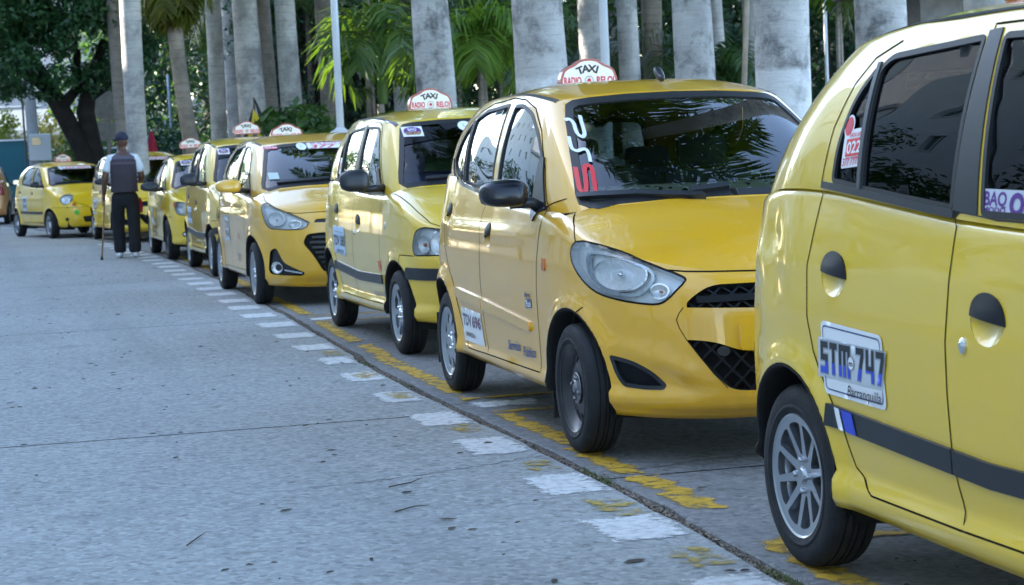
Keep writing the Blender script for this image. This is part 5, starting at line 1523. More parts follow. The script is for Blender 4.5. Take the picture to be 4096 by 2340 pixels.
def build_ground():
    rng = random.Random(4)
    soil = mat('park_soil', (.10, .085, .055), rough=.95, var=.4, vscale=.8, bump=.4, bscale=20)
    g = link_mesh('ground', mesh('ground', [(-400, -200, -.045), (400, -200, -.045), (400, 700, -.045), (-400, 700, -.045)], [(0, 1, 2, 3)], soil))
    tag(g, kind='structure')
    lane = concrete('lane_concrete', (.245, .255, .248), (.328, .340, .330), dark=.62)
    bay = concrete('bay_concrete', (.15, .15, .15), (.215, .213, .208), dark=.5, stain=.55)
    bedm = mat('joint_dirt', (.035, .027, .020), rough=.95, var=.5, vscale=30, bump=.8, bscale=90)
    road = link_mesh('road', mesh('road', [(-7.2, -14, -.022), (5.2, -14, -.022), (5.2, 130, -.022), (-7.2, 130, -.022)], [(0, 1, 2, 3)], bedm)); tag(road, kind='structure')
    def slab(x0, x1, y0, y1, m, wob=None):
        # top face with a small chamfer and straight sides; wob = wandering of the edge at x0 / x1
        ny = max(2, int((y1 - y0) / .22)); V = []; F = []
        cols = [(x0, -.02, 0), (x0, -.004, 0), (x0 + .006, 0, 1), ((x0 + x1) / 2, 0, 2), (x1 - .006, 0, 1), (x1, -.004, 0), (x1, -.02, 0)]
        for j in range(ny + 1):
            y = y0 + (y1 - y0) * j / ny
            for k, (x, z, q) in enumerate(cols):
                dx = 0
                if wob is not None:
                    if k >= 4 and wob[1]: dx = wob[1](y)
                    if k <= 2 and wob[0]: dx = wob[0](y)
                V.append((x + dx, y, z if 0 < j < ny else min(z, -.003)))
        n = len(cols)
        for j in range(ny):
            for k in range(n - 1): F.append((j * n + k, j * n + k + 1, (j + 1) * n + k + 1, (j + 1) * n + k))
        b0 = len(V); 
        return link_mesh('slab', mesh('slab', V, F, m, False, hint=np.tile([0, 0, 1], (len(V), 1))), road)
    gut = [(0, 2.125), (5.1, 2.112), (6.2, 2.150), (7.4, 2.153), (8.4, 2.136), (9.8, 2.106), (11.9, 2.118), (12.1, 2.15), (15.8, 2.225), (21, 2.285), (25, 2.265), (28.5, 2.18), (36, 1.7), (46, .6), (60, -1.8)]
    gx = lambda y: float(np.interp(y, [a for a, b_ in gut], [b_ for a, b_ in gut]))
    jit = [rng.uniform(-.012, .012) for _ in range(400)]
    wl_ = lambda y: gx(y) - 2.14 - .022 + float(np.interp(y * 4, range(400), jit)) if y > 0 else -.02
    wr_ = lambda y: gx(y) - 2.14 + .030 + float(np.interp(y * 4 + 77, range(400), jit)) if y > 0 else .03
    js = [-10.1, -3.7, 2.7, 9.12, 15.55, 22.0, 28.4, 34.8, 41.2, 47.6, 54.0]
    for a, b_ in zip(js[:-1], js[1:]):
        slab(-7.0, -2.45, a + .010, b_ - .010, lane)
        slab(-2.44, 2.14, a + .010, b_ - .010, lane, (None, wl_))
    jb = [-10.1, -3.2, .9, 4.2, 6.95, 9.45, 13.05, 15.7, 19.2, 22.2, 25.6, 29.0, 32.6, 36.2, 41, 47, 54]
    for a, b_ in zip(jb[:-1], jb[1:]):
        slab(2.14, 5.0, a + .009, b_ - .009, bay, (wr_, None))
    far = link_mesh('road_surface', mesh('road_surface', [(-7, 54, -.004), (9, 54, -.004), (9, 130, -.004), (-7, 130, -.004)], [(0, 1, 2, 3)], lane), road)
    # hairline cracks
    crack = mat('crack_dirt', (.05, .047, .043), rough=.95)
    def crackline(pts, w):
        V = []; F = []
        P = []
        for (a, b_) in zip(pts[:-1], pts[1:]):
            for k in range(14): P.append((a[0] + (b_[0] - a[0]) * k / 14 + rng.uniform(-.012, .012), a[1] + (b_[1] - a[1]) * k / 14 + rng.uniform(-.014, .014)))
        P.append(pts[-1])
        for i, p in enumerate(P):
            ww = w * rng.uniform(.4, 1.2); V += [(p[0], p[1] - ww, .0022), (p[0], p[1] + ww, .0022)]
        F = [(2 * i, 2 * i + 2, 2 * i + 3, 2 * i + 1) for i in range(len(P) - 1)]
        link_mesh('crack', mesh('crack', V, F, crack, False, hint=np.tile([0, 0, 1], (len(V), 1))), road)
    crackline([(1.05, 7.28), (1.5, 7.36), (1.9, 7.52), (2.1, 7.6)], .004)
    crackline([(2.25, 7.05), (2.7, 7.18), (3.3, 7.22), (4.0, 7.3)], .005)
    crackline([(1.1, 12.9), (1.6, 13.0), (2.1, 13.05)], .004)
    # broken white line
    wp = worn_paint('worn_white_paint', (.62, .63, .62), .375, 26.)
    def painted(nm, x0, x1, y0, y1, m, z=.003, follow=False, soft=.05, wob=.012, step=.03):
        """A paint mark as a fine grid whose 'edge' attribute fades towards its border."""
        nx = max(3, int((x1 - x0) / step)); ny = max(3, int((y1 - y0) / (step * 1.6))); V = []; A = []
        for j in range(ny + 1):
            y = y0 + (y1 - y0) * j / ny; sh = (gx(y) - gx((y0 + y1) / 2)) if follow else 0.
            for i in range(nx + 1):
                x = x0 + (x1 - x0) * i / nx
                V.append((x + sh + wob * math.sin(y * 31 + x * 5), y + wob * math.sin(x * 37 + y0 * 9), z))
                A.append(min(1., min(x - x0, x1 - x, y - y0, y1 - y) / soft))
        me = mesh(nm, V, grid_faces(ny + 1, nx + 1), m, False, hint=np.tile([0, 0, 1], (len(V), 1)))
        at = me.attributes.new('edge', 'FLOAT', 'POINT'); at.data.foreach_set('value', np.array(A, 'f'))
        return link_mesh(nm, me, road)
    for k in range(-3, 29):
        yc = 5.95 + k * 1.0 + rng.uniform(-.05, .05); x0 = (1.835 if yc < 11 else 1.85) + rng.uniform(-.02, .02); ln = .47 + rng.uniform(-.05, .04)
        if yc > 25: x0 += (gx(yc) - gx(25)) * .8
        x1 = min(gx(yc) - .035, x0 + .32)
        painted('lane_dash', x0, x1, yc - ln / 2, yc + ln / 2, wp, .003, wob=.008)
    yp = worn_paint('worn_yellow_paint', (.56, .33, .018), .462, 10.)
    yp2 = worn_paint('faded_yellow_paint', (.42, .30, .05), .54, 14.)
    for (ya, yb, xa, w) in ((4.0, 5.62, .08, .15), (6.15, 6.95, .07, .16), (6.97, 7.75, .065, .15), (7.75, 8.98, .09, .15), (9.5, 9.85, .10, .08), (9.85, 11.4, .09, .15), (11.4, 12.9, .08, .15), (13.1, 14.95, .07, .15), (15.8, 19.1, .08, .15), (19.3, 22.1, .08, .15), (22.3, 25.4, .08, .15), (25.7, 29, .08, .15)):
        xm = gx((ya + yb) / 2); painted('yellow_line', xm + xa, xm + xa + w, ya, yb, yp, .003, follow=True, soft=.035)
    for yb in (5.52, 9.02, 9.60, 14.98, 15.55, 20.9):
        painted('yellow_line', gx(yb) + .10, 4.4, yb - .055, yb + .055, yp, .0045, soft=.03)
    painted('white_patch', gx(9.2) + .10, gx(9.2) + .45, 9.20, 9.44, wp, .003)
    painted('white_patch', gx(15.2) + .10, gx(15.2) + .5, 15.14, 15.38, wp, .003)
    for (y, l_) in ((6.35, .4), (8.55, .35), (5.45, .35), (7.35, .3), (9.95, .4), (11.0, .4), (12.4, .4)):
        painted('yellow_patch', gx(y) - .24, gx(y) - .03, y - l_ / 2, y + l_ / 2, yp2, .0045)
    # grit and dry needles lying in the joint, a few tufts of moss
    V = []; F = []
    for _ in range(5200):
        y = 4.6 + 22 * rng.random()**1.7; x = gx(y) + rng.gauss(.004, .017); s_ = rng.uniform(.003, .010) * (1.5 if rng.random() < .1 else 1); h = rng.uniform(.002, .008); a = rng.random() * 3.14; e = rng.uniform(.3, 1.0)
        c, sn = math.cos(a) * s_, math.sin(a) * s_; z = -.014 + rng.uniform(0, .008); b0 = len(V)
        V += [(x - c, y - sn, z), (x + sn * e, y - c * e, z), (x + c, y + sn, z), (x - sn * e, y + c * e, z), (x, y, z + h)]
        F += [(b0, b0 + 1, b0 + 4), (b0 + 1, b0 + 2, b0 + 4), (b0 + 2, b0 + 3, b0 + 4), (b0 + 3, b0, b0 + 4)]
    o = link_mesh('joint_grit', fast_mesh('joint_grit', V, F, leaf_mat('grit', (.07, .045, .03), (.28, .23, .18), 0., .9)))
    tag(o, 'brown grit and dry needles lying in the long road joint', 'grit', kind='stuff')
    V = []; F = []
    for (yc, n) in ((6.95, 300), (7.15, 160), (5.0, 420), (5.15, 200), (11.7, 160), (10.4, 60)):
        for _ in range(n):
            y = yc + rng.gauss(0, .07); x = gx(y) + rng.gauss(.01, .016); a = rng.random() * 6.28; h = rng.uniform(.006, .02); w = .003; b0 = len(V); z = -.012
            V += [(x - math.sin(a) * w, y + math.cos(a) * w, z), (x + math.sin(a) * w, y - math.cos(a) * w, z), (x + math.cos(a) * h * .6, y + math.sin(a) * h * .6, z + h)]; F.append((b0, b0 + 1, b0 + 2))
    o = link_mesh('joint_weeds', fast_mesh('joint_weeds', V, F, leaf_mat('weed', (.05, .08, .02), (.14, .15, .05), .2)))
    tag(o, 'short green weeds and moss growing in the road joint', 'weeds', kind='stuff')
    V = []; F = []
    for _ in range(300):
        y = 4.2 + 26 * rng.random()**1.5; x = rng.uniform(-.6, 2.1) if rng.random() < .85 else rng.uniform(2.3, 3.2); a = rng.gauss(.2, .7); L = rng.uniform(.006, .026) * (2.0 if rng.random() < .07 else 1); w = L * rng.uniform(.12, .4); b0 = len(V)
        c, sn = math.cos(a), math.sin(a)
        for (p, q, zz) in ((-1, 0, .002), (-.3, 1, .006), (.5, .8, .005), (1, 0, .003), (.4, -1, .002), (-.4, -.9, .002)): V.append((x + c * p * L - sn * q * w, y + sn * p * L + c * q * w, zz + .002))
        F += [(b0, b0 + 1, b0 + 2, b0 + 3), (b0, b0 + 3, b0 + 4, b0 + 5)]
    o = link_mesh('leaf_litter', fast_mesh('leaf_litter', V, F, leaf_mat('litter', (.02, .018, .016), (.09, .07, .05), 0., .9)))
    tag(o, 'small dark dry leaf scraps scattered over the road', 'leaf litter', kind='stuff')
    for tw, (pts, w) in enumerate((([(1.28, 6.62), (1.36, 6.69), (1.42, 6.69)], .003), ([(1.36, 7.14), (1.46, 7.2), (1.52, 7.28)], .003), ([(.52, 6.35), (.58, 6.5), (.60, 6.55)], .0025))):
        mb = MB(); mb.tube([(x, y, .006) for x, y in pts], [w, w * .8, w * .3], 6)
        o = mb.obj('twig', mat('twig_bark', (.05, .04, .03), rough=.9)); tag(o, ('nearer of two thin dry twigs left of the white dashes', 'farther of two thin dry twigs left of the white dashes', 'thin dry twig alone on the pale road at lower left')[tw], 'twig', 'twigs fallen on the road')
    # kerb and raised strip behind the cars, kerb and pavement across the street
    kerb = mat('kerb_concrete', (.30, .29, .27), rough=.9, var=.25, vscale=3, bump=.3)
    for nm, x0, x1 in (('kerb', 5.0, 5.18), ('kerb', -7.2, -7.0)):
        k = empty(nm); tag(k, kind='structure')
        y = -12
        while y < 100:
            mb = MB(); mb.box(((x0 + x1) / 2, y + .495, .05), (x1 - x0, .985, .20), bev=.015)
            if y < 45: mb.obj('kerb_stone', kerb, k)
            y += 1
            if y >= 45: break
        MB().box(((x0 + x1) / 2, 72.5, .05), (x1 - x0, 55, .20)).obj('kerb_stone', kerb, k)
    pv = link_mesh('pavement', mesh('pavement', [(5.18, -12, .13), (9.5, -12, .13), (9.5, 110, .13), (5.18, 110, .13)], [(0, 1, 2, 3)], concrete('pavement_concrete', (.22, .21, .2), (.30, .29, .27))), None); tag(pv, kind='structure')
    pv = link_mesh('pavement', mesh('pavement', [(-12, -12, .13), (-7.2, -12, .13), (-7.2, 110, .13), (-12, 110, .13)], [(0, 1, 2, 3)], MATS['pavement_concrete']), None); tag(pv, kind='structure')
    return gx

# ------------------------------------------------------------------ palms
def bark(name, c, ring=.35, stain=.6, whiten=None):
    m = bpy.data.materials.new(name); m.use_nodes = True
    n = m.node_tree.nodes; l = m.node_tree.links; p = n['Principled BSDF']
    tc = n.new('ShaderNodeTexCoord'); oi = n.new('ShaderNodeObjectInfo')
    ad = n.new('ShaderNodeVectorMath'); ad.operation = 'ADD'; l.new(tc.outputs['Object'], ad.inputs[0])
    sc = n.new('ShaderNodeVectorMath'); sc.operation = 'SCALE'; sc.inputs[0].default_value = (31, 17, 9); l.new(oi.outputs['Random'], sc.inputs['Scale']); l.new(sc.outputs[0], ad.inputs[1])
    P = ad.outputs[0]
    def noise(s_, det=6, ro=.6, vec=None, st=None):
        z = n.new('ShaderNodeTexNoise'); z.inputs['Scale'].default_value = s_; z.inputs['Detail'].default_value = det; z.inputs['Roughness'].default_value = ro
        src = P
        if st:
            mp = n.new('ShaderNodeMapping'); mp.inputs['Scale'].default_value = st; l.new(P, mp.inputs[0]); src = mp.outputs[0]
        l.new(src, z.inputs['Vector']); return z.outputs['Fac']
    def ramp(src, a, b_, lo=0., hi=1.):
        r = n.new('ShaderNodeMapRange'); r.inputs[1].default_value = a; r.inputs[2].default_value = b_; r.inputs[3].default_value = lo; r.inputs[4].default_value = hi
        l.new(src, r.inputs[0]); return r.outputs[0]
    def mix(fac, A, B):
        x = n.new('ShaderNodeMix'); x.data_type = 'RGBA'; l.new(fac, x.inputs[0])
        for s_, v in ((6, A), (7, B)):
            if isinstance(v, tuple): x.inputs[s_].default_value = (*v, 1)
            else: l.new(v, x.inputs[s_])
        return x.outputs[2]
    col = mix(ramp(noise(2.2, 4), .3, .7), tuple(v * .75 for v in c), tuple(min(.8, v * 1.2) for v in c))
    col = mix(ramp(noise(1.6, 10, .74), .49, .62, 0, stain), col, (.060, .060, .065))
    col = mix(ramp(noise(1, 6, .65, st=(2.5, 2.5, 30)), .50, .68, 0, ring * .8), col, tuple(v * .5 for v in c))
    wv = n.new('ShaderNodeTexWave'); wv.wave_type = 'BANDS'; wv.bands_direction = 'Z'; wv.inputs['Scale'].default_value = 1.9; wv.inputs['Distortion'].default_value = 1.2; wv.inputs['Detail'].default_value = 3; wv.inputs['Detail Scale'].default_value = 1.5; l.new(P, wv.inputs['Vector'])
    mm = n.new('ShaderNodeMath'); mm.operation = 'MULTIPLY'; l.new(ramp(wv.outputs['Fac'], .955, .995, 0, ring), mm.inputs[0]); l.new(ramp(noise(3.5, 5), .40, .62), mm.inputs[1])
    col = mix(mm.outputs[0], col, tuple(v * .42 for v in c))
    col = mix(ramp(noise(26, 3), .60, .72, 0, .5), col, tuple(v * .4 for v in c))
    col = mix(ramp(noise(.9, 8, .7, st=(3, 3, .8)), .52, .66, 0, stain * .7), col, tuple(v * .45 for v in c))
    if whiten:
        zz = n.new('ShaderNodeSeparateXYZ'); l.new(tc.outputs['Object'], zz.inputs[0])
        nm = n.new('ShaderNodeMath'); nm.operation = 'MULTIPLY_ADD'; nm.inputs[1].default_value = .12; l.new(noise(6), nm.inputs[0]); l.new(zz.outputs[2], nm.inputs[2])
        f = ramp(nm.outputs[0], whiten + .02, whiten + .08, .85, 0)
        wcol = mix(ramp(noise(3.0, 8, .7), .52, .70, 0, .75), (.66, .67, .68), (.24, .25, .25))
        col = mix(f, col, wcol)
    l.new(col, p.inputs['Base Color']); p.inputs['Roughness'].default_value = .9; p.inputs['Specular IOR Level'].default_value = .2
    bp = n.new('ShaderNodeBump'); bp.inputs['Strength'].default_value = .6; bp.inputs['Distance'].default_value = .02
    l.new(noise(1, 6, .65, st=(8, 8, 40)), bp.inputs['Height']); l.new(bp.outputs[0], p.inputs['Normal'])
    MATS[name] = m; return m

def frond(rng, L, droop, n=46, ll=.62, lw=.035, up=.9, plume=.6):
    """One pinnate leaf growing along +x from the origin: list of quads."""
    V = []; F = []
    pts = []; p = Vector((0, 0, 0)); a = up
    for i in range(n + 1):
        pts.append((p.copy(), a)); p = p + Vector((math.cos(a), 0, math.sin(a))) * (L / n); a -= droop / n * (1 + .9 * i / n)
    for i in range(n):                     # rachis
        (q0, a0), (q1, a1) = pts[i], pts[i + 1]; w = .03 * (1 - i / n) + .006; b0 = len(V)
        V += [tuple(q0 + Vector((0, -w, 0))), tuple(q0 + Vector((0, w, 0))), tuple(q1 + Vector((0, w * .95, 0))), tuple(q1 + Vector((0, -w * .95, 0)))]; F.append((b0, b0 + 1, b0 + 2, b0 + 3))
    for i in range(3, n):
        q, a0 = pts[i]; t = i / n
        l_ = ll * (.45 + 1.1 * math.sin(math.pi * min(1, t * .85 + .12))) * rng.uniform(.85, 1.1)
        for sd in (-1, 1):
            fwd = Vector((math.cos(a0), 0, math.sin(a0))); out = Vector((0, sd, 0)); upv = Vector((-math.sin(a0), 0, math.cos(a0)))
            d = (out * rng.uniform(.75, 1.0) + fwd * (.35 + .5 * t) + upv * rng.uniform(-.35, plume)).normalized()
            w = lw * rng.uniform(.7, 1.2)
            m1 = q + d * l_ * .5; d2 = (d + Vector((0, 0, -.55 - .5 * rng.random()))).normalized(); e = m1 + d2 * l_ * .5
            sv = d.cross(upv).normalized() * w; b0 = len(V)
            V += [tuple(q - sv * .5), tuple(q + sv * .5), tuple(m1 + sv), tuple(m1 - sv), tuple(e + sv * .15), tuple(e - sv * .15)]
            F += [(b0, b0 + 1, b0 + 2, b0 + 3), (b0 + 3, b0 + 2, b0 + 4, b0 + 5)]
    return np.array(V), F

def crown_mesh(name, seed, nf, L, m, up=(.2, 1.35), droop=(1.2, 2.2), n=40, ll=.62, lw=.035, base=(0, 0, 0)):
    rng = random.Random(seed); VV = []; FF = []; k = 0
    for i in range(nf):
        az = 2 * math.pi * i / nf * 1.0 + rng.uniform(-.25, .25); u = up[0] + (up[1] - up[0]) * ((i * .618) % 1)
        V, F = frond(rng, L * rng.uniform(.85, 1.1), rng.uniform(*droop), n, ll, lw, u)
        c, s_ = math.cos(az), math.sin(az)
        V = np.stack([V[:, 0] * c - V[:, 1] * s_, V[:, 0] * s_ + V[:, 1] * c, V[:, 2]], 1) + np.array(base)
        VV.append(V); FF.append(np.array(F) + k); k += len(V)
    return fast_mesh(name, np.concatenate(VV), np.concatenate(FF), m)

def trunk_mesh(name, r0, h, m, seed, lean=(0, 0), bulge=.08, n=28, rings=60, base_flare=.35, curve=1.):
    rng = random.Random(seed); V = []; F = []
    ph = rng.uniform(0, 6)
    for i in range(rings + 1):
        t = i / rings; z = h * t
        r = r0 * (1 + base_flare * math.exp(-z / .35) + bulge * math.sin(t * 5 + ph) - .18 * t) * (1 + .006 * math.sin(z * 42))
        cx, cy = lean[0] * t**curve + .05 * math.sin(t * 4 + ph), lean[1] * t**curve
        for k in range(n):
            a = 2 * math.pi * k / n; rr = r * (1 + .02 * math.sin(3 * a + ph + z))
            V.append((cx + rr * math.cos(a), cy + rr * math.sin(a), z))
    for i in range(rings):
        for k in range(n):
            k2 = (k + 1) % n; F.append((i * n + k, i * n + k2, (i + 1) * n + k2, (i + 1) * n + k))
    return fast_mesh(name, V, F, m, True)

def build_palms():
    rng = random.Random(11)
    bw = bark('palm_bark_pale', (.47, .46, .44), .55, .50, None)
    bl = bark('palm_bark_limewashed', (.45, .45, .445), .30, .85, 2.0)
    bb = bark('palm_bark_brown', (.30, .26, .22), .65, .40, None)
    pal = leaf_mat('palm_leaf', (.035, .085, .018), (.10, .17, .03), .35, .4)
    shaft = mat('crownshaft', (.10, .20, .05), rough=.45, var=.25, vscale=3)
    crowns = [crown_mesh('crown', 100 + i, 22, 4.2, pal, up=(-.25, 1.35), droop=(1.2, 2.0), n=38, ll=.85, lw=.055) for i in range(3)]
    # (picture column, trunk width in picture px, trunk diameter, height, bark, lean, label)
    L = [(350, 58, .42, 9.5, bw, (-.3, 0), 'pale grey palm trunk with faded lettering behind the man in the cap'),
         (312, 45, .42, 11, bb, (-.35, 0), 'dark brown palm trunk just left of the pale palm behind the man'),
         (545, 40, .34, 12, bw, (-.3, 0), 'slim palm trunk with its left side lit by the sun'),
         (585, 40, .45, 12.5, bw, (-.2, .2), 'slim grey palm trunk right of the sunlit palm'),
         (628, 66, .55, 13, bw, (-.5, 0), 'thick pale palm trunk behind the black and yellow flag'),
         (668, 50, .5, 13, bb, (-.2, 0), 'dark palm trunk close behind the palm with the flag'),
         (735, 60, .5, 12.5, bw, (-.4, 0), 'grey palm trunk rising above the dark leafy bush'),
         (768, 30, .4, 13, bb, (-.2, 0), 'narrow brown palm trunk peeking out beside the bush'),
         (826, 50, .48, 12.5, bb, (-.45, 0), 'brown palm trunk standing just behind the near white lamp post'),
         (519, 22, .4, 13, bb, (-.2, 0), 'very slim dark palm trunk left of the sunlit palm'),
         (1165, 30, .4, 12, bw, (-.25, 0), 'slim palm trunk behind the bright feather palm'),
         (1547, 36, .45, 12, bw, (-.2, 0), 'slim grey palm trunk touching the right side of the second lamp post'),
         (885, 24, .4, 12, bb, (-.2, 0), 'slim shaded palm trunk right of the first lamp post'),
         (1012, 45, .42, 11, bw, (-.35, 0), 'palm trunk half hidden behind the big limewashed palm and fronds'),
         (1088, 96, .56, 12, bl, (-.55, 0), 'limewashed palm trunk with dark stains above the third taxi'),
         (1362, 140, .60, 12.5, bl, (-.45, 0), 'big limewashed palm trunk with a dark ring behind the second taxi sign'),
         (1482, 70, .5, 12, bw, (-.35, 0), 'grey ringed palm trunk left of the second white lamp post'),
         (1580, 60, .5, 12.5, bw, (-.25, 0), 'stained grey palm trunk right of the second lamp post'),
         (1637, 55, .5, 13, bb, (-.25, 0), 'brown ringed palm trunk beside the stained grey one'),
         (1730, 98, .55, 12, bl, (-.3, 0), 'pale palm trunk with stained foot above the second taxi aerial'),
         (1775, 28, .45, 13, bb, (-.2, 0), 'brown palm trunk showing behind the pale one with stained foot'),
         (1800, 42, .36, 9, bw, (-.3, 0), 'short whitish palm trunk far back behind the leaning cane'),
         (1880, 47, .42, 12, bw, (-.3, 0), 'palm trunk with a patch of sun left of the widest white palm'),
         (1970, 150, .64, 12.5, bl, (-.5, 0), 'widest whitewashed palm trunk with small dark knots'),
         (2025, 30, .45, 13, bb, (-.2, 0), 'brown palm trunk hidden behind the widest white palm'),
         (2113, 22, .35, 12, bb, (-.3, 0), 'thin dark palm trunk left of the stained palm near the nearest taxi'),
         (2195, 125, .64, 12.5, bl, (-.4, 0), 'limewashed palm trunk with mossy band behind the nearest taxi roof'),
         (2262, 40, .5, 13, bb, (-.2, 0), 'brown palm trunk beside the mossy banded palm')]
    for i, (px, w, dia, h, m, lean, lab) in enumerate(L):
        d = dia * FPX / w; x, y = bearing(px, d, 330)
        o = empty('royal_palm', (x, y, .05), rng.uniform(0, 6) * 0); tag(o, lab, 'palm', 'palms along the taxi rank')
        h = h * .80; lean = (lean[0] * .25, lean[1] * .25)
        t = link_mesh('trunk', trunk_mesh('trunk', dia / 2, h, m, 300 + i, lean, base_flare=.28), o)
        top = Vector((lean[0], lean[1], h))
        sh = MB(); sh.tube([top + Vector((0, 0, -.1)), top + Vector((0, 0, .5)), top + Vector((0, 0, 1.1)), top + Vector((0, 0, 1.5))], [dia * .42, dia * .40, dia * .28, dia * .14], 14); sh.obj('crownshaft', shaft, o, smooth=True)
        c = link_mesh('crown', crowns[i % 3], o, top + Vector((0, 0, 1.35))); c.rotation_euler = (0, 0, rng.uniform(0, 6)); c.scale = (1, 1, 1)
    # palms on the pavement behind the camera side, for reflections; the leaning one is added to darken a windshield
    for k, (x, y, h, lab) in enumerate(((6.3, 4.0, 9.5, 'palm out of view beside the nearest taxi'), (6.35, 11.15, 9.0, 'added palm behind the nearest taxi roof, leaning to fill the second windshield reflection'))):
        o = empty('royal_palm', (x, y, .05)); tag(o, lab, 'palm', 'palms along the taxi rank')
        lx = (-.8, -1.9)[k]; link_mesh('trunk', trunk_mesh('trunk', .22, h, bw, 500 + k, (lx, .6), curve=2.2), o)
        c = link_mesh('crown', crowns[k], o, (lx, .6, h + .2)); c.rotation_euler = (0, 0, k * 2.)
    # small palm with a hanging skirt of lit leaves
    x, y = bearing(492, .36 * FPX / 46, 330)
    o = empty('skirted_palm', (x, y, .05)); tag(o, 'short palm with shaggy sunlit crown above the far taxis', 'palm')
    link_mesh('trunk', trunk_mesh('trunk', .18, 4.75, bb, 71, (-.35, 0), base_flare=.1), o)
    link_mesh('crown', crown_mesh('crown', 9, 30, 1.15, leaf_mat('palm_leaf_sunny', (.05, .08, .015), (.16, .17, .025), .45), up=(-1.35, 1.0), droop=(.8, 1.9), n=20, ll=.36, lw=.03), o, (-.35, 0, 4.9))
    # slender palm with green shaft
    x, y = bearing(957, 34, 330)
    o = empty('slender_palm', (x, y, .05)); tag(o, 'slender young palm with green shaft behind the yellow-green shrub', 'palm')
    link_mesh('trunk', trunk_mesh('trunk', .085, 2.2, bb, 72, (0, 0), base_flare=.3, rings=40), o)
    sh = MB(); sh.tube([(0, 0, 2.2), (0, 0, 2.7), (-.02, 0, 3.3), (-.02, 0, 3.5)], [.085, .095, .07, .04], 14); sh.obj('crownshaft', shaft, o, smooth=True)
    link_mesh('crown', crown_mesh('crown', 10, 11, 1.7, pal, up=(.1, 1.2), droop=(1.6, 2.6), n=28, ll=.55, lw=.035), o, (-.02, 0, 3.4))
    # bushy feather palms low between the trunks
    br = leaf_mat('palm_leaf_bright', (.07, .16, .025), (.18, .30, .05), .4, .4)
    pal = leaf_mat('palm_leaf_dark', (.022, .060, .016), (.065, .12, .026), .3, .4)
    for k, (px, d, z, L_, nf, m, lab, seed) in enumerate((
            (1205, 30, 3.0, 1.2, 10, br, 'bright green feather palm arching between the two limewashed palms', 21),
            (1048, 25, 1.35, 1.0, 9, pal, 'low feather palm with stiff fronds left of the stained limewashed palm', 22),
            (925, 40, 6.5, 1.8, 11, pal, 'feather palm hanging in from above behind the first lamp post', 23),
            (1145, 44, 4.6, 2.0, 12, pal, 'dark feather palm behind the bright arching one', 24),
            (1700, 44, 3.0, 2.6, 14, pal, 'dark feather palm deep between the trunks right of the second lamp post', 25),
            (1815, 40, 2.6, 1.5, 11, pal, 'sun-flecked feather palm behind the leaning cane', 26),
            (2095, 42, 4.9, 1.5, 12, br, 'olive feather palm hanging above the hedge near the nearest taxi', 27),
            (1400, 46, 3.0, 2.6, 13, pal, 'dark feather palm behind the big ringed limewashed palm', 28),
            (1255, 38, 3.4, 2.2, 13, pal, 'dark feather palm left of the big ringed limewashed palm', 29),
            (2285, 34, 4.2, 1.9, 12, pal, 'bluish feather palm right of the mossy banded palm', 30),
            (640, 60, 6.0, 3.0, 13, pal, 'distant feather palm between the thick trunks', 31),
            (780, 55, 6.0, 2.8, 13, pal, 'distant feather palm right of the leafy bush', 32))):
        x, y = bearing(px, d, 330)
        o = empty('feather_palm', (x, y, .1)); tag(o, lab, 'palm', 'feather palms in the park')
        mb = MB()
        for q in range(3): a = q * 2.1 + k; mb.tube([(.08 * math.cos(a), .08 * math.sin(a), 0), (.03 * math.cos(a), .03 * math.sin(a), z)], [.05, .035], 7)
        mb.obj('trunk', bb, o, smooth=True)
        link_mesh('crown', crown_mesh('crown', seed, nf, L_, m, up=(.1, 1.35), droop=(1.3, 2.3), n=56, ll=.36 + .1 * L_, lw=.019), o, (0, 0, z))

# ------------------------------------------------------------------ broad-leaved trees and shrubs
def foliage(name, seed, m, clumps, per, leaf, hollow=.35):
    """clumps: list of (centre, radius xyz). Leaves sit near each clump's surface."""
    rs = np.random.RandomState(seed); VV = []; 
    for (c, r) in clumps:
        n = max(8, int(per * r[0] * r[2] ))
        d = rs.normal(size=(n, 3)); d /= np.linalg.norm(d, axis=1)[:, None]
        rad = (hollow + (1 - hollow) * rs.rand(n)**.5)[:, None]
        P = np.array(c) + d * rad * np.array(r) * (1 + .18 * np.sin(d[:, :1] * 9 + seed) )
        # leaf frame: normals lean outwards and up
        nn = d + rs.normal(size=(n, 3)) * .7 + np.array([0, 0, .5]); nn /= np.linalg.norm(nn, axis=1)[:, None]
        t = np.cross(nn, rs.normal(size=(n, 3))); t /= np.linalg.norm(t, axis=1)[:, None] + 1e-9
        b = np.cross(nn, t); s = leaf * (.6 + .8 * rs.rand(n))[:, None]
        drp = np.array([0, 0, -.35]) * s
        VV.append(np.stack([P - t * s, P - b * s * .45, P + t * s + drp, P + b * s * .45], 1).reshape(-1, 3))
    V = np.concatenate(VV); F = np.arange(len(V)).reshape(-1, 4)
    return fast_mesh(name, V, F, m)

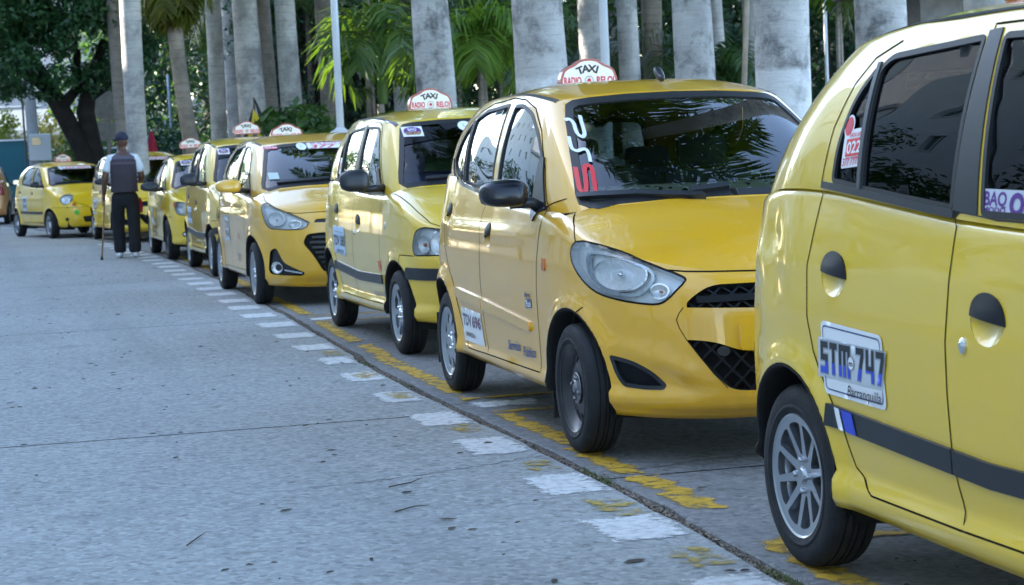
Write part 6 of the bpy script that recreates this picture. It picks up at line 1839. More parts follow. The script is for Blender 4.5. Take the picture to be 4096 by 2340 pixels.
def tree(name, label, x, y, h, spread, seed, m, leaf=.09, per=260, trunk_r=.16, nclump=26, low=.35, group=None, cat='tree', barkm=None, z0=.0):
    rng = random.Random(seed)
    o = empty(name, (x, y, z0)); tag(o, label, cat, group)
    bm_ = barkm or mat('tree_bark', (.045, .038, .032), rough=.95, var=.4, vscale=6, bump=.6, bscale=30)
    cl = []
    for i in range(nclump):
        a = rng.uniform(0, 6.283); q = math.sqrt(rng.random()); zz = low + (1 - low) * rng.random()
        k = math.sin(math.pi * min(1, .18 + .8 * (zz - low) / (1 - low)))
        r = spread * rng.uniform(.22, .38)
        cl.append(((spread * q * k * math.cos(a), spread * q * k * math.sin(a), h * zz), (r, r, r * rng.uniform(.6, .85))))
    mb = MB()
    hb = h * low * .9
    mb.tube([(0, 0, -.1), (.05, 0, hb * .5), (0, .05, hb)], [trunk_r * 1.25, trunk_r, trunk_r * .8], 10)
    for c, r in cl[::2]: mb.tube([(0, .05, hb * .9), (c[0] * .45, c[1] * .45, (hb + c[2]) / 2), c], [trunk_r * .5, trunk_r * .3, trunk_r * .1], 6)
    mb.obj('trunk', bm_, o, smooth=True)
    link_mesh('crown', foliage('crown', seed, m, cl, per, leaf), o)
    return o

def build_green():
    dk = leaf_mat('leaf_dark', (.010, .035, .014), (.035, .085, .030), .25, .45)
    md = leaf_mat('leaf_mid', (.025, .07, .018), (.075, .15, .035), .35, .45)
    yl = leaf_mat('leaf_yellow', (.16, .16, .035), (.34, .30, .08), .35)
    bl = leaf_mat('leaf_bluish', (.012, .05, .030), (.04, .11, .06), .3)
    # dense trees at the back of the park
    k = 0
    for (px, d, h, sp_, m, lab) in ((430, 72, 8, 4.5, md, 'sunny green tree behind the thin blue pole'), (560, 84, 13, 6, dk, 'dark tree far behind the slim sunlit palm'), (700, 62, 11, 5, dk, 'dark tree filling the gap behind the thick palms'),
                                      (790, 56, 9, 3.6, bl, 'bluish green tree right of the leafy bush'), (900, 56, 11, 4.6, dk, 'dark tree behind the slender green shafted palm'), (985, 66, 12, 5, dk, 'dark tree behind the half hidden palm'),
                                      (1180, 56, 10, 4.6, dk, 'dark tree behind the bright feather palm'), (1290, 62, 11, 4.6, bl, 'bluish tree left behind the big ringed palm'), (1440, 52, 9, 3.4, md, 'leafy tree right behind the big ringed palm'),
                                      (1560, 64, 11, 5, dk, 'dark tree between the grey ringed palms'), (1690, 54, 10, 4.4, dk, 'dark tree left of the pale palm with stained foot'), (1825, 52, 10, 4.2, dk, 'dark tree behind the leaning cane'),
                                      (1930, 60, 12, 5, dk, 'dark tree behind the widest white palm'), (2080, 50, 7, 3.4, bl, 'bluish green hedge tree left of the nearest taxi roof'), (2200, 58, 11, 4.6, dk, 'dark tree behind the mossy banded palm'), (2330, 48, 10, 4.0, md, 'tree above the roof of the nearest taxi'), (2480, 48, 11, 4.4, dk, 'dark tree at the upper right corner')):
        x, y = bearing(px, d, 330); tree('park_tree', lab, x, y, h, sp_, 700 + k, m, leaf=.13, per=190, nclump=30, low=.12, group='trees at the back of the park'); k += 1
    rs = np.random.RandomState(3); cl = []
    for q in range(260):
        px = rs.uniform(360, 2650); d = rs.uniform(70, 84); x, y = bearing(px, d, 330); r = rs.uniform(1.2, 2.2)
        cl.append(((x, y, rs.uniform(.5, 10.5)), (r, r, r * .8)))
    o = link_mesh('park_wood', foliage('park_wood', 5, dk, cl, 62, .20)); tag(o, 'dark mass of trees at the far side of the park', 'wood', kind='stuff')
    # bushes close behind the cars
    for (px, d, z, r, m, lab, lf, n, nm) in (
            (752, 31, 1.85, .62, md, 'dark leafy bush growing in front of the grey palm', .10, 60, 'leafy_bush'),
            (925, 31, 1.50, .55, yl, 'yellow-green shrub behind the roof of the third taxi', .045, 240, 'variegated_shrub'),
            (1228, 25.5, 1.35, .45, leaf_mat('leaf_star', (.05, .16, .03), (.12, .30, .06), .4), 'low bright shrub with long leaves left of the second taxi sign', .11, 60, 'star_shrub'),
            (1150, 27, 1.3, .40, leaf_mat('leaf_star', 0, 0), 'low long-leaved shrub above the third taxi roof', .11, 60, 'star_shrub'),
            (128, 62, 2.7, 1.1, leaf_mat('leaf_yellow_green', (.20, .20, .04), (.42, .38, .10), .4), 'yellow-green shrub beside the utility pole', .10, 60, 'yellow_green_shrub'),  # leaf colours lighter and yellower than the hedge
            (190, 60, 2.0, 1.2, md, 'green hedge between the utility pole and the black tree trunk', .09, 70, 'hedge'),
            (14, 69, 3.3, .75, leaf_mat('leaf_light_green', (.07, .13, .02), (.20, .24, .04), .4), 'small leafy branch shrub above the teal wall at the left edge', .08, 70, 'wall_shrub'),
            (400, 58, 2.2, 1.0, bl, 'bluish shrub right of the pale palm with lettering', .09, 70, 'shrub'), (455, 60, 2.4, 1.3, md, 'green shrub behind the thin blue pole', .10, 60, 'shrub'),
            (548, 58, 1.9, .9, leaf_mat('leaf_star', 0, 0), 'small bright shrub between the slim palms', .08, 60, 'shrub')):
        rng = random.Random(int(px)); x, y = bearing(px, d, 330)
        cl = []
        for q in range(9):
            a = rng.uniform(0, 6.28); rr = r * math.sqrt(rng.random()) * .75
            cl.append(((rr * math.cos(a), rr * math.sin(a), z * rng.uniform(.25, 1.0)), (r * .5, r * .5, r * .5)))
        cl.append(((0, 0, z), (r * .5, r * .5, r * .55)))
        o = empty(nm, (x, y, .1)); tag(o, lab, 'shrub')
        mb = MB()
        for q in range(5): c = cl[q][0]; mb.tube([(0, 0, 0), (c[0] * .5, c[1] * .5, c[2] * .5), c], [.03, .022, .01], 6)
        mb.obj('stem', mat('stem_bark', (.07, .055, .04), rough=.9), o, smooth=True)
        link_mesh('foliage', foliage('foliage', int(px), m, cl, n / (r * r) * 7, lf), o)
    # street trees on the far pavement, seen only mirrored in paint and glass
    for q, (y, h_, s_) in enumerate(((-3, 6.5, 2.6), (5.5, 5.6, 2.3), (13, 6.8, 2.7), (21, 5.8, 2.4), (30, 7.0, 2.8), (40, 6.0, 2.6), (52, 7.2, 3.0), (66, 7.0, 3.2), (82, 8.0, 3.6))):
        tree('street_tree', 'street tree across the road, number %s from the camera, seen only as a reflection' % ('one two three four five six seven eight nine'.split()[q]), -9.6 + .5 * math.sin(q * 2), y, h_, s_, 900 + q, (md, dk)[q % 2], leaf=.12, per=200, nclump=18, low=.32, group='street trees across the road')
    for q, (x, y) in enumerate(((-6, 118), (-16, 112), (-26, 118), (-38, 112))):  # trees added to keep bright horizon sky out of the car reflections
        tree('park_tree', 'tree added to block bright sky past the street end, number %s from the bend' % ('one two three four'.split()[q]), x, y, 13, 7, 950 + q, dk, leaf=.3, per=40, nclump=24, low=.1, group='trees added to block the sky')
    # the big shade tree at the left with a forked leaning trunk
    x, y = bearing(255, 46, 380)
    o = empty('shade_tree', (x, y, 0)); tag(o, 'big dark shade tree with forked black leaning trunk behind the bubble-shaped taxi', 'tree')
    bk = mat('black_bark', (.016, .013, .011), rough=.95, var=.5, vscale=5, bump=.8, bscale=25)
    mb = MB()
    mb.tube([(.15, 0, 0), (-.15, 0, 1.0), (-.55, 0, 2.0), (-.95, .1, 2.9), (-1.3, .2, 3.6), (-1.9, .2, 4.6)], [.26, .23, .22, .22, .19, .12], 12)
    mb.tube([(.22, 0, 0), (.05, 0, .9), (-.2, 0, 1.9), (-.35, 0, 2.7), (-.2, 0, 3.4), (.2, .1, 4.4)], [.22, .19, .20, .22, .17, .10], 12)
    mb.tube([(-.9, 0, 2.8), (-.5, 0, 3.3), (-.45, .1, 4.2)], [.15, .12, .08], 8); mb.tube([(-1.2, .2, 3.3), (-2.2, 0, 4.0), (-3.0, 0, 4.5)], [.13, .09, .05], 8)
    mb.tube([(-.25, 0, 3.0), (.8, .1, 3.7), (1.4, 0, 3.9)], [.10, .07, .03], 8)
    mb.obj('trunk', bk, o, smooth=True)
    rng = random.Random(5); cl = []
    for q in range(150):
        cx = rng.uniform(-3.4, 1.9); zz = rng.uniform(3.0, 8.5)
        lowest = 3.05 + .32 * abs(cx + .3) ** .8 * (1 if cx > -.3 else .55)
        if zz < lowest + (.35 if cx > -1.2 else .05): continue
        r = rng.uniform(.40, .70); cl.append(((cx, rng.uniform(-1.6, 1.8), zz), (r, r, r * .8)))
    link_mesh('crown', foliage('crown', 77, leaf_mat('leaf_shade', (.014, .060, .022), (.055, .145, .05), .2, .4), cl, 1700, .075), o)
    # a leaning cane between the palms
    x, y = bearing(1832, 33, 330); mb = MB(); mb.tube([(0, 0, 0), (.12, 0, 1.5), (.34, 0, 4.5)], [.06, .055, .045], 8)
    tag(mb.obj('leaning_cane', mat('cane_bark', (.34, .28, .21), rough=.8, var=.2), None, True, loc=(x, y, 0)), 'thin pale leaning cane between the palms', 'cane')

# ------------------------------------------------------------------ buildings and street furniture
def facade(root, wall_m, x0, x1, y, z0, z1, wins, glass_m, depth=.18, frame_m=None, axis='y', flip=1):
    """A wall in the x-z plane at y with real recessed windows (rects x0,x1,z0,z1), each pane a child."""
    xs = sorted(set([x0, x1] + [w[0] for w in wins] + [w[1] for w in wins])); zs = sorted(set([z0, z1] + [w[2] for w in wins] + [w[3] for w in wins]))
    V = []; F = []
    mp = (lambda a, b_, c: (a, y + b_ * flip, c)) if axis == 'y' else (lambda a, b_, c: (y + b_ * flip, a, c))
    def q(p): b0 = len(V); V.extend(p); F.append((b0, b0 + 1, b0 + 2, b0 + 3))
    for i in range(len(xs) - 1):
        for j in range(len(zs) - 1):
            a, b_, c, d = xs[i], xs[i + 1], zs[j], zs[j + 1]; mx, mz = (a + b_) / 2, (c + d) / 2
            if any(w[0] < mx < w[1] and w[2] < mz < w[3] for w in wins): continue
            q([mp(a, 0, c), mp(b_, 0, c), mp(b_, 0, d), mp(a, 0, d)])
    for (a, b_, c, d) in wins:
        for (p, r) in (((a, c), (b_, c)), ((b_, c), (b_, d)), ((b_, d), (a, d)), ((a, d), (a, c))):
            q([mp(p[0], 0, p[1]), mp(r[0], 0, r[1]), mp(r[0], depth, r[1]), mp(p[0], depth, p[1])])
    w = link_mesh('wall', mesh('wall', V, F, wall_m, False), root)
    for (a, b_, c, d) in wins:
        win = link_mesh('window', mesh('window', [mp(a, depth - .01, c), mp(b_, depth - .01, c), mp(b_, depth - .01, d), mp(a, depth - .01, d)], [(0, 1, 2, 3)], glass_m, False), root)
        mb = MB()
        if axis == 'y': mb.box(((a + b_) / 2, y + flip * (depth - .04), (c + d) / 2), (.05, .05, d - c)); mb.box(((a + b_) / 2, y + flip * .0, c - .04), (b_ - a + .1, .16, .07))
        else: mb.box((y + flip * (depth - .04), (a + b_) / 2, (c + d) / 2), (.05, .05, d - c)); mb.box((y, (a + b_) / 2, c - .04), (.16, b_ - a + .1, .07))
        mb.obj('frame', frame_m or WHITE, win)
    return w

def build_town():
    white = mat('white_render', (.74, .74, .73), rough=.85, var=.06, vscale=.6)
    dull = mat('dull_render', (.36, .38, .41), rough=.85, var=.12, vscale=.5)
    grey = mat('grey_render', (.40, .40, .41), rough=.85, var=.1, vscale=.7)
    pane = mat('window_pane', (.03, .08, .09), rough=.06, metal=0., spec=.8, coat=1.)
    teal = mat('teal_paint', (.005, .10, .13), rough=.6, var=.12, vscale=1.2)
    # tall white apartment block across the street: shades the rank and shows in the side windows
    # two high parts; the unseen wing between is kept low to let sun through
    for (y0, y1, hh, lab) in ((-30, 46, 23.5, 'tall white apartment block across the street, mirrored in the taxi windows'), (46.2, 57, 13.0, 'unseen low white wing added across the street to let sun reach the palms'), (57.2, 84, 23.5, 'farther tall white apartment block across the street')):
        o = empty('apartment_block', (-15, 0, 0)); tag(o, lab, 'building', 'apartments across the street')
        wins = []
        for fl in range(int((hh - 1) / 3.3)):
            k = 0; yy = y0 + 1.6 + (1.4 if fl % 2 else 0)
            while yy < y1 - 2.4: wins.append((yy, yy + (1.0 if k % 3 else 1.6), 1.5 + fl * 3.3, 2.9 + fl * 3.3)); yy += 6.1; k += 1
        facade(o, white, y0, y1, 0, 0, hh, wins, pane, .22, axis='x', flip=-1)
        MB().box((-6.6, (y0 + y1) / 2, hh / 2 - .1), (12.6, y1 - y0 - .4, hh - .3)).obj('core', white, o)
        MB().box((-6.5, (y0 + y1) / 2, hh + .25), (13.6, y1 - y0, .5)).obj('roof', grey, o)
    # white house with balcony far behind the shade tree
    x, y = bearing(160, 92, 380)
    o = empty('balcony_house', (x, y, 0), -.25); tag(o, 'white house with a balcony and teal glazing behind the shade tree', 'building')
    facade(o, dull, -9, 14, 0, 0, 14, [(-6.5, -4.6, .9, 2.6), (-3.4, -1.0, 4.6, 6.6), (-6.6, -4.6, 4.4, 6.8), (.8, 2.2, 3.4, 6.2), (1.0, 2.4, .6, 2.3), (4.2, 5.6, 1.2, 3.0), (4.2, 5.8, 4.6, 6.6), (7.6, 9.4, 4.6, 6.6), (-6.6, -3.6, 8.0, 10), (1, 3.4, 8, 10), (6, 8.4, 8, 10)], mat('teal_pane', (.01, .14, .18), rough=.08, coat=1., spec=.8), .3)
    MB().box((2.5, 4, 6.9), (22.8, 7.6, 13.7)).obj('core', dull, o)
    MB().box((-3.6, -.9, 3.25), (9.6, 1.8, .28)).obj('balcony_slab', dull, o); MB().box((-3.6, -1.75, 3.85), (9.6, .10, .95)).obj('balcony_wall', white, o)
    MB().box((2.3, -.25, 3.9), (1.6, .5, 5.4)).obj('brown_panel', mat('brown_panel', (.12, .09, .085), rough=.8), o)
    MB().box((2.5, 4, 14.1), (23.6, 8.6, .4)).obj('roof', grey, o)
    # teal garden wall with white coping, in two heights
    x, y = bearing(-20, 66, 395)
    o = empty('garden_wall', (x, y, 0), -.2); tag(o, 'dark teal garden wall stepped in height at the left edge', 'wall')
    mb = MB(); mb.prism([(-7, 0), (4.6, 0), (4.6, 2.05), (1.3, 2.05), (1.3, 2.45), (-7, 2.45)], -.1, .1, 'y'); mb.obj('wall_face', teal, o)
    MB().box((-2.85, 0, 2.48), (8.3, .3, .06)).obj('coping', white, o); MB().box((2.95, 0, 2.08), (3.3, .3, .06)).obj('coping', white, o)
    # utility pole with a meter box
    x, y = bearing(92, 56, 390)
    o = empty('utility_pole', (x, y, 0)); tag(o, 'grey concrete utility pole carrying a pale meter box', 'pole')
    mb = MB(); mb.tube([(0, 0, 0), (-.12, 0, 4), (-.3, 0, 10)], [.19, .16, .12], 14); mb.obj('pole', mat('pole_concrete', (.36, .38, .40), rough=.8, var=.15, vscale=3), o, smooth=True)
    bx = MB(); bx.box((.1, -.26, 2.05), (.62, .28, .78), bev=.03); b_ = bx.obj('meter_box', mat('meter_box_grey', (.50, .54, .57), rough=.5), o)
    MB().box((.0, -.41, 2.22), (.26, .02, .22)).obj('meter_window', pane, b_)
    MB().tube([(-.28, 0, 0), (-.34, 0, 4.5)], .035, 6).obj('conduit', mat('conduit', (.08, .08, .085), rough=.6), o)
    # street sign seen from behind
    x, y = bearing(273, 52, 380)
    o = empty('street_sign', (x, y, 0)); tag(o, 'round and square street sign seen from behind, between tree trunk and palms', 'sign')
    bs = mat('sign_back', (.20, .19, .17), rough=.55, metal=.3, var=.2)
    MB().tube([(0, 0, 0), (0, 0, 3.5)], .05, 10).obj('post', bs, o, smooth=True)
    mb = MB(); mb.lathe([(-.02, .001), (-.02, .40), (.02, .40), (.02, .001)], 28, 'y', (0, -.08, 3.05)); mb.obj('disc', bs, o)
    MB().box((0, -.08, 2.35), (.62, .04, .50), bev=.01).obj('panel', bs, o)
    # lamp posts
    wht = mat('post_white', (.62, .65, .68), rough=.45, var=.08, vscale=2)
    for (px, d, r, h, base, lab) in ((848, 30, .058, 7, True, 'white lamp post with ribbed foot left of the third taxi'), (1514, 27, .062, 7, False, 'white lamp post behind the second taxi roof'), (2063, 45, .045, 7, False, 'thin white post beside the widest white palm')):
        x, y = bearing(px, d, 330); o = empty('lamp_post', (x, y, .1)); tag(o, lab, 'lamp post', 'lamp posts in the park')
        MB().tube([(0, 0, 0), (0, 0, 2), (-.02, 0, h)], [r * 1.05, r, r * .85], 16).obj('post', wht, o, smooth=True)
        if base:
            mb = MB(); mb.lathe([(0, .20), (1.30, .17), (1.34, .20), (1.40, .20), (1.44, .15), (1.56, .14), (1.58, .17), (1.63, .17), (1.66, .10), (1.70, .065)], 20, 'z'); mb.obj('foot', wht, o, sharp=40)
        mb = MB(); mb.tube([(0, 0, h - .1), (-.4, 0, h + .3), (-1.0, 0, h + .35)], [.04, .035, .03], 8); mb.obj('arm', wht, o, smooth=True)
        hd = MB(); hd.box((-1.2, 0, h + .34), (.5, .2, .1), bev=.03); hd.obj('lantern', grey, o)
    x, y = bearing(429, 60, 330); MBo = MB().tube([(0, 0, 0), (-.05, 0, 4.2)], .04, 8); o = MBo.obj('sign_post', mat('post_blue', (.40, .55, .66), rough=.5), None, True, loc=(x, y, 0)); tag(o, 'thin pale blue post standing between the far palms', 'post')
    # closed parasol and flag on poles
    x, y = bearing(377, 47, 345)
    o = empty('closed_parasol', (x, y, 0)); tag(o, 'closed purple and red parasol behind the far taxi sign', 'parasol')
    MB().tube([(0, 0, 0), (0, 0, 2.25)], .02, 8).obj('pole', wht, o)
    for k, (cm, a0) in enumerate((((.14, .03, .30), 2.2), ((.42, .015, .05), 5.2))):
        V = []; F = []
        for i in range(9):
            for j in range(9):
                a = a0 + (j / 8 - .5) * math.pi; t = i / 8; r = .04 + .17 * t * (1 + .22 * math.sin(a * 7)); V.append((r * math.cos(a), r * math.sin(a), 2.2 - .85 * t))
        F = grid_faces(9, 9); link_mesh('cloth', mesh('cloth', V, F, mat('parasol_%d' % k, cm, rough=.8)), o)
    x, y = bearing(636, 33, 330)
    o = empty('hanging_flag', (x, y, 0)); tag(o, 'yellow and black flag hanging limp from a short pole', 'flag')
    MB().tube([(0, 0, 0), (0, 0, 2.42)], .018, 8).obj('pole', mat('pole_dark', (.03, .03, .03), rough=.6), o)
    def sheet(nm, pts, cm):
        V = [(a, .03 * math.sin(9 * a + 5 * z), z) for a, z in pts]; link_mesh(nm, mesh(nm, V, [tuple(range(len(V)))], cm, False), o)
    sheet('yellow_cloth', [(-.13, 1.75), (.02, 1.70), (.14, 1.80), (.06, 2.10), (-.01, 2.22), (-.06, 2.05)], mat('flag_yellow', (.55, .42, .02), rough=.8))
    sheet('black_cloth', [(.0, 2.40), (.03, 2.38), (.16, 2.06), (.30, 1.72), (.34, 1.5), (.20, 1.62), (.14, 1.80), (.06, 2.10)], mat('flag_black', (.02, .018, .018), rough=.85))
    sheet('black_cloth', [(.0, 2.40), (-.03, 2.25), (-.16, 1.90), (-.22, 1.70), (-.14, 1.72), (-.05, 2.06)], MATS['flag_black'])
    # kiosk roof far right
    x, y = bearing(2350, 30, 100)
    o = empty('park_kiosk', (x, y, 0)); tag(o, 'park kiosk with dark roof edge above the nearest taxi', 'kiosk')
    MB().box((0, 0, 1.7), (1.6, 1.6, 3.4)).obj('wall', mat('kiosk_wall', (.16, .15, .14), rough=.85, var=.2), o); MB().prism([(-1.3, 3.5), (1.3, 3.5), (1.1, 3.62), (0, 3.95), (-1.1, 3.62)], -1.3, 1.3, 'y').obj('roof', mat('kiosk_roof', (.06, .045, .045), rough=.8), o)
# ------------------------------------------------------------------ people
def skin_mesh(name, verts, edges, radii, m, sub=2, root=0, flat=None):
    me = bpy.data.meshes.new(name); me.from_pydata([tuple(v) for v in verts], edges, []); me.update()
    o = bpy.data.objects.new('tmp', me); COL.objects.link(o)
    o.modifiers.new('s', 'SKIN'); ss = o.modifiers.new('u', 'SUBSURF'); ss.levels = sub; ss.render_levels = sub
    sv = me.skin_vertices[0].data
    for i, r in enumerate(radii):
        sv[i].radius = (r, r) if not hasattr(r, '__len__') else r
        sv[i].use_root = (i == root)
    dg = bpy.context.evaluated_depsgraph_get(); dg.update()
    res = bpy.data.meshes.new_from_object(o.evaluated_get(dg))
    bpy.data.objects.remove(o); bpy.data.meshes.remove(me)
    res.name = name; res.materials.clear(); res.materials.append(m)
    res.polygons.foreach_set('use_smooth', [True] * len(res.polygons))
    return res

def chain(V, E, R, pts, start=None):
    """Append a chain of (point, radius); start = index to connect to. Returns the last index."""
    prev = start
    for p, r in pts:
        V.append(p); R.append(r); k = len(V) - 1
        if prev is not None: E.append((prev, k))
        prev = k
    return prev

def hand(V, E, R, wrist, d, curl, thumb, n=4):
    """Five fingers that close downwards round a grip. d = direction of the hand, curl = direction the fingers bend to, thumb = side of the thumb."""
    d, curl, thumb = Vector(d).normalized(), Vector(curl).normalized(), Vector(thumb).normalized()
    w = V[wrist]; w = Vector(w)
    k = chain(V, E, R, [(tuple(w + d * .045), (.038, .020))], wrist)
    for i, (off, L) in enumerate(((.030, .075), (.010, .085), (-.010, .080), (-.030, .062))):
        b = w + d * .085 + thumb * off
        chain(V, E, R, [(tuple(b), .0095), (tuple(b + d * L * .35 + curl * L * .2), .009), (tuple(b + d * L * .35 + curl * L * .62), .0085), (tuple(b - d * L * .05 + curl * L * .75), .007)], k)
    b = w + d * .03 + thumb * .03
    chain(V, E, R, [(tuple(b), .012), (tuple(b + thumb * .02 + d * .03 + curl * .02), .0105), (tuple(b + d * .05 + curl * .045), .008)], k)

def build_people():
    skin = mat('brown_skin', (.10, .045, .028), rough=.5, var=.15, vscale=12)
    # --- man with a cane, seen from behind, walking away
    gx0, gy0 = 1.70, 28.3
    o = empty('person', (gx0, gy0, 0), -.05); tag(o, 'man in cap, grey vest and dark trousers walking with a cane', 'person')
    V = []; E = []; R = []
    # local: +y = the way he faces (away from the camera), x to his right
    pel = chain(V, E, R, [((0, 0, .98), (.14, .10))])
    ch = chain(V, E, R, [((0, -.01, 1.15), (.15, .11)), ((0, -.015, 1.32), (.165, .115)), ((0, .0, 1.46), (.13, .085)), ((0, .02, 1.53), (.058, .06)), ((0, .03, 1.585), .058), ((0, .035, 1.65), (.072, .086)), ((0, .03, 1.72), (.076, .096)), ((0, .02, 1.79), (.05, .06))], pel)
    nk = 3
    # face: brow, nose and chin on the far side, ears
    chain(V, E, R, [((0, .105, 1.66), .018), ((0, .135, 1.655), .012)], 6); chain(V, E, R, [((0, .085, 1.585), .03)], 5)
    for sx in (-1, 1): chain(V, E, R, [((sx * .078, .02, 1.665), (.012, .022))], 6)
    # arms: left hand on the cane, right arm bent forward at the elbow
    la = chain(V, E, R, [((-.175, 0, 1.44), .065), ((-.235, -.02, 1.30), .056), ((-.27, -.04, 1.15), .046), ((-.285, .02, 1.02), .043), ((-.30, .07, .90), .030)], 3)
    hand(V, E, R, la, (-.05, .25, -1), (-.25, .6, -.3), (.2, .9, .2))
    ra = chain(V, E, R, [((.175, 0, 1.44), .065), ((.225, -.01, 1.30), .055), ((.255, -.02, 1.17), .047), ((.235, .10, 1.10), .042), ((.20, .22, 1.11), .030)], 3)
    hand(V, E, R, ra, (-.2, 1, .0), (-.6, .3, -.5), (0, .3, 1))
    for sx, fy in ((-1, .05), (1, -.10)):
        chain(V, E, R, [((sx * .095, 0, .90), .085), ((sx * .105, fy * .6 + .02, .52), .06), ((sx * .10, fy, .10), .042), ((sx * .115, fy + .10, .045), (.040, .03))], pel)
    body = link_mesh('body', skin_mesh('body', V, E, R, skin, 2, 0), o)
    # trousers
    tm = mat('black_trousers', (.006, .006, .009), rough=.85, var=.3, vscale=8, bump=.4, bscale=14)
    V = []; E = []; R = []
    p = chain(V, E, R, [((0, 0, 1.00), (.185, .13)), ((0, -.005, .90), (.195, .14))])
    for sx, fy in ((-1, .05), (1, -.10)):
        chain(V, E, R, [((sx * .10, 0, .80), (.115, .12)), ((sx * .112, fy * .6 + .02, .52), (.095, .10)), ((sx * .108, fy + .01, .28), (.088, .092)), ((sx * .105, fy, .14), (.092, .098)), ((sx * .105, fy + .005, .06), (.085, .095))], p)
    link_mesh('trousers', skin_mesh('trousers', V, E, R, tm, 2, 0), o)
    # shirt with short sleeves, under the vest
    wm = mat('white_shirt', (.62, .66, .70), rough=.8, bump=.3, bscale=18)
    V = []; E = []; R = []
    p = chain(V, E, R, [((0, 0, 1.10), (.16, .12)), ((0, 0, 1.30), (.17, .12)), ((0, .0, 1.45), (.13, .09)), ((0, .015, 1.515), (.066, .068))])
    for sx in (-1, 1): chain(V, E, R, [((sx * .17, 0, 1.435), .080), ((sx * .225, -.01, 1.32), .078), ((sx * .25, -.02, 1.215), .074)], 2)
    link_mesh('shirt', skin_mesh('shirt', V, E, R, wm, 2, 0), o)
    # vest: a closed shell with darker bands across the shoulders
    vm = bpy.data.materials.new('plum_vest'); vm.use_nodes = True; n = vm.node_tree.nodes; l = vm.node_tree.links; pb = n['Principled BSDF']; pb.inputs['Roughness'].default_value = .8
    tc = n.new('ShaderNodeTexCoord'); sx_ = n.new('ShaderNodeSeparateXYZ'); l.new(tc.outputs['Object'], sx_.inputs[0]); cr = n.new('ShaderNodeValToRGB'); cr.color_ramp.interpolation = 'CONSTANT'
    mr = n.new('ShaderNodeMapRange'); mr.inputs[1].default_value = .9; mr.inputs[2].default_value = 1.6; l.new(sx_.outputs[2], mr.inputs[0]); l.new(mr.outputs[0], cr.inputs[0]); l.new(cr.outputs[0], pb.inputs['Base Color'])
    el = cr.color_ramp.elements; el[0].position = 0; el[0].color = (.040, .030, .040, 1); el[1].position = .60; el[1].color = (.035, .026, .042, 1)
    for q, c_ in ((.645, (.075, .055, .07, 1)), (.695, (.038, .03, .048, 1)), (.755, (.09, .085, .12, 1))): e = el.new(q); e.color = c_
    nb = n.new('ShaderNodeTexNoise'); nb.inputs['Scale'].default_value = 12; bp = n.new('ShaderNodeBump'); bp.inputs['Strength'].default_value = .5; bp.inputs['Distance'].default_value = .02; l.new(nb.outputs['Fac'], bp.inputs['Height']); l.new(bp.outputs[0], pb.inputs['Normal'])
    rings = [(.955, .195, .145, -.005), (1.05, .190, .140, -.005), (1.18, .190, .138, -.01), (1.30, .196, .138, -.01), (1.40, .205, .128, -.005), (1.46, .195, .108, 0), (1.50, .135, .085, .008), (1.535, .075, .075, .015)]
    VV = []; N = 36
    for (z, a, b_, cy) in rings:
        for k in range(N):
            t = 2 * math.pi * k / N; c_, s_ = math.cos(t), math.sin(t)
            VV.append((a * math.copysign(abs(c_)**.8, c_) + .004 * math.sin(7 * t + z * 9), cy + b_ * math.copysign(abs(s_)**.8, s_), z + .004 * math.sin(5 * t)))
    FF = [(i * N + k, i * N + (k + 1) % N, (i + 1) * N + (k + 1) % N, (i + 1) * N + k) for i in range(len(rings) - 1) for k in range(N)]
    link_mesh('vest', mesh('vest', VV, FF, vm), o)
    # shoes, cap
    sm = mat('white_sneaker', (.60, .62, .66), rough=.6)
    for sx, fy in ((-1, .05), (1, -.10)):
        V_, F_ = super_ellipsoid((sx * .115, fy + .06, .045), (.052, .145, .045), 2.6, 18, 10); V_ = [(a, b_, max(.004, c_)) for a, b_, c_ in V_]
        link_mesh('shoe', mesh('shoe', V_, F_, sm), o)
    V_, F_ = super_ellipsoid((0, .025, 1.725), (.094, .115, .105), 2.1, 24, 14); V_ = [(a, b_, max(1.705, c_)) for a, b_, c_ in V_]
    cm = mat('navy_cap', (.018, .022, .05), rough=.85, bump=.2, bscale=40)
    cp = link_mesh('cap', mesh('cap', V_, F_, cm), o)
    br = MB(); br.prism(round_poly([(-.17, .02), (-.07, -.06), (-.02, .10), (-.10, .14)], .04), 1.705, 1.717, 'z'); link_mesh('brim', br.mesh('brim', cm), cp)
    # red cloth hanging at his right side
    V_ = [(.20, .06, .88), (.245, .07, .82), (.255, .06, .72), (.235, .05, .63), (.19, .05, .66)]
    link_mesh('red_cloth', mesh('red_cloth', V_ + [(a, b_ + .02, c_) for a, b_, c_ in V_], [(0, 1, 2, 3, 4), (9, 8, 7, 6, 5)] + [(i, (i + 1) % 5, 5 + (i + 1) % 5, 5 + i) for i in range(5)], mat('red_cloth', (.35, .02, .03), rough=.8)), o)
    # the cane is a thing of its own, held in his left hand
    c = empty('walking_cane', (1.31, 27.95, 0)); tag(c, 'brown wooden walking cane held by the man in the cap', 'cane')
    top = Vector((gx0 - .30 - 1.31 + .01, gy0 + .10 - 27.95, .87))
    mb = MB(); mb.tube([(0, 0, .02), tuple(top * .5 + Vector((.005, 0, 0))), tuple(top)], [.011, .0125, .014], 10); mb.obj('shaft', mat('cane_wood', (.20, .10, .045), rough=.5), c, smooth=True)
    mb = MB(); mb.tube([tuple(top), tuple(top + Vector((0, -.01, .03))), tuple(top + Vector((.0, -.06, .035))), tuple(top + Vector((0, -.09, .015)))], .014, 10); mb.obj('handle', MATS['cane_wood'], c, smooth=True)
    mb = MB(); mb.lathe([(0, .020), (.03, .018), (.055, .014)], 12, 'z', cap=True); mb.obj('rubber_tip', RUBBER, c, smooth=True)
    # --- second person, only the head shows above the fifth taxi
    x, y = bearing(541, 41, 330)
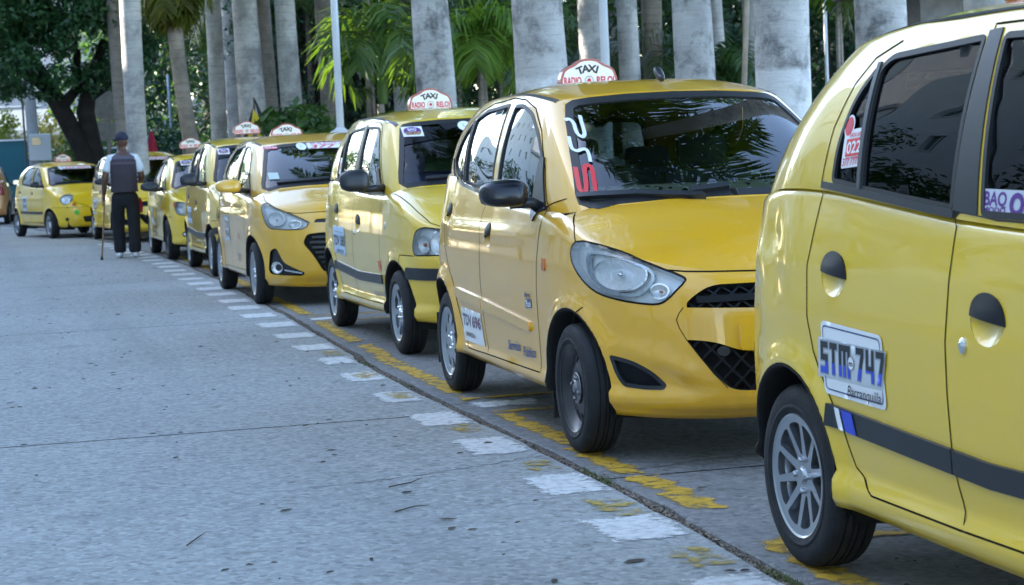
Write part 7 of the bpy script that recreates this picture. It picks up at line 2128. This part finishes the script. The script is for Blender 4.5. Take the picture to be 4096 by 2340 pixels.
    st = empty('person', (x, y, .20), math.pi); tag(st, 'person with short black hair whose head shows above the tall fifth taxi', 'person')
    V = []; E = []; R = []
    pel = chain(V, E, R, [((0, 0, .95), (.14, .10))])
    chain(V, E, R, [((0, 0, 1.15), (.15, .11)), ((0, 0, 1.34), (.165, .11)), ((0, 0, 1.47), (.12, .085)), ((0, .01, 1.54), .055), ((0, .02, 1.60), .056), ((0, .03, 1.66), (.072, .086)), ((0, .02, 1.735), (.075, .095)), ((0, .01, 1.80), (.05, .06))], pel)
    chain(V, E, R, [((0, .105, 1.67), .018), ((0, .14, 1.665), .012)], 6); chain(V, E, R, [((0, .085, 1.60), .03)], 5)
    for sx in (-1, 1):
        chain(V, E, R, [((sx * .078, .01, 1.67), (.012, .022))], 6)
        a = chain(V, E, R, [((sx * .175, 0, 1.45), .065), ((sx * .21, 0, 1.18), .048), ((sx * .22, .05, .92), .03)], 3); hand(V, E, R, a, (0, .1, -1), (-sx * .6, .2, -.4), (0, 1, 0))
        chain(V, E, R, [((sx * .095, 0, .88), .088), ((sx * .10, .01, .5), .062), ((sx * .10, 0, .09), .042), ((sx * .11, .11, .04), (.04, .03))], pel)
    link_mesh('body', skin_mesh('body', V, E, R, skin, 2, 0), st)
    V_, F_ = super_ellipsoid((0, .0, 1.755), (.088, .105, .09), 2.1, 20, 12); V_ = [(a, b_, max(c_, 1.70 + .03 * (b_ > .03))) for a, b_, c_ in V_]
    link_mesh('hair', mesh('hair', V_, F_, mat('black_hair', (.008, .007, .007), rough=.6)), st)
    V = []; E = []; R = []
    p = chain(V, E, R, [((0, 0, .98), (.17, .13)), ((0, 0, 1.2), (.18, .13)), ((0, 0, 1.36), (.185, .125)), ((0, 0, 1.48), (.13, .095))])
    for sx in (-1, 1): chain(V, E, R, [((sx * .18, 0, 1.44), .08), ((sx * .215, 0, 1.25), .07)], 3)
    link_mesh('shirt', skin_mesh('shirt', V, E, R, mat('grey_shirt', (.20, .20, .22), rough=.85), 2, 0), st)
    V = []; E = []; R = []
    p = chain(V, E, R, [((0, 0, 1.0), (.175, .125)), ((0, 0, .9), (.185, .13))])
    for sx in (-1, 1): chain(V, E, R, [((sx * .10, 0, .78), .11), ((sx * .105, .01, .5), .09), ((sx * .105, 0, .08), .08)], p)
    link_mesh('trousers', skin_mesh('trousers', V, E, R, mat('blue_jeans', (.03, .045, .09), rough=.85), 2, 0), st)
    step = MB().box((x, y, .125), (.9, .9, .30), bev=.02).obj('planter_step', MATS.get('kerb_concrete') or mat('kerb_concrete', (.3, .29, .27))); tag(step, 'low concrete step hidden behind the fifth taxi', 'step')
# ------------------------------------------------------------------ assemble
GX = build_ground()
build_town()
build_palms()
build_green()
build_people()

Y_LEMON = paint('taxi_lemon', (.80, .52, .014))
Y_GOLD = paint('taxi_gold', (.78, .40, .010))
Y_PALE = paint('taxi_pale', (.78, .51, .028))
Y_SAND = paint('taxi_sand', (.75, .41, .022))
Y_FRESH = paint('taxi_fresh', (.82, .54, .008))
CLEAR_BACK = glass('windshield_see_through', (.70, .80, .78), 1.2)
GLOSSBLACK = mat('gloss_black', (.010, .011, .016), rough=.22, spec=.4)
leo = mat('leopard_cloth', (.42, .34, .20), rough=.9)
_n = leo.node_tree.nodes; _l = leo.node_tree.links
_tc = _n.new('ShaderNodeTexCoord'); _v = _n.new('ShaderNodeTexVoronoi'); _v.inputs['Scale'].default_value = 26; _l.new(_tc.outputs['Object'], _v.inputs['Vector'])
_cr = _n.new('ShaderNodeValToRGB'); _cr.color_ramp.elements[0].position = .28; _cr.color_ramp.elements[0].color = (.012, .009, .007, 1); _cr.color_ramp.elements[1].position = .34; _cr.color_ramp.elements[1].color = (.52, .46, .33, 1)
_l.new(_v.outputs['Distance'], _cr.inputs[0]); _l.new(_cr.outputs[0], _n['Principled BSDF'].inputs['Base Color'])
PURPLE_SEAT = mat('purple_seat', (.10, .08, .24), rough=.9, var=.2)

def finish(b, base, wheels, sign=None):
    """Nodes of one car: shared base parts, its own wheels and sign, plus the decals already drawn in b.nodes."""
    ex = b.nodes
    b.nodes = []
    add_wheels(b.nodes, wheels)
    if sign: sign_nodes(b, *sign)
    out = base + ex + b.nodes
    b.nodes = []
    return out

def put_car(nodes, label, X, Y, rz, half, over, group='taxis waiting in the rank', cat='taxi', name='taxi'):
    r = empty(name, (X + half, Y, 0), rz); tag(r, label, cat, group)
    instantiate(nodes, r, over)
    return r

def rr(w, h, r=.012): return round_poly([(-w / 2, -h / 2), (w / 2, -h / 2), (w / 2, h / 2), (-w / 2, h / 2)], r, 4)
def disc(r, n=20, c=(0, 0), ry=None): return [(c[0] + r * math.cos(2 * math.pi * k / n), c[1] + (ry or r) * math.sin(2 * math.pi * k / n)) for k in range(n)]

def baq_sticker(b, fr, o, w, h, base=.003, ang=0.):
    d = Decal(b, 'sticker', fr, o, ang=ang, base=base)
    d.poly(rr(w, h, .004), WHITE)
    for (u, v, r, ry) in ((-.0, -.03, .42, .24), (-.22, .02, .20, .28), (.22, .02, .20, .28), (0, .15, .30, .22)):
        d.poly(disc(r * w, 18, (u * w, v * h), ry * h * 1.3), VPURP)
    d.text('BAQ', w * .40, h * .20, 0, h * .20, WHITE, .02); d.text('MODO', w * .34, h * .10, 0, h * .02, WHITE, .01); d.text('OCDE', w * .72, h * .24, 0, -h * .20, VGOLD, .03)

def clock_banner(b, o, w, txts):
    """Clock face and phone number printed along the top of a windshield."""
    d = Decal(b, 'sticker', 0., o, base=.002)
    d.poly(disc(.048, 20, (-w / 2 + .045, 0), .034), WHITE); d.text('L', .014, .02, -w / 2 + .045, .004, VGREY, .01)
    d.poly([(-w / 2 + .10, -.026), (w / 2, -.026), (w / 2, .03), (-w / 2 + .10, .03)], WHITE)
    d.text('RADIO RELOJ', w - .16, .014, .06, .020, VMAG, .01); d.text(txts, w - .15, .030, .05, -.008, VMAG, .02, shear=.2)

# ---- first taxi, nearest: boxy hatchback, dented rear wing
b1 = model_boxy(dent=True); base1 = b1.nodes; b1.nodes = []
d = Decal(b1, 'plate_sticker', R90, (1.925, .650), ang=.0)
outer = [(-.205, -.098), (.195, -.106), (.182, .010), (.178, .096), (-.208, .103), (-.205, .02), (-.218, .02)]
d.poly(round_poly([(-.186, -.100), (.198, -.106), (.178, .09), (-.208, .104)], .025), WHITE)
d.poly([(-.222, -.056), (.182, -.056), (.205, .050), (-.222, .056)], mat('sticker_silver', (.55, .58, .60), rough=.4))
ln = round_poly([(-.176, -.088), (.184, -.094), (.168, .080), (-.196, .092)], .02)
b_in = offset_poly(ln, -.004)
d.k += 1
ring = [p for p in ln] + [p for p in b_in]; n_ = len(ln)
d._emit('outline', d.map(ring), [(i, (i + 1) % n_, n_ + (i + 1) % n_, n_ + i) for i in range(n_)], mat('navy_vinyl', (.02, .05, .16), rough=.4), d.base + .0005 * d.k)
d.poly([(-.222, -.050), (.182, -.050), (.203, .046), (-.222, .050)], mat('sticker_silver', 0), nm='print')
GLYPH = {'S': [(0, 1), (.62, 1), (.62, .8), (.22, .8), (.22, .6), (.62, .6), (.62, 0), (0, 0), (0, .2), (.40, .2), (.40, .4), (0, .4)],
         'T': [(0, 1), (.62, 1), (.62, .8), (.42, .8), (.42, 0), (.20, 0), (.20, .8), (0, .8)],
         'M': [(0, 0), (0, 1), (.92, 1), (.92, 0), (.71, 0), (.71, .8), (.56, .8), (.56, 0), (.36, 0), (.36, .8), (.21, .8), (.21, 0)],
         '7': [(0, 1), (.62, 1), (.62, .76), (.34, 0), (.11, 0), (.38, .8), (0, .8)],
         '4': [(0, 1), (.20, 1), (.20, .5), (.42, .5), (.42, 1), (.62, 1), (.62, 0), (.42, 0), (.42, .3), (0, .3)]}
for txt, u0, kx in (('STM', -.204, .078), ('747', .026, .078)):
    for ch in txt:
        gl = [(u0 + a * kx, -.042 + q * .088) for a, q in GLYPH[ch]]
        d.k = 4; d.poly(offset_poly(gl, .0045), mat('letter_edge', (.30, .34, .38), rough=.4), nm='letter_edge')
        d.poly(gl, VBLACK, nm='letter')
        lo = []                                  # the lower part of each letter is printed blue
        zc = -.010
        for i in range(len(gl)):
            A, B = gl[i], gl[(i + 1) % len(gl)]
            if A[1] <= zc: lo.append(A)
            if (A[1] - zc) * (B[1] - zc) < 0: t_ = (zc - A[1]) / (B[1] - A[1]); lo.append((A[0] + (B[0] - A[0]) * t_, zc))
        d.poly(lo, VBLUE, nm='letter_foot')
        u0 += (max(a for a, q in GLYPH[ch]) + .16) * kx
d.poly(disc(.020, 16, (-.003, .0)), VGREY); d.poly(disc(.017, 16, (-.003, .0)), WHITE); d.text('m', .022, .014, -.003, 0, VBLACK, .03)
d.text('Barranquilla', .205, .030, .072, -.076, VBLACK, .004, shear=.25)
for (a, c_, m_) in ((2.028, 1.985, WHITE), (1.985, 1.905, VBLUE)):
    z0 = lambda y: float(np.interp(y, [.4, 1.2, 2.15], [.464, .452, .496]))
    V, F, N = b1.patch(R90, [(c_, z0(c_) - .030), (a - .012, z0(a) - .030), (a + .008, z0(a) + .030), (c_ + .02, z0(c_) + .030)], .0145, .0, .03)
    b1.emit('strip_band', V, F, m_, hint=N, sides='vis')
d = Decal(b1, 'sticker', R90, (2.008, 1.232), ang=.06, base=.0)
d.poly(rr(.135, .105, .008), WHITE); d.poly(disc(.032, 18, (-.045, .062)), WHITE); d.poly(disc(.026, 18, (-.045, .062)), VRED); d.poly(disc(.019, 18, (-.045, .062)), VMAG)
d.poly(rr(.10, .045, .004), VMAG) if False else d.poly([(-.045, -.022), (.055, -.022), (.055, .026), (-.045, .026)], VRED); d.text('022', .085, .032, .005, .002, WHITE, .02)
d.text('RADIO RELOJ', .085, .010, .015, .036, VMAG, .02, shear=.2); d.text('377 7777', .11, .020, 0, -.036, VMAG, .02, shear=.15)
d = Decal(b1, 'sticker', R90, (1.075, 1.096), ang=-.02, base=.0)
d.poly([(-.19, -.036), (.19, -.034), (.19, .026), (-.19, .026)], mat('sticker_pale', (.55, .57, .62), rough=.4)); d.text('BAQ', .10, .032, -.135, .004, VPURP, .03); d.text('MODO', .10, .012, -.135, -.022, VPURP, .03); d.text('OCDE', .21, .048, .04, -.006, VPURP, .05)
n1 = finish(b1, base1, [(-.662, 0, 'alloy10', .272), (.662, 0, 'alloy10', .272), (-.662, 2.38, 'alloy10', .272), (.662, 2.38, 'alloy10', .272)], (-.05, 2.0, 1.62))
put_car(n1, 'nearest taxi, boxy hatchback with ten-spoke wheel and dented rear wing, cut by the right edge', 2.212, 2.828, 0, .74, {'paint': Y_LEMON, 'sideglass': DARKGLASS})

# ---- second taxi: rounded hatchback facing the camera
b2 = model_round(); base2 = b2.nodes; b2.nodes = []
d = Decal(b2, 'plate_sticker', R90, (1.752, .402), ang=0.)
d.poly([(-.205, -.070), (-.20, -.088), (.235, -.088), (.205, .03), (.185, .030), (.20, .075), (-.215, .085), (-.225, .045)], WHITE)
for txt, u, w_, mm in (('TDV', -.110, .175, mat('sticker_navy', (.06, .07, .16), rough=.4)), ('696', .095, .17, mat('sticker_wine', (.22, .05, .12), rough=.4))):
    d.text(txt, w_ + .008, .056, u, .022, VGREY, .05); d.text(txt, w_, .050, u, .022, mm, .0)
d.text('BARRANQUILLA', .20, .022, -.05, -.050, VBLACK, .02, shear=.15)
for wd, yy, w_ in (('Servicio', .925, .23), ('Publico', .665, .21)):
    d = Decal(b2, 'script_lettering', R90, (yy, .370 + (yy - .8) * .03), ang=.045)
    d.text(wd, w_, .045, 0, 0, mat('script_blue', (.04, .09, .24), rough=.4), .02, shear=.3, nm='script_lettering')
d = Decal(b2, 'door_badge', R90, (.612, .605), ang=.06)
d.poly([(-.048, -.038), (.048, -.036), (.048, .004), (-.048, .002)], mat('sticker_navy', 0)); d.text('Taxi', .085, .03, 0, -.017, WHITE, .02); d.text('Mega', .085, .024, -.004, .022, mat('sticker_navy', 0), .02)
def ribbon(b, pts, w, m, nm):
    """Broad stroke lettering on the windshield, pts in (x, z)."""
    P = spline(np.array([(a, c, 0) for a, c in pts]), 6)[:, :2]; V = []; 
    for i in range(len(P)):
        t = P[min(i + 1, len(P) - 1)] - P[max(i - 1, 0)]; t /= np.linalg.norm(t) + 1e-9; nn = np.array([-t[1], t[0]]); V += [tuple(P[i] + nn * w / 2), tuple(P[i] - nn * w / 2)]
    dd = Decal(b, nm, 0., (0, 0), base=.004)
    dd._emit(nm, V, [(2 * i, 2 * i + 2, 2 * i + 3, 2 * i + 1) for i in range(len(P) - 1)], m, .004)
ribbon(b2, [(-.553, 1.398), (-.535, 1.400), (-.528, 1.385), (-.535, 1.345), (-.533, 1.325), (-.522, 1.318), (-.510, 1.330), (-.497, 1.380), (-.487, 1.416)], .014, WHITE, 'window_lettering')
ribbon(b2, [(-.572, 1.322), (-.580, 1.290), (-.582, 1.265), (-.570, 1.256), (-.548, 1.262), (-.535, 1.260), (-.533, 1.245), (-.541, 1.206)], .013, WHITE, 'window_lettering')
ribbon(b2, [(-.604, 1.186), (-.618, 1.120), (-.622, 1.088), (-.612, 1.076), (-.602, 1.090), (-.588, 1.130), (-.575, 1.175), (-.566, 1.190), (-.550, 1.186), (-.556, 1.140), (-.571, 1.080)], .016, VRED, 'window_lettering')
n2 = finish(b2, base2, [(-.71, 0, 'steel', .272), (.71, 0, 'steel', .272), (-.71, 2.38, 'cover', .272), (.71, 2.38, 'cover', .272)], (-.02, 2.15, 1.59, .57))
put_car(n2, 'second taxi, rounded golden hatchback with black steel front wheel and red-white windshield lettering', 2.236, 7.601, -.0091, .79, {'paint': Y_GOLD, 'dash': leo, 'mirror': GLOSSBLACK})

# ---- third taxi and fifth taxi: boxy hatchbacks
b3 = model_boxy(); base3 = b3.nodes; b3.nodes = []
d = Decal(b3, 'plate_sticker', R90, (1.915, .68), ang=0.)
d.poly([(-.20, -.098), (.262, -.106), (.225, .03), (.195, .096), (-.245, .104), (-.235, .0)], VSKY)
d.text('TDV 585', .46, .072, .0, -.004, VGREY, .06); d.text('TDV 585', .44, .064, .0, -.004, VBLACK, .02); d.text('BARRANQUILLA', .28, .018, .05, -.078, VBLACK, .01)
d.poly([(-.20, .060), (.17, .055), (.165, .058), (-.20, .064)], VBLACK); d.poly([(-.18, -.09), (.24, -.098), (.24, -.095), (-.18, -.087)], VBLACK)
d = Decal(b3, 'door_badge', R90, (.47, .56), ang=.05); d.text('TAXI', .10, .05, 0, 0, VRED, .02, nm='door_badge'); d.text('SERVICIO', .10, .014, 0, -.035, VRED, .01)
d = Decal(b3, 'script_lettering', R90, (.55, .36), ang=.03); d.text('Servicio Publico', .42, .04, 0, 0, VGREY, .004, shear=.3, nm='script_lettering')
d = Decal(b3, 'sun_strip', 0., (0, 0), base=.001); d.poly([(-.555, 1.345), (-.34, 1.378), (0, 1.395), (.34, 1.378), (.555, 1.345), (.52, 1.44), (.49, 1.47), (.4, 1.482), (0, 1.495), (-.4, 1.482), (-.49, 1.47), (-.52, 1.44)], DARKGLASS, step=.08)
baq_sticker(b3, 0., (-.455, 1.435), .130, .068, base=.004)
clock_banner(b3, (.24, 1.462), .76, '377 7777')
d = Decal(b3, 'sticker', R90, (2.02, 1.225), base=.0); d.poly(rr(.10, .12, .006), WHITE); d.text('027', .08, .04, 0, 0, VRED, .02)
ex3 = b3.nodes; b3.nodes = list(ex3)
n3 = finish(b3, base3, [(-.662, 0, 'six', .272), (.662, 0, 'six', .272), (-.662, 2.38, 'six', .272), (.662, 2.38, 'six', .272)], (0, 2.02, 1.615))
put_car(n3, 'third taxi, boxy pale yellow hatchback with black wing mirror, bumper strip and purple window sticker', 2.408, 12.10, .0064, .74, {'paint': Y_PALE, 'seat': PURPLE_SEAT, 'wsglass': CLEAR_BACK})
b3.nodes = list(ex3)
n5 = finish(b3, base3, [(-.662, 0, 'cover', .272), (.662, 0, 'cover', .272), (-.662, 2.38, 'cover', .272), (.662, 2.38, 'cover', .272)], (-.04, 1.55, 1.645))
put_car(n5, 'fifth taxi, tall boxy hatchback with dark blue windshield, mostly hidden by the golden fourth taxi', 2.27, 22.25, .012, .74, {'paint': Y_PALE})

# ---- fourth taxi
b4 = model_wedge(); base4 = b4.nodes; b4.nodes = []
d = Decal(b4, 'plate_sticker', R90, (1.55, .65)); d.poly(rr(.30, .235, .01), VSKY); d.poly(rr(.27, .20, .01), WHITE); d.text('TDW', .24, .07, 0, .04, VBLACK, .04); d.text('914', .24, .07, 0, -.05, VBLACK, .04)
d = Decal(b4, 'door_badge', R90, (.75, .60)); d.text('TAXI', .10, .05, 0, 0, VMAG, .01, nm='door_badge')
d = Decal(b4, 'script_lettering', R90, (.85, .40)); d.text('SERVICIO', .22, .03, 0, .02, VGREY, .02, nm='script_lettering'); d.text('PUBLICO', .22, .03, 0, -.02, VGREY, .02)
d = Decal(b4, 'sticker', 0., (-.505, 1.412), base=.003); d.poly(rr(.12, .026, .004), VMAG); d.text('TDW 914', .105, .016, 0, 0, WHITE, .02)
d = Decal(b4, 'sticker', 0., (-.56, 1.15), base=.003); d.poly(rr(.085, .06, .004), mat('toll_tag', (.45, .55, .50), rough=.4))
clock_banner(b4, (.10, 1.415), .74, '377 7777')
n4 = finish(b4, base4, [(-.735, 0, 'cover', .283), (.735, 0, 'cover', .283), (-.735, 2.425, 'cover', .283), (.735, 2.425, 'cover', .283)], (-.12, 2.05, 1.505))
put_car(n4, 'fourth taxi, golden hatchback with yellow wing mirror and swept headlight', 2.146, 17.384, .0148, .815, {'paint': Y_SAND, 'mirror': Y_SAND, 'handle': Y_SAND})

# ---- sixth taxi: saloon
b6 = model_saloon(); base6 = b6.nodes; b6.nodes = []
d = Decal(b6, 'plate_sticker', R90, (1.75, .60)); d.poly(rr(.34, .24, .01), VSKY); d.text('UZA 380', .30, .08, 0, 0, VBLACK, .03)
baq_sticker(b6, 0., (-.42, 1.335), .14, .07, base=.004)
d = Decal(b6, 'sticker', 0., (.05, 1.345), base=.004); d.poly(disc(.06, 18, ry=.032), WHITE)
n6 = finish(b6, base6, [(-.74, 0, 'steel', .283), (.74, 0, 'six', .283), (-.74, 2.44, 'six', .283), (.74, 2.44, 'six', .283)], (-.2, 1.9, 1.55))
put_car(n6, 'sixth taxi, lemon yellow saloon with big black wing mirror and red-cornered headlight', 2.16, 26.95, .02, .815, {'paint': Y_FRESH})

# ---- seventh taxi, half hidden behind the man
b2.nodes = []
d = Decal(b2, 'plate_sticker', R90, (1.95, .62)); d.poly(rr(.36, .26, .01), VSKY); d.poly(rr(.32, .20, .01), WHITE); d.text('UYW', .28, .08, 0, .045, VBLACK, .05); d.text('104', .28, .08, 0, -.05, VBLACK, .05)
clock_banner(b2, (.0, 1.465), .74, '377 7777')
n7 = finish(b2, base2, [(-.71, 0, 'six', .272), (.71, 0, 'six', .272), (-.71, 2.38, 'six', .272), (.71, 2.38, 'six', .272)], (-.1, 1.7, 1.60))
put_car(n7, 'seventh taxi, yellow hatchback half hidden behind the man with the cane', 1.86, 34.6, .11, .79, {'paint': Y_LEMON})

# ---- eighth taxi: bubble shape, turned towards the rank
b8 = model_bubble(); base8 = b8.nodes; b8.nodes = []
d = Decal(b8, 'plate_sticker', R90, (1.62, .68)); d.poly(rr(.30, .28, .01), VSKY); d.text('UYV', .24, .08, 0, .06, VBLACK, .05); d.text('014', .24, .08, 0, -.05, VBLACK, .05)
clock_banner(b8, (.02, 1.372), .66, '377 7777')
d = Decal(b8, 'sticker', 0., (-.34, .50), base=.01); d.poly(disc(.045, 14), mat('green_dot', (.05, .50, .03), rough=.5))
n8 = finish(b8, base8, [(-.66, 0, 'six', .265), (.66, 0, 'six', .265), (-.66, 2.34, 'six', .265), (.66, 2.34, 'six', .265)], (-.05, 1.15, 1.49))
put_car(n8, 'eighth taxi, small bubble-shaped hatchback with round headlights, far left', .80, 38.6, .255, .735, {'paint': Y_FRESH})

# ---- ninth car, driving away at the far left
b4.nodes = []
n9 = finish(b4, base4, [(-.735, 0, 'six', .283), (.735, 0, 'six', .283), (-.735, 2.425, 'six', .283), (.735, 2.425, 'six', .283)], (0, 1.5, 1.55))
_pl = MB(); _pl.box((0, 2.93, .72), (.46, .03, .16), bev=.004); _plm = _pl.mesh('number_plate', mat('plate_white', (.7, .72, .74), rough=.4))
n9.append(dict(name='number_plate', mesh=_plm, key=None, parent=None, side=0))
V, F = fit_text('SZS 952', .38, .09, bold=.02)
n9.append(dict(name='lettering', mesh=mesh('lettering', [(-a, 2.9475, .72 + c) for a, c in V], F, VBLACK, False, hint=np.tile([0, 1, 0], (len(V), 1))), key=None, parent=n9[-1], side=0))
r9 = put_car(n9, 'ninth taxi, orange-brown hatchback seen from behind at the far left edge', -.95, 52.0, 0., .5, {'paint': paint('taxi_amber', (.45, .20, .06)), 'sideglass': glass('violet_reflection_glass', (.10, .04, .12), 1.5)})  # violet glass tint stands in for the reflection in its windows
r9.rotation_euler = (0, 0, math.pi - .05); r9.location = (-.55, 54.5, 0)
